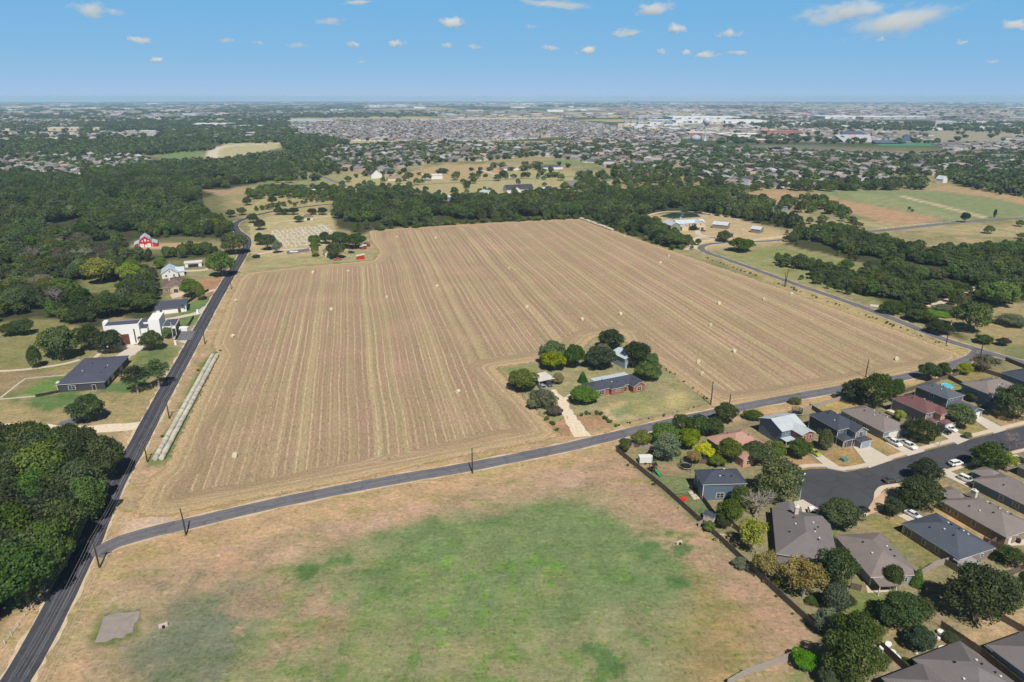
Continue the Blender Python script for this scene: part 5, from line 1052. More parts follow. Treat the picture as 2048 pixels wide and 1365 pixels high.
B("house", "white house with a pale metal roof and small dormers near the sheds", "house", None, 156, 3.0, 15, 9.5, 'white', 'metal', 'gx', .6, wings=[(3, 8.5, 11, 13, 2.8, 'gy', .5, 'white')], windows=[(0, 'u1', 2.5, 1.6, 1.1, 1.3), (0, 'u1', 7, 1.6, 1.1, 1.3), (0, 'u1', 4.7, 4.2, .8, .9)], world=back((323, 549), 3.0, 156, 15))
B("garage", "white garage with a flat white metal roof by the pink gravel drive", "garage", (370, 523), 158, 2.9, 7.5, 10.5, 'white', 'white', 'gy', .12, garage=[(0, 'u1', 5.2, 6.5, M_black)])
B("shed", "small white shed with a grey roof half hidden by the roadside tree", "shed", (412, 519), 160, 2.8, 5, 6, 'white', 'grey', 'gx', .6, windows=[(0, 'u1', 3, 1.5, .9, 1)])
B("house", "brown roof corner at the west edge beside the gravel drive", "house", (-18, 872), 150, 2.8, 9, 8, 'grey', 'brown', 'hip', .35)
def barn():
    b0 = G(270, 497); a = math.radians(154); t = thing("red_barn", "red gambrel barn with white doors and silver roof in the wood clearing", "barn", (b0.x, b0.y, 0), math.atan2(math.cos(a), math.sin(a)))
    prof = [(3.2, 0), (3.2, 3.6), (4.4, 6.2), (7.8, 8.8), (11.2, 6.2), (12.4, 3.6), (12.4, 0)]; L = 14
    w = MB(); F = [(0, y, z) for y, z in prof]; Bk = [(-L, y, z) for y, z in prof]; w.face(F); w.face(Bk[::-1]); w.box(-L, 0, 0, -.3, 3.19, 2.6); w.box(-L, 12.41, 0, -.3, 15.6, 2.6); w.build("wall", WALL['red'], t)
    r = MB()
    for i in (1, 2, 3, 4):
        p, q = prof[i], prof[i + 1]; r.face([(.3, p[0], p[1] + .12), (-L - .3, p[0], p[1] + .12), (-L - .3, q[0], q[1] + .12), (.3, q[0], q[1] + .12)]); r.face([(.3, q[0], q[1]), (-L - .3, q[0], q[1]), (-L - .3, p[0], p[1]), (.3, p[0], p[1])]); r.face([(.3, p[0], p[1]), (.3, p[0], p[1] + .12), (.3, q[0], q[1] + .12), (.3, q[0], q[1])], 1)
    for y0, z0, y1, z1 in ((-.4, 2.5, 3.2, 3.9), (12.4, 3.9, 16, 2.5)): r.face([(.2, y0, z0), (.2, y1, z1), (-L - .2, y1, z1), (-L - .2, y0, z0)]); r.face([(.2, y0, z0 - .1), (-L - .2, y0, z0 - .1), (-L - .2, y1, z1 - .1), (.2, y1, z1 - .1)]); r.face([(.2, y0, z0 - .1), (.2, y1, z1 - .1), (.2, y1, z1), (.2, y0, z0)], 1)
    r.build("roof", [ROOF['metal'], M_trim], t)
    for y in (4.4, 9.2): MB().box(.02, y - .5, .1, .12, y + 2.1, 2.9).build("door", M_door, t)
    MB().box(.02, 7.1, .1, .12, 8.5, 2.2).build("door", M_door, t); MB().box(.02, 7.2, 4.6, .12, 8.4, 6.4).build("loft_door", M_door, t)
    for y in (5.4, 9.4): MB().box(.02, y, 4.6, .12, y + .9, 5.5).build("window", M_trim, t)
    MB().box(-.05, 3.0, 0, .08, 3.35, 3.6).build("corner_trim", M_trim, t); MB().box(-.05, 12.3, 0, .08, 12.6, 3.6).build("corner_trim", M_trim, t)
barn()
# ---- around the cemetery
B("cemetery_shelter", "open shelter with a brown pyramid roof above the graves", "shelter", (607, 434), 160, 2.8, 5.5, 8, 'cream', 'brown', 'hip', .95, doors=[(0, 'u1', 4, 3, 2.2, M_black)])
B("house", "small white farm house with grey roof hidden by trees at the field corner", "house", (646, 502), 158, 3.0, 9, 10, 'cream', 'grey', 'gx', .7, windows=[(0, 'u1', 3, 1.6, 1.1, 1.3), (0, 'u1', 7, 1.6, 1.1, 1.3)])
B("shed", "small red shed beside the field corner", "shed", (713, 511), 165, 2.4, 4, 5.2, 'red', 'white', 'shed', .15)
B("shed", "brown hut with white roof near the field corner trees", "shed", (720, 492), 165, 2.2, 4, 4.5, 'brownred', 'white', 'shed', .15)
B("shed", "dark red hut behind the white-roofed hut", "shed", (729, 487), 165, 2.2, 3.5, 4, 'brownred', 'brown', 'gx', .3)
# ---- estate
B("estate_house", "long stone estate house with pale metal roofs and brown garage doors", "house", (1326, 446), 165, 5.4, 15, 9, 'greygreen', 'metal', 'gx', .5, wings=[(0, 8.9, 9, 36, 5.4, 'gy', .5, 'stone'), (5, 25.5, 13, 34, 5.4, 'gx', .6, 'stone'), (8, 12, 13, 18, 3.2, 'gx', .6, 'stone')],
  windows=[(2, 'u1', 4.2, 5.2, 1.4, 1.4), (1, 'u1', 12, 4, 1.2, 1.3), (1, 'u1', 15, 4, 1.2, 1.3)], garage=[(2, 'u1', 2.2, 2.8, M_wood), (2, 'u1', 6.0, 2.8, M_wood)], chimney=(3, 15, 5, 9.3))
B("metal_barn", "estate outbuilding with a pale metal gable roof and stone end", "barn", (1425, 449), 122, 3.4, 13, 9, 'tan', 'metal', 'gx', .45)
B("shed", "weathered timber shed with metal roof east of the estate outbuilding", "shed", (1502, 458), 130, 3.2, 8, 8, 'tan', 'metal', 'gx', .45)
B("shed", "white-roofed shed glimpsed in the tree belt", "shed", (1183, 420), 120, 3.6, 10, 8, 'white', 'white', 'gx', .2)
B("house", "low pale house with grey flat roof at the brown field corner", "house", (1546, 412), 130, 3.2, 14, 14, 'lightblue', 'grey', 'hip', .25)
B("silver_hut", "silver arched hut beside the orchard", "hut", (1872, 358), 150, 5, 10, 10, 'white', 'metal', 'gx', .8)
# ---- ranch houses beyond the belt
B("ranch_house", "black-roofed ranch house with a long white eave", "house", (552, 378), 120, 3, 10, 44, 'white', 'black', 'hip', .3, wings=[(-16, 12, 2, 28, 3.2, 'hip', .45, 'white')])
B("stable", "long white-roofed stable beside the black-roofed ranch house", "stable", (606, 380), 150, 3, 9, 30, 'slateblue', 'white', 'gy', .12)
B("ranch_house", "white gabled house with chimney on the ranch lawn", "house", (737, 349), 150, 5, 12, 16, 'white', 'navy', 'gx', .8, chimney=(8, 13, 5, 12))
B("ranch_house", "grey-roofed house behind the gabled ranch house", "house", (766, 340), 155, 5, 14, 17, 'grey', 'bluegrey', 'hip', .5)
B("ranch_house", "tan-roofed ranch house half hidden behind round trees", "house", (772, 356), 160, 3, 14, 28, 'cream', 'tan', 'hip', .45)
B("metal_barn", "long white metal barn on the ranch lawn", "barn", (843, 350), 165, 5, 14, 28, 'white', 'white', 'gy', .2)
B("metal_barn", "open grey metal barn in front of the belt", "barn", (888, 392), 160, 4, 14, 26, 'greygreen', 'metal', 'gy', .2)
B("metal_barn", "pale blue metal barn behind the tree belt", "barn", (952, 386), 140, 4, 14, 20, 'white', 'metal', 'gx', .3)
B("ranch_house", "dark steep-roofed white house behind the tree belt", "house", (1006, 378), 160, 4, 14, 34, 'white', 'black', 'gy', .7, wings=[(10, 6, 19, 16, 4, 'gx', .7, 'white')])
B("ranch_house", "white-roofed house at the end of the ranch road", "house", (1075, 382), 150, 4, 14, 16, 'white', 'metal', 'gx', .5)
B("ranch_house", "grey house with two gables behind the belt", "house", (1125, 368), 160, 4, 14, 20, 'greygreen', 'grey', 'gy', .6)
B("ranch_house", "white low house with dark roof at the top of the ranch drive", "house", (1080, 334), 160, 3.5, 14, 34, 'white', 'slate', 'hip', .4)
B("ranch_house", "tan hip-roofed ranch house with white garage end", "house", (1000, 336), 155, 3.5, 14, 26, 'white', 'tan', 'hip', .45)
B("ranch_house", "brown house with a red-brown roof by the east belt", "house", (1285, 350), 155, 4, 14, 30, 'brownred', 'brown', 'hip', .45)
# ================= hay bales =================
def f_bale(n, b):
    tc = n.nodes.new("ShaderNodeTexCoord").outputs["Object"]; k = math_(n, 'MULTIPLY_ADD', noise_(n, tc, 6, 4, .7), .5, .75)
    oi = n.nodes.new("ShaderNodeObjectInfo"); k = math_(n, 'MULTIPLY', k, math_(n, 'MULTIPLY_ADD', oi.outputs["Random"], .3, .85))
    n.links.new(mix_(n, 1.0, alb((212, 205, 174)), mixc(n, k), 'MULTIPLY'), b.inputs["Base Color"]); b.inputs["Roughness"].default_value = .9
M_bale = mat("net_wrapped_hay", f_bale)
def f_bale2(n, b):
    tc = n.nodes.new("ShaderNodeTexCoord").outputs["Object"]; k = math_(n, 'MULTIPLY_ADD', noise_(n, tc, 6, 4, .7), .6, .6)
    oi = n.nodes.new("ShaderNodeObjectInfo"); k = math_(n, 'MULTIPLY', k, math_(n, 'MULTIPLY_ADD', oi.outputs["Random"], .4, .75))
    n.links.new(mix_(n, 1.0, alb((208, 202, 186)), mixc(n, k), 'MULTIPLY'), b.inputs["Base Color"]); b.inputs["Roughness"].default_value = .95
M_bale_old = mat("weathered_hay", f_bale2)
def bale_mesh(r=.82, w=1.45):
    mb = MB(); n = 14; prof = [(-w / 2, r * .9), (-w / 2 + .08, r), (0, r * 1.02), (w / 2 - .08, r), (w / 2, r * .9)]
    for k, (x, q) in enumerate(prof):
        for j in range(n): t = 2 * math.pi * j / n; z = r * .96 + math.sin(t) * q; mb.v.append((x, math.cos(t) * q, max(z, .02)))
    for k in range(len(prof) - 1):
        for j in range(n): j2 = (j + 1) % n; mb.f.append((k * n + j, (k + 1) * n + j, (k + 1) * n + j2, k * n + j2)); mb.m.append(0)
    mb.f.append(tuple(range(n))); mb.m.append(0); mb.f.append(tuple(4 * n + n - 1 - j for j in range(n))); mb.m.append(0)
    o = mb.build("hay_bale", M_bale); me = o.data; bpy.data.objects.remove(o); return me
BM = bale_mesh(); BM2 = BM.copy(); BM2.materials.clear(); BM2.materials.append(M_bale_old)
BALES = [(793.6, 476, "westmost hay bale of the pair below the tree belt"), (871.5, 478, "hay bale at the top of the field south of the middle of the belt"), (873.6, 575, "hay bale alone in the north centre of the field"), (773.8, 597, "hay bale in the central field, west of the lone north centre one"),
         (626, 547, "hay bale just south of the cemetery lawn, nearer the west road"), (696, 545, "hay bale just south of the cemetery lawn, nearer the red shed"), (662.8, 621, "hay bale in the west centre of the field"), (471.6, 604, "farther of two hay bales lying beside the west road"),
         (465.5, 675, "nearer of two hay bales lying beside the west road, north of the bale rows"), (1018, 539, "hay bale in the upper centre of the field"), (1054, 617, "hay bale in the mid field north of the tree clump"), (1164.5, 641, "western bale of the two north of the farmhouse"), (1241, 630, "eastern bale of the two north of the farmhouse"),
         (1249, 475, "hay bale near the north-east tree line"), (1337.5, 514, "farther bale of the pair near the estate wall"), (1320.5, 528, "nearer bale of the pair near the estate wall"), (1582.7, 590, "hay bale right beside the east road"), (1527.6, 601, "hay bale second from the east road"), (1438, 609, "hay bale third from the east road"),
         (1421, 653, "hay bale in the east centre of the field"), (1468, 705, "bale farthest east of the three by the farmhouse fence"), (1396.7, 727, "middle one of three bales by the farmhouse fence"), (1404, 751, "nearest to the road of three bales by the farmhouse fence"), (1792.5, 721, "greenish bale at the east corner of the field"), (916, 787, "hay bale in the south centre of the field west of the farm drive"),
         (470, 915, "hay bale in the south-west corner of the field, largest in view")]
for x, y, lab in BALES:
    g0 = G(x, y); o = bpy.data.objects.new("hay_bale", BM); link(o); o.location = g0; o.rotation_euler = (0, 0, math.radians(77 + random.uniform(-25, 25))); tag(o, lab, "hay bale", "bales scattered over the field")
def bale_row(a, b, n, lab, grp, gap=1.9):
    A, Bp = G(*a), G(*b); d = (Bp - A); L = d.length; d.normalize(); nn = Vector((-d.y, d.x, 0)); rz = math.atan2(d.y, d.x)
    for s in (-1, 1):
        for k in range(n):
            p = A + d * (L * (k + .5) / n) + nn * (s * gap / 2 + random.uniform(-.07, .07)); o = bpy.data.objects.new("hay_bale", BM2); link(o); o.location = p
            w = L / n / 1.45; o.scale = (w * .94, random.uniform(.96, 1.1), random.uniform(.88, 1.02)); o.rotation_euler = (0, 0, rz + random.uniform(-.09, .09)); tag(o, lab, "hay bale", grp)
bale_row((317, 922), (430, 713), 68, "weathered grey bale in the long double row beside the west road", "bales in the double row beside the west road")
bale_row((1226, 462), (1161, 438), 44, "grey bale in the double row at the far north-east field edge", "bales in the double row at the far field edge")
# ================= poles, wires, lamps =================
M_pole = basic("weathered_pole", (.060, .046, .036), .9, .2, 1); M_galv = basic("galvanised_steel", (.55, .56, .57), .45, .08, 2, .5, .3); M_wire = basic("aluminium_wire", (.35, .35, .36), .5, .05, 2)
def pole(px, h, label, arm=True, lean=(0, 0), tr=False, m=None, az=75):
    b0 = G(*px); t = thing("utility_pole", label, "utility pole", b0, math.atan2(math.cos(math.radians(az)), math.sin(math.radians(az))), "poles along the roads"); m = m or M_pole
    MB().tube([(0, 0, -.3), (0, 0, h * .5), (lean[0], lean[1], h)], [.23, .20, .15], 8).build("pole", m, t)
    if arm:
        mb = MB(); mb.box(-1.2, -.06, h - .6, 1.2, .06, h - .46)
        for s in (-1, 1): mb.tube([(s * .7, 0, h - .55), (0, 0, h - 1.2)], .025, 4)
        mb.build("crossarm", m, t)
        for x in (-1.1, -.45, .45, 1.1): MB().tube([(x, 0, h - .46), (x, 0, h - .26)], [.06, .04], 6).build("insulator", M_galv, t)
    if tr: MB().cyl((.32, 0), .26, h - 2.4, h - 1.4, 10).build("transformer", M_galv, t)
    return b0, h
p1 = pole((199, 1136), 8.3, "utility pole with double crossarms at the corner of the two roads"); p2 = pole((295, 925), 7.6, "utility pole with a yellow sign beside it on the west road"); p3 = pole((338.8, 838), 8, "utility pole on the west road next to the bale rows")
p4 = pole((410, 689), 8, "utility pole on the west road opposite the asphalt apron", False); p5 = pole((463, 579), 8, "utility pole on the west road near its farther bale", False); p6 = pole((496.5, 506), 9, "utility pole with a transformer at the cemetery drive", True, tr=True)
p7 = pole((372, 1071), 8.2, "slim leaning pole on the south verge of the middle road", False, lean=(-.3, .3)); p8 = pole((945, 947), 8.8, "pole in the middle of the south verge of the middle road", False); p9 = pole((1421.5, 810), 9.8, "tall pole with transformer at the farmhouse fence corner", False, tr=True)
pole((1458, 818), 6, "short pole behind the tree on the road edge", False); p10 = pole((1731, 755), 8, "pole on the field side of the road behind the taupe-roofed house", False); p11 = pole((1892, 689), 12, "tall pole beside the east road before the junction", True, tr=True)
p12 = pole((1960.6, 712), 7, "pole at the pale tree of the road junction", False); pole((1569, 573), 9, "pair pole, west one of the two beside the east road", False, lean=(-.5, 0)); pole((1571, 574), 11, "pair pole, taller one of the two beside the east road", False, lean=(.5, 0))
pole((348, 685), 10, "pale utility pole beside the white gate pillar", False, m=M_galv, tr=True)
MB().box(-.02, -.3, 1.2, .02, .3, 1.9).build("sign_plate_tmp", M_trim) if False else None
g0 = G(291, 921); t = thing("warning_sign", "small yellow warning sign on a post beside the west road", "sign", g0, .3); MB().cyl((0, 0), .04, 0, 2.1, 6).build("post", M_galv, t)
M_yel = basic("yellow_sign_paint", (.85, .48, .02), .5, .05, 1); mb = MB(); mb.face([(0.05, 0, 1.5), (.05, .45, 1.95), (.05, 0, 2.4), (.05, -.45, 1.95)]); mb.face([(0.09, 0, 1.5), (.09, -.45, 1.95), (.09, 0, 2.4), (.09, .45, 1.95)]); o = mb.build("plate", M_yel, t); o.rotation_euler = (0, 0, -1.6)
def wire(a, b, off, label):
    A = a[0] + Vector((off, 0, a[1] - .3)); Bp = b[0] + Vector((off, 0, b[1] - .3)); pts = []
    for k in range(13): s = k / 12; p = A.lerp(Bp, s); p.z -= 4 * s * (1 - s) * .9; pts.append(p)
    o = MB().tube(pts, .026, 3, cap=False).build("power_line", M_wire); tag(o, label, "power line", "wires along the west road")
pS = (G(60, 1420), 8.3)
for nm, a, b in (("from the road corner pole towards the frame bottom", pS, p1), ("between the road corner pole and the pole with the yellow sign", p1, p2), ("between the yellow-sign pole and the pole by the bale rows", p2, p3), ("north of the bale row pole", p3, p4)):
    for off in (-1.1, -.4, .45, 1.1): wire(a, b, off, "thin sagging power line " + nm)
def street_lamp(px, h, label, az, arm=1.9):
    b0 = G(*px); t = thing("street_lamp", label, "street lamp", b0, math.radians(az)); MB().tube([(0, 0, 0), (0, 0, h * .72), (.25, 0, h * .8), (arm, 0, h)], [.13, .09, .07, .05], 8).build("pole", M_galv, t)
    MB().box(arm - .1, -.16, h - .06, arm + .65, .16, h + .08).build("lamp_head", M_trim, t)
street_lamp((1598.4, 1003), 8.0, "pale street lamp with a curved arm beside the turning circle", 55); street_lamp((1878, 893.6), 7.4, "pale street lamp on the pavement by the dark car", -60, 1.2)
# ================= fences =================
def fence(px, h, label, m, name="wooden_fence", step=2.4, rail=True, closed=False):
    pts = GP(px); t = thing(name, label, "fence", pts[0]); pb = MB(); ps = MB(); o0 = pts[0]
    for i in range(len(pts) - 1):
        a, b = pts[i] - o0, pts[i + 1] - o0; d = (b - a); L = d.length; d.normalize(); nn = Vector((-d.y, d.x, 0)); n_ = max(1, int(L / .32))
        for k in range(n_):
            q0 = a + d * (L * k / n_); q1 = a + d * (L * (k + .93) / n_); z = h + random.uniform(-.05, .05); e = nn * .03
            c = [q0 - e, q1 - e, q1 + e, q0 + e]; pb.prism([(v.x, v.y) for v in c], .03, z, 0, False)
        for k in range(int(L / step) + 1):
            q = a + d * min(L, k * step) + nn * .1; ps.box(q.x - .06, q.y - .06, 0, q.x + .06, q.y + .06, h + .05, 0)
        if rail:
            for z in (.4, h - .35): c = [a + nn * .04, b + nn * .04, b + nn * .1, a + nn * .1]; ps.prism([(v.x, v.y) for v in c], z, z + .1)
    pb.build("boards", m, t); ps.build("rails", m, t); return t
fence([(1232, 903), (1330, 983), (1440, 1083), (1530, 1168), (1632, 1262)], 1.9, "long dark wooden fence between the meadow and the gardens", M_fence)
fence([(1455, 1372), (1490, 1352), (1530, 1338), (1575, 1320)], 1.8, "curved sunlit grey fence at the frame bottom", M_fence2)
fence([(1405, 1002), (1432, 1040), (1445, 1052)], 1.8, "short fence beside the small shed and the blue house", M_fence)
fence([(1397, 1055), (1432, 1036)], 1.8, "fence closing the blue house garden at the long fence", M_fence2)
fence([(1465, 1056), (1500, 1082)], 1.8, "short fence by the loose yellow-green tree", M_fence)
fence([(1235, 900), (1262, 893), (1300, 900), (1345, 920)], 1.6, "garden fence behind the white trailer", M_fence2)
fence([(1370, 922), (1450, 935)], 1.7, "fence behind the netted trampoline", M_fence)
fence([(1600, 826), (1626, 818), (1684, 800)], 1.8, "grey fence along the road behind the navy house", M_fence2)
fence([(1618, 816), (1650, 836)], 1.8, "fence between the brick-front house and the navy house gardens", M_fence)
fence([(1800, 790), (1850, 772), (1935, 745), (1975, 735)], 1.8, "dark fence along the road behind the maroon and blue-grey houses", M_fence)
fence([(1885, 752), (1925, 773)], 1.8, "fence beside the round pool", M_fence); fence([(1950, 740), (2005, 757)], 1.8, "fence beside the garden of the warm grey roofed house", M_fence); fence([(2010, 722), (2060, 742)], 1.8, "fence at the east corner beside the road", M_fence)
fence([(1700, 1178), (1722, 1183)], 1.8, "short fence panel at the side of the brown-grey roofed house", M_fence); fence([(1836, 1155), (1870, 1135), (1915, 1122)], 1.9, "fence at the back of the dark-blue roofed house lawn", M_fence2)
fence([(1888, 1130), (1925, 1152), (1990, 1180)], 1.8, "dark fence behind the pergola garden", M_fence); fence([(1990, 1165), (2060, 1135)], 1.8, "fence along the gardens at the east edge", M_fence); fence([(1965, 1085), (2012, 1108), (2060, 1130)], 1.8, "fence behind the long tan house garden", M_fence); fence([(1968, 1098), (2010, 1075)], 1.8, "short fence from the tan house to the dark-blue roofed house", M_fence)
fence([(1730, 1270), (1790, 1325), (1850, 1380)], 1.9, "dark fence west of the cluttered garden", M_fence); fence([(1880, 1255), (1960, 1310), (2050, 1385)], 1.9, "dark fence east of the cluttered garden", M_fence); fence([(1990, 1235), (2060, 1275)], 1.8, "dark fence by the yellow lawn", M_fence)
fence([(365, 615), (392, 596), (418, 583)], 1.7, "black fence on the lawn beside the west road", M_black, "metal_fence", rail=False); fence([(374, 660), (388, 636)], 1.7, "short black fence piece north of the asphalt apron", M_black, "metal_fence", rail=False); fence([(352, 682), (362, 664)], 1.7, "black gate beside the pale pole", M_black, "metal_fence", rail=False)
fence([(72, 795), (120, 786)], 1.2, "low black fence between the lawn rectangle and the dark house", M_black, "metal_fence", rail=False)
def wire_fence(px, label, h=1.2, step=5, m=M_pole, name="wire_fence", rails=(.45, .8, 1.1), r=.05):
    pts = catmull(GP(px), step); t = thing(name, label, "fence", pts[0]); ps = MB(); ws = MB(); o0 = pts[0]
    for p in pts: q = p - o0; ps.cyl((q.x, q.y), r, 0, h, 5)
    for i in range(len(pts) - 1):
        for z in rails: a, b = pts[i] - o0, pts[i + 1] - o0; ws.tube([(a.x, a.y, z), (b.x, b.y, z)], r * .35 if r < .08 else r * .6, 3, cap=False)
    ps.build("posts", m, t); ws.build("rails", m, t)
wire_fence([(1124, 873), (1100, 848), (1036, 783), (995, 737)], "wire fence west of the farmhouse plot"); wire_fence([(1262, 698), (1314, 727), (1370, 765), (1420, 804)], "wire fence east of the farmhouse plot"); wire_fence([(1420, 808), (1330, 832), (1228, 853)], "wire fence between the farmhouse lawn and the road")
wire_fence([(1228, 853), (1208, 836), (1193, 826)], "wire fence beside the square dirt patch at the farm entrance"); wire_fence([(1135, 838), (1105, 846)], "wire fence on the west side of the farm entrance"); wire_fence([(1193, 826), (1155, 834)], "wire fence piece in front of the farmhouse tree")
M_white = basic("white_rail_paint", (.78, .77, .75), .6, .08, 1)
wire_fence([(-25, 1335), (10, 1290), (50, 1235), (90, 1180)], "white pipe rail fence along the west road in front of the tall wood", 1.2, 2.6, M_white, "rail_fence", (.55, 1.1), .06)
wire_fence([(1470, 508), (1470, 508.1)], "x") if False else None
g0 = G(1386, 496); mb = MB(); W_s = [(p - g0) for p in catmull(GP([(1378, 494), (1400, 486), (1445, 481), (1478, 483)]), 3)]
for i in range(len(W_s) - 1):
    a, b = W_s[i], W_s[i + 1]; d = (b - a).normalized(); nn = Vector((-d.y, d.x, 0)) * .2; mb.prism([((a - nn).x, (a - nn).y), ((b - nn).x, (b - nn).y), ((b + nn).x, (b + nn).y), ((a + nn).x, (a + nn).y)], 0, 1.5 + .004 * (i % 2))
o = mb.build("stone_wall", WALL['stone'], loc=g0); tag(o, "cream stone wall between the estate lawn and the road bend", "wall")
g0 = G(1505, 486); mb = MB(); W_s = [(p - g0) for p in catmull(GP([(1492, 484), (1530, 479), (1570, 474), (1640, 462)]), 3)]
for i in range(len(W_s) - 1):
    a, b = W_s[i], W_s[i + 1]; d = (b - a).normalized(); nn = Vector((-d.y, d.x, 0)) * .2; mb.prism([((a - nn).x, (a - nn).y), ((b - nn).x, (b - nn).y), ((b + nn).x, (b + nn).y), ((a + nn).x, (a + nn).y)], 0, 1.3 + .004 * (i % 2))
o = mb.build("stone_wall", WALL['stone'], loc=g0); tag(o, "cream stone wall continuing past the estate drive", "wall")
wire_fence([(1740, 462), (1830, 452), (1900, 446)], "fence with pale pillars at the brown field by the far road", 1.6, 9, M_white, "rail_fence", (.8, 1.3), .12); wire_fence([(1960, 452), (2010, 462), (2080, 478)], "white fence on the slope beyond the far road", 1.4, 5, M_white, "rail_fence", (.6, 1.2), .1)
# ================= vehicles =================
def f_paint(n, b):
    oi = n.nodes.new("ShaderNodeObjectInfo"); n.links.new(oi.outputs["Color"], b.inputs["Base Color"]); b.inputs["Roughness"].default_value = .3; b.inputs["Coat Weight"].default_value = .5; b.inputs["Coat Roughness"].default_value = .1
M_car = mat("car_paint", f_paint); M_tyre = basic("rubber", (.015, .015, .016), .8, .1, 5); M_rim = basic("alloy_rim", (.5, .5, .52), .35, .05, 5, .5, .6); M_lamp = basic("headlight_glass", (.7, .7, .68), .2, .05, 5); M_tail = basic("tail_light", (.4, .01, .01), .3, .05, 5)
def loft(secs, m=0):  # secs: list of (x, [(y,z)...]) same count closed
    mb = MB(); n = len(secs[0][1])
    for x, P in secs: mb.v += [(x, y, z) for y, z in P]
    for k in range(len(secs) - 1):
        for j in range(n): j2 = (j + 1) % n; mb.f.append((k * n + j, k * n + j2, (k + 1) * n + j2, (k + 1) * n + j)); mb.m.append(m)
    mb.f.append(tuple(range(n))[::-1]); mb.m.append(m); mb.f.append(tuple((len(secs) - 1) * n + j for j in range(n))); mb.m.append(m); return mb
def car_meshes(kind):
    S = dict(sedan=dict(L=4.7, w=.9, prof=[(-2.35, .55, .8), (-2.2, .35, .95), (-1.2, .25, 1.0), (.9, .25, .98), (2.0, .3, .85), (2.35, .45, .65)], cab=[(-1.75, 1.0), (-1.05, 1.43), (.25, 1.45), (1.1, .98)], wh=(-1.4, 1.42), r=.33),
             suv=dict(L=4.8, w=.96, prof=[(-2.4, .5, 1.0), (-2.3, .4, 1.15), (-1.2, .3, 1.15), (.9, .3, 1.12), (2.05, .35, 1.02), (2.4, .5, .8)], cab=[(-2.28, 1.15), (-2.0, 1.72), (.35, 1.74), (1.15, 1.12)], wh=(-1.45, 1.45), r=.38),
             pickup=dict(L=5.9, w=1.0, prof=[(-2.95, .6, 1.15), (-2.9, .5, 1.2), (-.5, .4, 1.2), (1.4, .4, 1.22), (2.6, .45, 1.12), (2.95, .55, .9)], cab=[(-.95, 1.2), (-.75, 1.85), (.85, 1.87), (1.6, 1.2)], wh=(-1.85, 1.95), r=.42))[kind]
    secs = []
    for x, z0, z1 in S['prof']:
        w_ = S['w'] * (.86 if abs(x) > S['L'] / 2 - .12 else 1); m_ = (z0 + z1) / 2
        secs.append((x, [(-w_ * .95, z0), (w_ * .95, z0), (w_, m_), (w_ * .96, z1 - .04), (w_ * .85, z1), (-w_ * .85, z1), (-w_ * .96, z1 - .04), (-w_, m_)]))
    body = loft(secs); c = S['cab']; wt = S['w'] * .72; wb_ = S['w'] * .9; z1, z2 = c[0][1], c[1][1]
    xs = [p[0] for p in c]
    # roof panel and pillars belong to the body
    body.prism([(xs[1] - .05, -wt), (xs[2] + .08, -wt), (xs[2] + .08, wt), (xs[1] - .05, wt)], z2 - .05, z2 + .02)
    for s in (-1, 1):
        for a, b2 in ((xs[0], xs[1]), (xs[3], xs[2]), ((xs[0] + xs[3]) / 2 - .1, (xs[1] + xs[2]) / 2 - .05)): body.tube([(a, s * (wb_ - .01), z1 - .02), (b2, s * (wt + .0), z2 - .01)], .045, 4)
    if kind == 'pickup':     # bed walls around a dark bed floor
        for s in (-1, 1): body.box(-2.85, min(s * .80, s * .9), 1.15, -1.0, max(s * .80, s * .9), 1.42)
        body.box(-2.93, -.9, 1.15, -2.83, .9, 1.42)
    glass = MB(); G0 = [(xs[0], -wb_, z1), (xs[3], -wb_, z1), (xs[3], wb_, z1), (xs[0], wb_, z1)]; G1 = [(xs[1], -wt, z2 - .04), (xs[2], -wt, z2 - .04), (xs[2], wt, z2 - .04), (xs[1], wt, z2 - .04)]
    for i in range(4): j = (i + 1) % 4; glass.face([G0[i], G0[j], G1[j], G1[i]])
    R = dict(body=(body, M_car), windows=(glass, M_glass))
    if kind == 'pickup': bd = MB(); bd.box(-2.82, -.79, 1.16, -1.02, .79, 1.22); R['bed_liner'] = (bd, M_tyre)
    return S, R
VEH = {}
def car(kind, px, az, colr, label, group=None, parts=True):
    b0 = G(*px)
    if kind not in VEH:
        S, R = car_meshes(kind); root = bpy.data.objects.new("parked_car" if kind != 'pickup' else "pickup_truck", None); link(root)
        for k, (mb, m) in R.items(): mb.build(k, m, root)
        for x in S['wh']:
            for s in (-1, 1):
                w_ = MB().tube([(x, s * (S['w'] - .2), S['r']), (x, s * (S['w'] + .02), S['r'])], S['r'], 14).build("wheel", M_tyre, root); MB().tube([(x, s * (S['w'] + .02), S['r']), (x, s * (S['w'] + .04), S['r'])], S['r'] * .6, 10).build("rim", M_rim, w_)
        zl = S['prof'][-1][2] - .12
        for s in (-1, 1): MB().box(S['L'] / 2 - .12, min(s * .5, s * .84), zl - .08, S['L'] / 2 + .015, max(s * .5, s * .84), zl + .1).build("headlight", M_lamp, root); MB().box(-S['L'] / 2 - .015, min(s * .6, s * .8), zl - .08, -S['L'] / 2 + .1, max(s * .6, s * .8), zl + .16).build("tail_light", M_tail, root)
        VEH[kind] = root; o = root
    else: o = clone(VEH[kind])
    a = math.radians(az); o.location = b0 + Vector((0, 0, .16 if px[1] > 720 and px[0] > 1560 else .08)); o.rotation_euler = (0, 0, math.atan2(math.cos(a), math.sin(a)))
    for c in o.children: c.color = colr + (1,)
    for k in ('label', 'category', 'group'): 
        if k in o: del o[k]
    tag(o, label, "pickup" if kind == 'pickup' else "car", group); return o
WH = (.82, .82, .82)
car('pickup', (1786, 889), 157, WH, "white pickup nearer the grey garage door side, parked on the wide drive"); car('pickup', (1815, 895), 157, WH, "second white pickup on the wide drive, beside the broad dark tree")
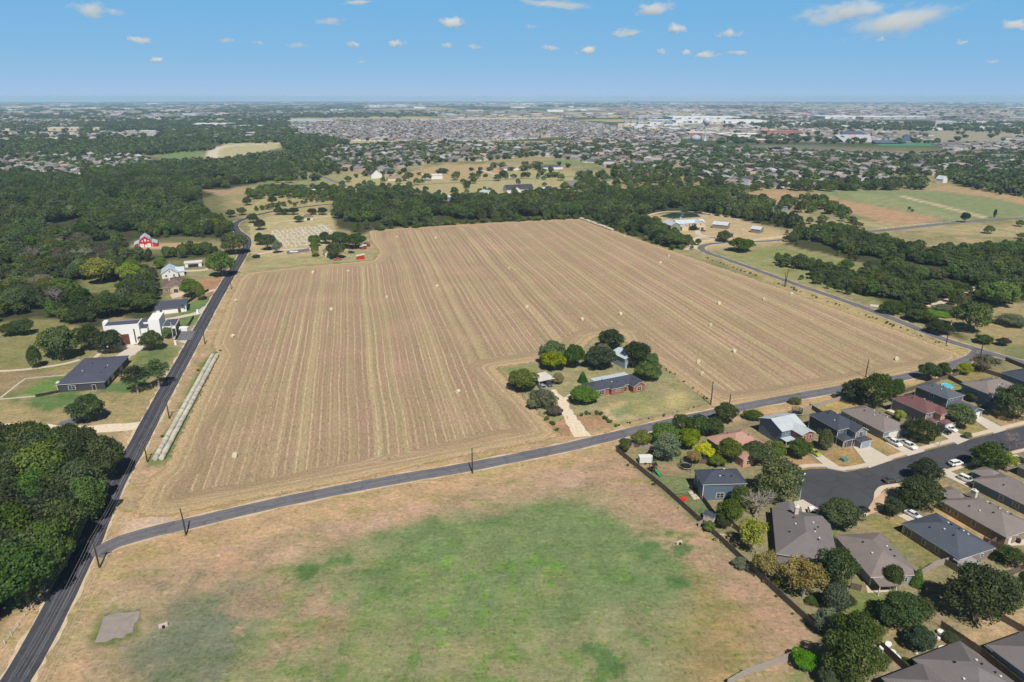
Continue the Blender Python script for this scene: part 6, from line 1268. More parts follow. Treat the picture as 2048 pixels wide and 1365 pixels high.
car('sedan', (1628, 909), 157, (.35, .40, .05), "yellow-green and black sports car on the drive by the brick-front house"); car('suv', (1887, 866), 157, (.012, .013, .016), "black car in front of the white garage door of the maroon-roofed house"); car('sedan', (1900, 861), 157, WH, "white sedan beside the black car on the same drive")
car('suv', (1911, 931), 72, WH, "white car parked on the street with its shadow on the asphalt"); car('suv', (1933, 964), 150, WH, "white station wagon on the drive of the grey-blue walled house"); car('sedan', (1826, 1034), 150, (.7, .72, .74), "silver-white sedan half under the largest bend tree")
car('sedan', (1721, 1025), 262, (.01, .01, .012), "black sedan parked at the kerb of the turning circle"); car('sedan', (1780, 964), 75, (.07, .07, .075), "dark grey car parked on the street beside the bend tree"); car('suv', (1624, 1033), 190, WH, "white car on the short drive of the chimney house")
car('sedan', (2042, 926), 160, (.03, .03, .035), "dark car on the drive across the street"); car('pickup', (1085, 779), 160, (.32, .33, .34), "silver pickup parked in front of the farm carport"); car('suv', (1097, 771), 155, (.05, .07, .1), "dark car under the farm carport")
car('pickup', (588, 506), 75, (.8, .8, .8), "white pickup parked beside the cemetery road"); car('pickup', (676, 521), 75, (.5, .12, .05), "orange-red truck under the dark tree of the small farm house"); car('suv', (703, 507), 75, (.02, .02, .03), "dark vehicle beside the small farm house trees")
car('suv', (320, 590), 170, (.06, .07, .09), "dark car beside the brown-roofed house terrace"); car('sedan', (1406, 463), 95, (.05, .07, .10), "dark blue car in front of the estate garage doors")
# ================= yard things =================
def tramp(px, r, label):
    b0 = G(*px); t = thing("trampoline", label, "trampoline", b0); mb = MB(); mb.cyl((0, 0), r * .86, .88, .92, 20); mb.build("mat", M_black, t); mb = MB()
    pts = [(math.cos(a) * r, math.sin(a) * r, .9) for a in np.linspace(0, 2 * math.pi, 21)]; mb.tube(pts, .07, 5, cap=False); mb.build("frame", M_galv, t)
    for k in range(8): a = k * math.pi / 4; MB().tube([(math.cos(a) * r, math.sin(a) * r, 0), (math.cos(a) * r * 1.02, math.sin(a) * r * 1.02, 2.7)], .05, 5).build("pole", M_black, t)
    mn = mat("safety_net", lambda n, b: (b.inputs["Base Color"].__setattr__('default_value', (.02, .02, .02, 1)), b.inputs["Alpha"].__setattr__('default_value', .45))) if not NET else NET[0]; NET.append(mn); mb = MB()
    for k in range(16): a, c = k * math.pi / 8, (k + 1) * math.pi / 8; mb.face([(math.cos(a) * r, math.sin(a) * r, .95), (math.cos(c) * r, math.sin(c) * r, .95), (math.cos(c) * r, math.sin(c) * r, 2.6), (math.cos(a) * r, math.sin(a) * r, 2.6)])
    mb.build("net", mn, t)
NET = []
tramp((1371, 937), 1.9, "netted trampoline behind the blue two-storey house"); tramp((1593, 830), 1.9, "netted trampoline in the garden of the brick-front house")
b0 = G(1290, 926); t = thing("cargo_trailer", "white enclosed cargo trailer parked by the wooden fence", "trailer", b0, math.radians(5)); MB().prism([(-2.1, -1.1), (1.7, -1.1), (2.4, 0), (1.7, 1.1), (-2.1, 1.1)], .5, 2.5).build("box_body", M_trim, t)
for s in (-1.1, 1.1): MB().tube([(-.2, s - .12, .36), (-.2, s + .12, .36)], .36, 12).build("wheel", M_tyre, t)
MB().box(2.3, -.05, .5, 3.4, .05, .6).build("drawbar", M_black, t)
b0 = G(1306, 944); t = thing("playset", "wooden playset with a green slide on the garden lawn", "playset", b0, math.radians(-60)); mb = MB()
for x in (-.8, .8):
    for y in (-.8, .8): mb.box(x - .07, y - .07, 0, x + .07, y + .07, 2.6)
mb.box(-.9, -.9, 1.3, .9, .9, 1.4); mb.build("tower", M_wood, t); mb = MB(); mb.face([(-1, -1, 2.5), (0, -1, 3.2), (0, 1, 3.2), (-1, 1, 2.5)]); mb.face([(0, -1, 3.2), (1, -1, 2.5), (1, 1, 2.5), (0, 1, 3.2)]); mb.build("roof", M_black, t)
M_gslide = basic("green_plastic", (.02, .30, .14), .4, .05, 2); mb = MB(); sp = [(.9, 0, 1.4), (1.7, 0, 1.0), (2.6, 0, .45), (3.3, 0, .25), (3.8, 0, .22)]
for i in range(4):
    a, b = sp[i], sp[i + 1]; mb.face([(a[0], -.35, a[2]), (b[0], -.35, b[2]), (b[0], .35, b[2]), (a[0], .35, a[2])])
    for s in (-.35, .35): mb.face([(a[0], s, a[2]), (b[0], s, b[2]), (b[0], s, b[2] + .22), (a[0], s, a[2] + .22)])
mb.build("slide", M_gslide, t)
b0 = G(1364, 999); t = thing("sports_frame", "net frame standing over red mats on the garden lawn", "net frame", b0, math.radians(20)); M_red = basic("red_mat_vinyl", (.62, .05, .03), .6, .1, 2)
for x in (-1.7, .1): MB().box(x, -1.2, .02, x + 1.5, 1.0, .2).build("mat", M_red, t)
mb = MB()
for x in (-3, 3, 8): mb.tube([(x, 1.5, 0), (x, .6, 2.6), (x, -2.2, 2.6), (x, -3, 0)], .045, 5)
for y in (.6, -2.2): mb.tube([(-3, y, 2.6), (8, y, 2.6)], .035, 5)
mb.build("frame", M_black, t)
B("shed", "small shed with a dark gable roof and white end by the garden fence", "shed", (1407, 1030), 130, 1.7, 3.0, 2.4, 'cream', 'navy', 'gx', .7, ov=.15)
b0 = G(1446, 1077); mb = MB()
for k in range(14): a = k * 2 * math.pi / 14; mb.box(math.cos(a) * 1.4 - .24, math.sin(a) * 1.4 - .24, 0, math.cos(a) * 1.4 + .24, math.sin(a) * 1.4 + .24, .3 + .02 * (k % 3))
o = mb.build("stone_ring", WALL['stone'], loc=b0); tag(o, "ring of pale stones on the lawn by the fence", "fire pit")
b0 = G(1894, 774); t = thing("garden_pool", "round blue pool in the garden behind the blue-grey house", "pool", b0); M_pw = basic("pool_liner", (.25, .55, .72), .5, .08, 1); mb = MB()
pp = [(math.cos(a) * 2.2, math.sin(a) * 2.2, 0) for a in np.linspace(0, 2 * math.pi, 25)]
for i in range(24): a, b = pp[i], pp[i + 1]; mb.face([a, b, (b[0], b[1], .75), (a[0], a[1], .75)]); mb.face([(b[0] * .94, b[1] * .94, .05), (a[0] * .94, a[1] * .94, .05), (a[0] * .94, a[1] * .94, .75), (b[0] * .94, b[1] * .94, .75)]); mb.face([(a[0], a[1], .75), (b[0], b[1], .75), (b[0] * .94, b[1] * .94, .75), (a[0] * .94, a[1] * .94, .75)])
mb.build("pool_wall", M_pw, t); mw = mat("pool_water", lambda n, b: (b.inputs["Base Color"].__setattr__('default_value', (.10, .50, .66, 1)), b.inputs["Roughness"].__setattr__('default_value', .08))); MB().cyl((0, 0), 2.05, .1, .6, 24).build("water_surface", mw, t)
b0 = G(1688, 922); o = MB().box(-.9, -.8, 0, .9, .8, .95).box(-.95, -.85, .95, .95, .85, 1.02).build("utility_box", basic("green_painted_steel", (.10, .24, .20), .5, .1, 2), loc=b0, rz=.4); tag(o, "green utility box on the front lawn of the navy house", "utility box")
def post_box(px, label, col=M_black):
    b0 = G(*px); t = thing("mailbox", label, "mailbox", b0); MB().box(-.06, -.06, 0, .06, .06, 1.1).build("post", M_wood, t); MB().box(-.3, -.15, 1.1, .3, .15, 1.45).build("box", col, t)
post_box((1778, 1040), "mailbox on the grass behind the bend tree")
open_roof("covered_boat", "pale rounded boat cover between the taupe and maroon houses", "boat", (1770, 818), 157, .9, 5.5, 2.0, 'white', M_trim, .5) if False else None
b0 = G(1787, 832); t = thing("covered_boat", "pale covered boat on a trailer between the taupe and maroon roofed houses", "boat", b0, math.radians(-65)); secs = [(-2.6, .9, 1.5), (-1.5, 1.05, 1.9), (.5, 1.05, 1.9), (2, .75, 1.6), (2.9, .15, 1.2)]
loft([(x, [(-w_, .6), (w_, .6), (w_, h - .4), (0, h), (-w_, h - .4)]) for x, w_, h in secs]).build("cover", basic("beige_tarp", alb((222, 208, 188)), .8, .12, 1), t); MB().box(-2.4, -.8, .3, 2.6, .8, .45).build("trailer_frame", M_black, t)
# pergola and patio
g0 = G(1930, 1140); t = thing("pergola", "metal-roofed pergola on thin posts behind the dark-blue roofed house", "pergola", g0, math.radians(-68 + 90)); 
for x in (-2.2, 2.2):
    for y in (-1.6, 1.6): MB().box(x - .06, y - .06, 0, x + .06, y + .06, 2.5).build("post", M_black, t)
mb = MB(); [mb.box(-2.5, -1.8 + k * .3, 2.5, 2.5, -1.7 + k * .3, 2.6) for k in range(13)]; mb.build("slatted_roof", M_galv, t)
sheet("patio", [(1907, 1138), (1935, 1128), (1958, 1148), (1930, 1158)], .05, M_conc_p, thick=.05); sheet("patio", [(1376, 983), (1388, 982), (1405, 997), (1388, 1000)], .06, M_conc_p, thick=.06); sheet("patio", [(2010, 1070), (2040, 1064), (2060, 1090), (2020, 1092)], .05, M_conc_p, thick=.05)
sheet("patio", [(1732, 1172), (1780, 1170), (1784, 1184), (1735, 1186)], .05, M_conc_p, thick=.05); sheet("patio", [(340, 590), (366, 584), (372, 591), (345, 598)], .056, M_conc_p, thick=.05)
# junk in the cluttered garden
M_junk = basic("white_plastic", (.72, .73, .74), .5, .1, 2)
for k, (x, y, sx, sy, h, lab) in enumerate(((1797, 1322, .5, 1.5, .9, "upright white board in the cluttered garden"), (1776, 1291, 1.2, .8, .5, "white chair heap beside the dark fence"), (1762, 1300, .7, .6, .8, "pale blue bin at the fence end"), (1786, 1305, .8, .6, .4, "white crate beside the green tree"), (1880, 1268, .9, .9, .8, "round white planter at the garden corner"), (1886, 1299, 1.6, 1.0, .35, "white tarp behind the pale blue house"),
                                               (1832, 1306, .7, .5, .3, "white bucket at the foot of the dense dark tree"), (1845, 1303, .5, .5, .4, "white pot at the foot of the dense dark tree"), (1840, 1258, .5, .4, .3, "small white pail beside the broad garden tree"), (1873, 1278, 1.0, .6, .4, "grey tub by the round white planter"))):
    b0 = G(x, y); mb = MB(); n_ = 10
    mb.tube([(0, 0, 0), (0, 0, h * .85), (0, 0, h)], [.5, .58, .52], n_, cap=True); o = mb.build("garden_junk", M_junk, loc=b0, rz=k * .7); o.scale = (sx * 1.4, sy * 1.4, 1); tag(o, lab, "garden junk")
for x, y, lab in ((1384, 978, "larger grey covered grill beside the blue house"), (1394, 984, "smaller grey covered grill beside the blue house"), (2035, 1085, "black covered grill on the tan house patio")):
    b0 = G(x, y); o = MB().tube([(0, 0, 0), (0, 0, .8), (0, 0, 1.15), (0, 0, 1.25)], [.62, .68, .5, .2], 10).build("covered_grill", M_tyre, loc=b0); tag(o, lab, "grill")
for x, y, lab in ((1873, 753, "pinkish chair nearest the roof vents, behind the blue-grey house"), (1881, 756, "second pinkish chair behind the blue-grey house")):
    b0 = G(x, y + 6); t = thing("garden_chair", lab, "chair", b0); MB().box(-.35, -.35, .35, .35, .35, .45).build("seat", M_conc_p, t); MB().box(-.35, .3, .45, .35, .38, 1.1).build("backrest", M_conc_p, t)
    for s in (-.3, .3):
        for q in (-.3, .3): MB().box(s - .03, q - .03, 0, s + .03, q + .03, .35).build("leg", M_conc_p, t)
# gate pillars west
for px, lab in (((352, 690), "white gate pillar at the foot of the pale pole"), ((396, 627), "white gate pillar with black box on the drive")):
    o = MB().box(-.5, -.5, 0, .5, .5, 1.9).box(-.6, -.6, 1.9, .6, .6, 2.05).build("gate_pillar", WALL['stucco'], loc=G(*px)); tag(o, lab, "pillar")
o = MB().box(-2.6, -1.6, 0, 2.6, 1.6, 1.6).build("garden_wall_block", WALL['stucco'], loc=G(366, 661), rz=.1); o.name = "bin_enclosure"; tag(o, "white walled bin enclosure north of the asphalt apron", "enclosure")
# culvert ends on the meadow
for px, lab in (((1358, 1088), "small concrete culvert headwall by the lush weeds near the fence"), ((327, 1254), "small rusty culvert end near the old slab")):
    b0 = G(*px); t = thing("culvert", lab, "culvert", b0, .5); MB().box(-.9, -.2, 0, .9, .2, .8).build("headwall", M_conc, t); MB().tube([(0, -.6, .3), (0, .3, .3)], .3, 10).build("pipe", M_tyre, t)
# graves
M_grave = basic("pale_headstone", (.5, .48, .46), .7, .2, 1); GMS = []
for k, (w_, h) in enumerate(((1.1, .9), (1.6, 1.1), (.8, 1.3))):
    o = MB().box(-w_ / 2, -.18, 0, w_ / 2, .18, h).box(-w_ / 2 - .2, -.4, 0, w_ / 2 + .2, .4, .18).build("gravestone", M_grave); GMS.append(o.data); bpy.data.objects.remove(o)
GW = fill([(542, 463), (652, 450), (664, 468), (640, 488), (572, 498), (548, 480)], 4.6, 77, .18)
for p in GW[:190]:
    o = bpy.data.objects.new("gravestone", random.choice(GMS)); link(o); o.location = (p[0], p[1], .02); o.rotation_euler = (0, 0, math.radians(14) + random.uniform(-.06, .06)); tag(o, "pale gravestone in the rows of the country cemetery", "gravestone", "gravestones of the cemetery")
GW2 = fill([(542, 463), (652, 450), (664, 468), (640, 488), (572, 498), (548, 480)], 12.5, 78, .2); mb = MB()
for i, p in enumerate(GW2): q = MB(); q.box(-2.1, -1.3, .02, 2.1, 1.3, .14 + .002 * (i % 5)); o = q.build("grave_plot", M_conc_p if i % 2 else M_conc, loc=(p[0] + 1, p[1] + 1.5, 0), rz=math.radians(14)); tag(o, "low paved grave plot with a pale border in the cemetery", "grave plot", "paved grave plots of the cemetery")
# ================= distant suburb, town and woods =================
M_hroof = [mat("far_roof_" + k, f_roof(alb(c), .1, False, True)) for k, c in (("grey", (146, 138, 136)), ("brown", (136, 124, 118)), ("dark", (112, 108, 112)), ("red", (150, 130, 122)))]
M_hwall = [basic("far_wall_" + k, alb(c), .85, .1, .3) for k, c in (("cream", (232, 224, 210)), ("brick", (200, 178, 160)), ("white", (222, 218, 210)), ("grey", (170, 168, 164)))]
def far_house(i):
    r = random.Random(i); L, W = r.uniform(15, 21), r.uniform(11, 14); ze = r.choice((2.9, 2.9, 5.4)); w = MB(); w.box(-L / 2, -W / 2, 0, L / 2, W / 2, ze); w.box(L / 2 - 6, W / 2 - 1, 0, L / 2 - .1, W / 2 + 4, 2.7)
    ro = MB(); roof_geo(ro, (-L / 2, -W / 2, L / 2, W / 2), ze, r.choice(('hip', 'hip', 'gx')), .5); roof_geo(ro, (L / 2 - 6, W / 2 - 1, L / 2 - .1, W / 2 + 4), 2.75, 'gy', .5)
    for k in range(3): w.box(-L / 2 + 2 + k * 4, -W / 2 - .06, .9, -L / 2 + 3.4 + k * 4, -W / 2 - .01, 2.2, 1)
    for k in range(2): w.box(L / 2 + .01, -W / 2 + 2 + k * 4, .9, L / 2 + .06, -W / 2 + 3.4 + k * 4, 2.2, 1)
    a = w.build("wall", [M_hwall[i % 4], M_glass]); b = ro.build("roof", [M_hroof[r.choice((0, 0, 1, 2, 3)) if i > 3 else i], M_trim]); A, Bm = a.data, b.data
    bm = bmesh.new(); bm.from_mesh(A); n0 = len(bm.faces); bm.from_mesh(Bm); bm.faces.ensure_lookup_table()
    for f in bm.faces[n0:]: f.material_index += 2
    J = bpy.data.meshes.new("far_house"); bm.to_mesh(J); bm.free(); [J.materials.append(m) for m in (M_hwall[i % 4], M_glass, Bm.materials[0], M_trim)]
    bpy.data.objects.remove(a); bpy.data.objects.remove(b); return A, Bm, J
FH = [far_house(i) for i in range(8)]
def street_grid(px, az, lot=17, rowgap=(24, 40), seed=1, drop=.22):
    W = [(p[0], p[1]) for p in GP(px)]; r = np.random.default_rng(seed); a = math.radians(az); u = np.array([math.sin(a), math.cos(a)]); v = np.array([-u[1], u[0]])
    P = np.array(W); cu, cv = P @ u, P @ v; out = []; y_ = cv.min(); k = 0
    while y_ < cv.max():
        for x_ in np.arange(cu.min(), cu.max(), lot):
            if r.random() < drop: continue
            bend = 18 * math.sin((x_ + seed * 70) / 210.0); q = u * (x_ + r.uniform(-1.5, 1.5)) + v * (y_ + bend + r.uniform(-2, 2)); out.append((q[0], q[1], math.atan2(u[1], u[0]) + math.pi / 2 * (1 if k % 2 else -1) + r.uniform(-.08, .08)))
        y_ += rowgap[k % 2]; k += 1
    O = np.array(out); return O[sdf(W, O[:, 0], O[:, 1]) < 0]
SUBS = [([(652, 302), (700, 292), (860, 287), (1060, 289), (1250, 284), (1350, 292), (1365, 330), (1250, 350), (1185, 326), (1080, 313), (1000, 320), (870, 327), (800, 337), (740, 345), (690, 344), (655, 335)], 40, 18),
        ([(1350, 292), (1500, 300), (1800, 312), (2120, 300), (2120, 352), (1900, 352), (1800, 352), (1700, 372), (1560, 376), (1460, 384), (1370, 356)], 67, 20), ([(-60, 316), (120, 308), (260, 312), (300, 322), (285, 340), (150, 350), (-60, 356)], 50, 19)]
SUB2 = [([(600, 262), (650, 242), (900, 243), (1130, 240), (1200, 250), (1240, 262), (1060, 278), (960, 283), (800, 282), (700, 283), (640, 276)], 55, 15), ([(-60, 240), (140, 240), (190, 250), (140, 258), (-60, 262)], 30, 16),
        ([(560, 250), (690, 250), (690, 262), (600, 262)], 40, 16), ([(1860, 290), (2120, 284), (2120, 300), (1900, 302)], 60, 18), ([(1900, 232), (2120, 234), (2120, 246), (1950, 246)], 60, 18), ([(1120, 268), (1380, 262), (1350, 290), (1150, 284)], 70, 20)]
near_h = []
for i, (pp_, az_, lot_) in enumerate(SUBS): near_h += [tuple(q) + (i,) for q in street_grid(pp_, az_, lot_, (26, 44), i + 1)]
near_h = [q for q in near_h if abs(q[0]) < q[1] * .80 + 20]; near_h.sort(key=lambda q: math.hypot(q[0], q[1]))
n_have = sum(1 for o in SC.collection.objects if o.get('category') == 'house')
LAB = [("suburban house with a grey-brown roof among trees beyond the ranch fields", "houses of the wooded suburb behind the ranches"), ("suburban house among dense trees below the stadium and red school", "houses of the wooded suburb below the school"), ("suburban house among the trees at the western horizon side of the wood", "houses of the suburb beyond the west wood")]
HP = []
for k, (x, y_, rz, s_) in enumerate(near_h):
    i = random.randrange(8)
    if k < 298 - n_have:
        t = thing("suburban_house", LAB[s_][0], "house", (x, y_, 0), rz, LAB[s_][1]); link(bpy.data.objects.new("wall", FH[i][0]), t); link(bpy.data.objects.new("roof", FH[i][1]), t)
    else: HP.append((x, y_, rz, i))
for j, (pp_, az_, lot_) in enumerate(SUB2):
    for q in street_grid(pp_, az_, lot_, (22, 34), 40 + j, .08): HP.append((q[0], q[1], q[2], random.randrange(8)))
HS = [1.0] * len(HP)
def far_specks(d0, d1, n_, seed, thr, sc):
    r = np.random.default_rng(seed); Y = np.exp(r.uniform(math.log(d0), math.log(d1), n_)); X = r.uniform(-1, 1, n_) * (Y * .84 + 50); m = fbm(X / 700 + 77, Y / 1100 + 31, 3)
    m = m - np.where((X < -.2 * Y) & (Y > 2300), .12, 0)
    for x, y_ in zip(X[m > thr], Y[m > thr]): HP.append((x, y_, r.uniform(0, 3.14), int(r.integers(0, 8)))); HS.append(r.uniform(*sc))
far_specks(1900, 4000, 2600, 301, .52, (1, 1.6)); far_specks(4000, 15000, 5200, 302, .50, (1.6, 4.5))
HPn = np.array(HP); HS = np.array(HS); k = len(HPn); HZ = np.where(np.hypot(HPn[:, 0], HPn[:, 1]) > 1500, curv(HPn[:, 0], HPn[:, 1]) - curv(1500, 0), 0)
scatter("distant_suburb", np.c_[HPn[:, :2], HZ], np.c_[HS, HS, 1 + (HS - 1) * .35], HPn[:, 2], HPn[:, 3], [f[2] for f in FH], "dense far-off suburb of small grey and brown roofs")
# trees of the middle distance and the far plain
TP = []
def tr_fill(px, spacing, seed, R, H, keep=1.0, jit=.45):
    P = fill(px, spacing, seed, jit); r = np.random.default_rng(seed + 500); P = P[r.random(len(P)) < keep]
    for p in P: k = r.uniform(.75, 1.25); TP.append((p[0], p[1], r.uniform(*R) * k, r.uniform(*H) * k))
for i, (pp_, a_, l_) in enumerate(SUBS): tr_fill(pp_, (12, 11.5, 15)[i], 100 + i, (3.6, 6.4), (5, 9), (.62, .76, .6)[i])
for i, (pp_, a_, l_) in enumerate(SUB2): tr_fill(pp_, 26 if i == 0 else 22, 120 + i, (3.5, 6), (5, 8), .75)
tr_fill([(150, 352), (300, 334), (330, 330), (420, 330), (560, 312), (640, 304), (655, 338), (560, 340), (420, 345), (330, 345), (235, 348)], 10, 130, (4.5, 6.5), (8, 12))
tr_fill([(-80, 289), (330, 284), (420, 286), (430, 300), (300, 312), (260, 312), (-80, 316)], 14, 131, (5, 7), (8, 11), .95)
tr_fill([(560, 272), (640, 274), (700, 288), (655, 300), (570, 302), (562, 284)], 13, 132, (5, 7), (8, 12)); tr_fill([(330, 262), (560, 256), (600, 264), (560, 282), (420, 284), (330, 282)], 17, 133, (5.5, 8), (8, 11), .8)
tr_fill([(690, 350), (820, 345), (1000, 335), (1180, 352), (1230, 372), (1160, 394), (900, 398), (760, 382), (680, 382)], 21, 160, (3, 6), (5, 9), .42)
tr_fill([(560, 340), (655, 335), (690, 348), (600, 372), (560, 368)], 15, 134, (4.5, 6), (7, 10), .5); tr_fill([(690, 346), (800, 340), (820, 350), (700, 372)], 20, 135, (4, 5.5), (6, 9), .35)
tr_fill([(1150, 355), (1350, 335), (1480, 385), (1440, 400), (1230, 388), (1160, 398)], 13, 136, (4.5, 6), (7, 10), .62); tr_fill([(960, 340), (1120, 328), (1150, 334), (1060, 345)], 18, 137, (4.5, 6.5), (7, 10), .5)
tr_fill([(1440, 384), (1560, 376), (1700, 372), (1860, 362), (1850, 380), (1760, 382), (1620, 384), (1554, 380), (1452, 390)], 11, 138, (4.5, 6.5), (7, 10), .85); tr_fill([(1850, 352), (2120, 345), (2120, 405), (2010, 392), (1920, 372)], 11, 139, (4.5, 6.5), (7, 10), .8)
tr_fill([(1541, 410), (1640, 398), (1690, 428), (1712, 440), (1640, 432), (1560, 420)], 10, 140, (4, 6), (7, 9), .8); tr_fill([(1240, 388), (1450, 385), (1545, 412), (1545, 436), (1420, 408), (1300, 396)], 8.5, 141, (4.2, 6), (7, 10), .9)
tr_fill([(660, 395), (720, 384), (740, 386), (700, 392)], 9, 142, (4, 6), (7, 9)); tr_fill([(900, 385), (1240, 372), (1240, 388), (1000, 396)], 22, 143, (3.5, 5), (5, 8), .4); 
tr_fill([(1600, 440), (1690, 440), (1760, 460), (1700, 462), (1620, 455)], 13, 145, (3, 5), (4, 7), .6); tr_fill([(1740, 395), (1800, 415), (1900, 440), (1895, 444), (1790, 420)], 14, 146, (1.2, 3), (2, 4), .35, .5)
tr_fill([(1820, 450), (2120, 452), (2120, 480), (1900, 475)], 26, 147, (3.5, 5.5), (4, 7), .4); tr_fill([(530, 380), (640, 376), (720, 392), (670, 402), (560, 398), (480, 400)], 9, 148, (3.5, 5.5), (5, 9), .85)
tr_fill([(505, 345), (620, 345), (600, 362), (480, 375)], 15, 149, (4.5, 6), (7, 10), .5)
tr_fill([(1288, 438), (1322, 446), (1332, 470), (1384, 492), (1345, 497), (1288, 464)], 8, 150, (3.2, 5), (5, 8), .7)
def hedge(px, n_, R, seed, w_=2.0):
    r = np.random.default_rng(seed); C = catmull(GP(px), 2)
    for _ in range(n_): q = C[int(r.integers(0, len(C)))]; k = r.uniform(*R); TP.append((q.x + r.normal() * w_, q.y + r.normal() * w_, k, k * 1.6))
hedge([(1925, 708), (1880, 688), (1800, 657), (1700, 620), (1600, 584), (1500, 548), (1405, 514)], 70, (.22, .7), 1, 1.2); hedge([(1380, 500), (1330, 494), (1240, 462), (1170, 438)], 60, (1.0, 2.6), 2, 2.5); hedge([(1160, 437), (960, 446), (745, 462)], 110, (1.2, 3.0), 3, 2.5)
hedge([(1124, 873), (1098, 845), (1070, 815)], 14, (.4, .9), 4, .7); hedge([(1316, 728), (1370, 765), (1420, 803)], 16, (.2, .5), 5, .4); hedge([(1228, 853), (1205, 835), (1193, 827), (1160, 832)], 20, (.4, .8), 6, .5); hedge([(1420, 808), (1330, 832), (1228, 853)], 10, (.2, .5), 7, .5)
hedge([(345, 870), (385, 790), (435, 700)], 14, (.3, .7), 8, 2.2); hedge([(1236, 908), (1330, 988), (1440, 1088), (1530, 1172), (1630, 1262)], 24, (.2, .5), 9, .8); hedge([(485, 425), (520, 420), (620, 405), (690, 398)], 60, (1.2, 3), 10, 5)
# far plain: density thins with distance, woods follow broad noise
def far_plain(d0, d1, sp, seed, R, H, thr, sc):
    r = np.random.default_rng(seed); n_ = int((d1 - d0) * (d0 + d1) * .86 / (sp * sp)); Y = np.sqrt(r.uniform(d0 ** 2, d1 ** 2, n_)); X = r.uniform(-1, 1, n_) * (Y * .84 + 50)
    m = fbm(X / sc[0] + 5, Y / sc[1] + 8, 4); keep = (m < thr + np.where(X < -.2 * Y, .12, 0)) | (r.random(n_) < .10)
    px_, py_ = CX + FPX * X / (Y * cP + CAMH * sP), None
    yy = np.array([proj((a, b, 0))[1] for a, b in zip(X, Y)]); keep &= ~((px_ > 580) & (px_ < 1440) & (yy > 236) & (yy < 300)) & ~((px_ > 1340) & (yy > 240) & (yy < 290) & (r.random(n_) < .35)) & ~((px_ > 1110) & (px_ < 1480) & (yy > 218) & (yy < 240) & (r.random(n_) < .9)) & ~((yy > 262) & (yy < 276) & (px_ < 320) & (r.random(n_) < .8)) & ~((px_ > 800) & (px_ < 1120) & (yy > 233) & (yy < 244))
    for p in zip(X[keep], Y[keep]): k = r.uniform(.7, 1.3); TP.append((p[0], p[1], r.uniform(*R) * k, r.uniform(*H) * k))
far_plain(1750, 3200, 26, 201, (6, 9), (8, 11), .53, (700, 900)); far_plain(3200, 6500, 60, 202, (9, 14), (6, 9), .48, (900, 2400)); far_plain(6500, 14000, 150, 203, (20, 36), (6, 9), .47, (900, 2400)); far_plain(14000, 34000, 420, 204, (60, 120), (8, 12), .5, (2500, 6000))
TPn = np.array(TP); d = np.hypot(TPn[:, 0], TPn[:, 1]); nearm = d < 1000; 
A = TPn[nearm]; k = len(A); scatter("tree_belts", np.c_[A[:, :2], np.zeros(k)], np.c_[A[:, 2] / 5, A[:, 2] / 5, A[:, 3] / 9], RNG.uniform(0, 6.28, k), RNG.integers(0, 5, k), [p[0] for p in PR['mid']], "tree belts and hedgerow trees of the middle distance", (.085, .112, .040, 1))
A = TPn[~nearm]; k = len(A); scatter("distant_trees", np.c_[A[:, :2], np.where(np.hypot(A[:, 0], A[:, 1]) > 1500, curv(A[:, 0], A[:, 1]) - curv(1500, 0), 0)], np.c_[A[:, 2] / 5, A[:, 2] / 5, A[:, 3] / 7.5], RNG.uniform(0, 6.28, k), RNG.integers(0, 4, k), LOW, "tree cover of the far plain and suburbs", (.076, .100, .044, 1))
# ---- large far buildings
M_wh = basic("pale_cladding", alb((232, 232, 232)), .7, .08, .05); M_gr = basic("grey_cladding", alb((176, 180, 186)), .7, .1, .05); M_rb = basic("school_brick", alb((172, 116, 102)), .8, .1, .05); M_cr = basic("cream_cladding", alb((214, 196, 166)), .8, .08, .05); M_bl = basic("dark_glazing", alb((96, 108, 130)), .3, .1, .05)
def big(name, label, x0, x1, y, h, depth, m, cat="building", bands=0, group=None, roofm=None):
    a, b = G(x0, y), G(x1, y); b = Vector((b.x, a.y, 0)); a.z = b.z = min(0, curv(a.x, a.y) - curv(1500, 0)); L = (b - a).length; t = thing(name, label, cat, a, 0, group); mb = MB(); mb.box(0, 0, 0, L, depth, h); n_ = max(2, int(L / 45))
    for k in range(n_): mb.box(L * (k + .35) / n_, -1.2, 0, L * (k + .55) / n_, .01, h * .9)
    mb.build("wall", m, t); MB().box(-.4, -.4, h, L + .4, depth + .4, h + .5).build("roof", roofm or M_wh, t)
    for k in range(n_): MB().box(L * (k + .62) / n_, -.25, h * .25, L * (k + .92) / n_, -.02, h * .7).build("window", M_bl, t)
    for k in range(min(4, n_)): MB().box(L * (k + .3) / n_, depth * .4, h + .5, L * (k + .3) / n_ + 6, depth * .4 + 5, h + 2.6).build("rooftop_unit", M_gr, t)
big("warehouse", "very long white warehouse beside the water tower", 1352, 1532, 247, 12, 160, M_wh, "warehouse"); big("warehouse", "white warehouse roof directly behind the long one", 1345, 1480, 239, 12, 200, M_wh, "warehouse")
big("warehouse", "white distribution warehouse at the right, west half", 1650, 1725, 238, 13, 200, M_wh, "warehouse"); big("warehouse", "white distribution warehouse at the right, east half with blue glazing", 1727, 1810, 239, 13, 200, M_gr, "warehouse"); big("warehouse", "dark-windowed warehouse at the end of the white distribution row", 1812, 1860, 238, 12, 150, M_gr, "warehouse")
big("warehouse", "low pale warehouse north of the dense suburb's east end", 1300, 1350, 245, 10, 100, M_gr, "warehouse"); big("warehouse", "small grey warehouse north of the white distribution row", 1575, 1610, 228, 10, 120, M_gr, "warehouse")
big("office_block", "dark office block on the field behind the warehouses", 1620, 1655, 229, 15, 80, M_bl, "office building"); big("office_block", "tall grey block beside the town's east trees", 1870, 1912, 252, 18, 50, M_gr, "office building")
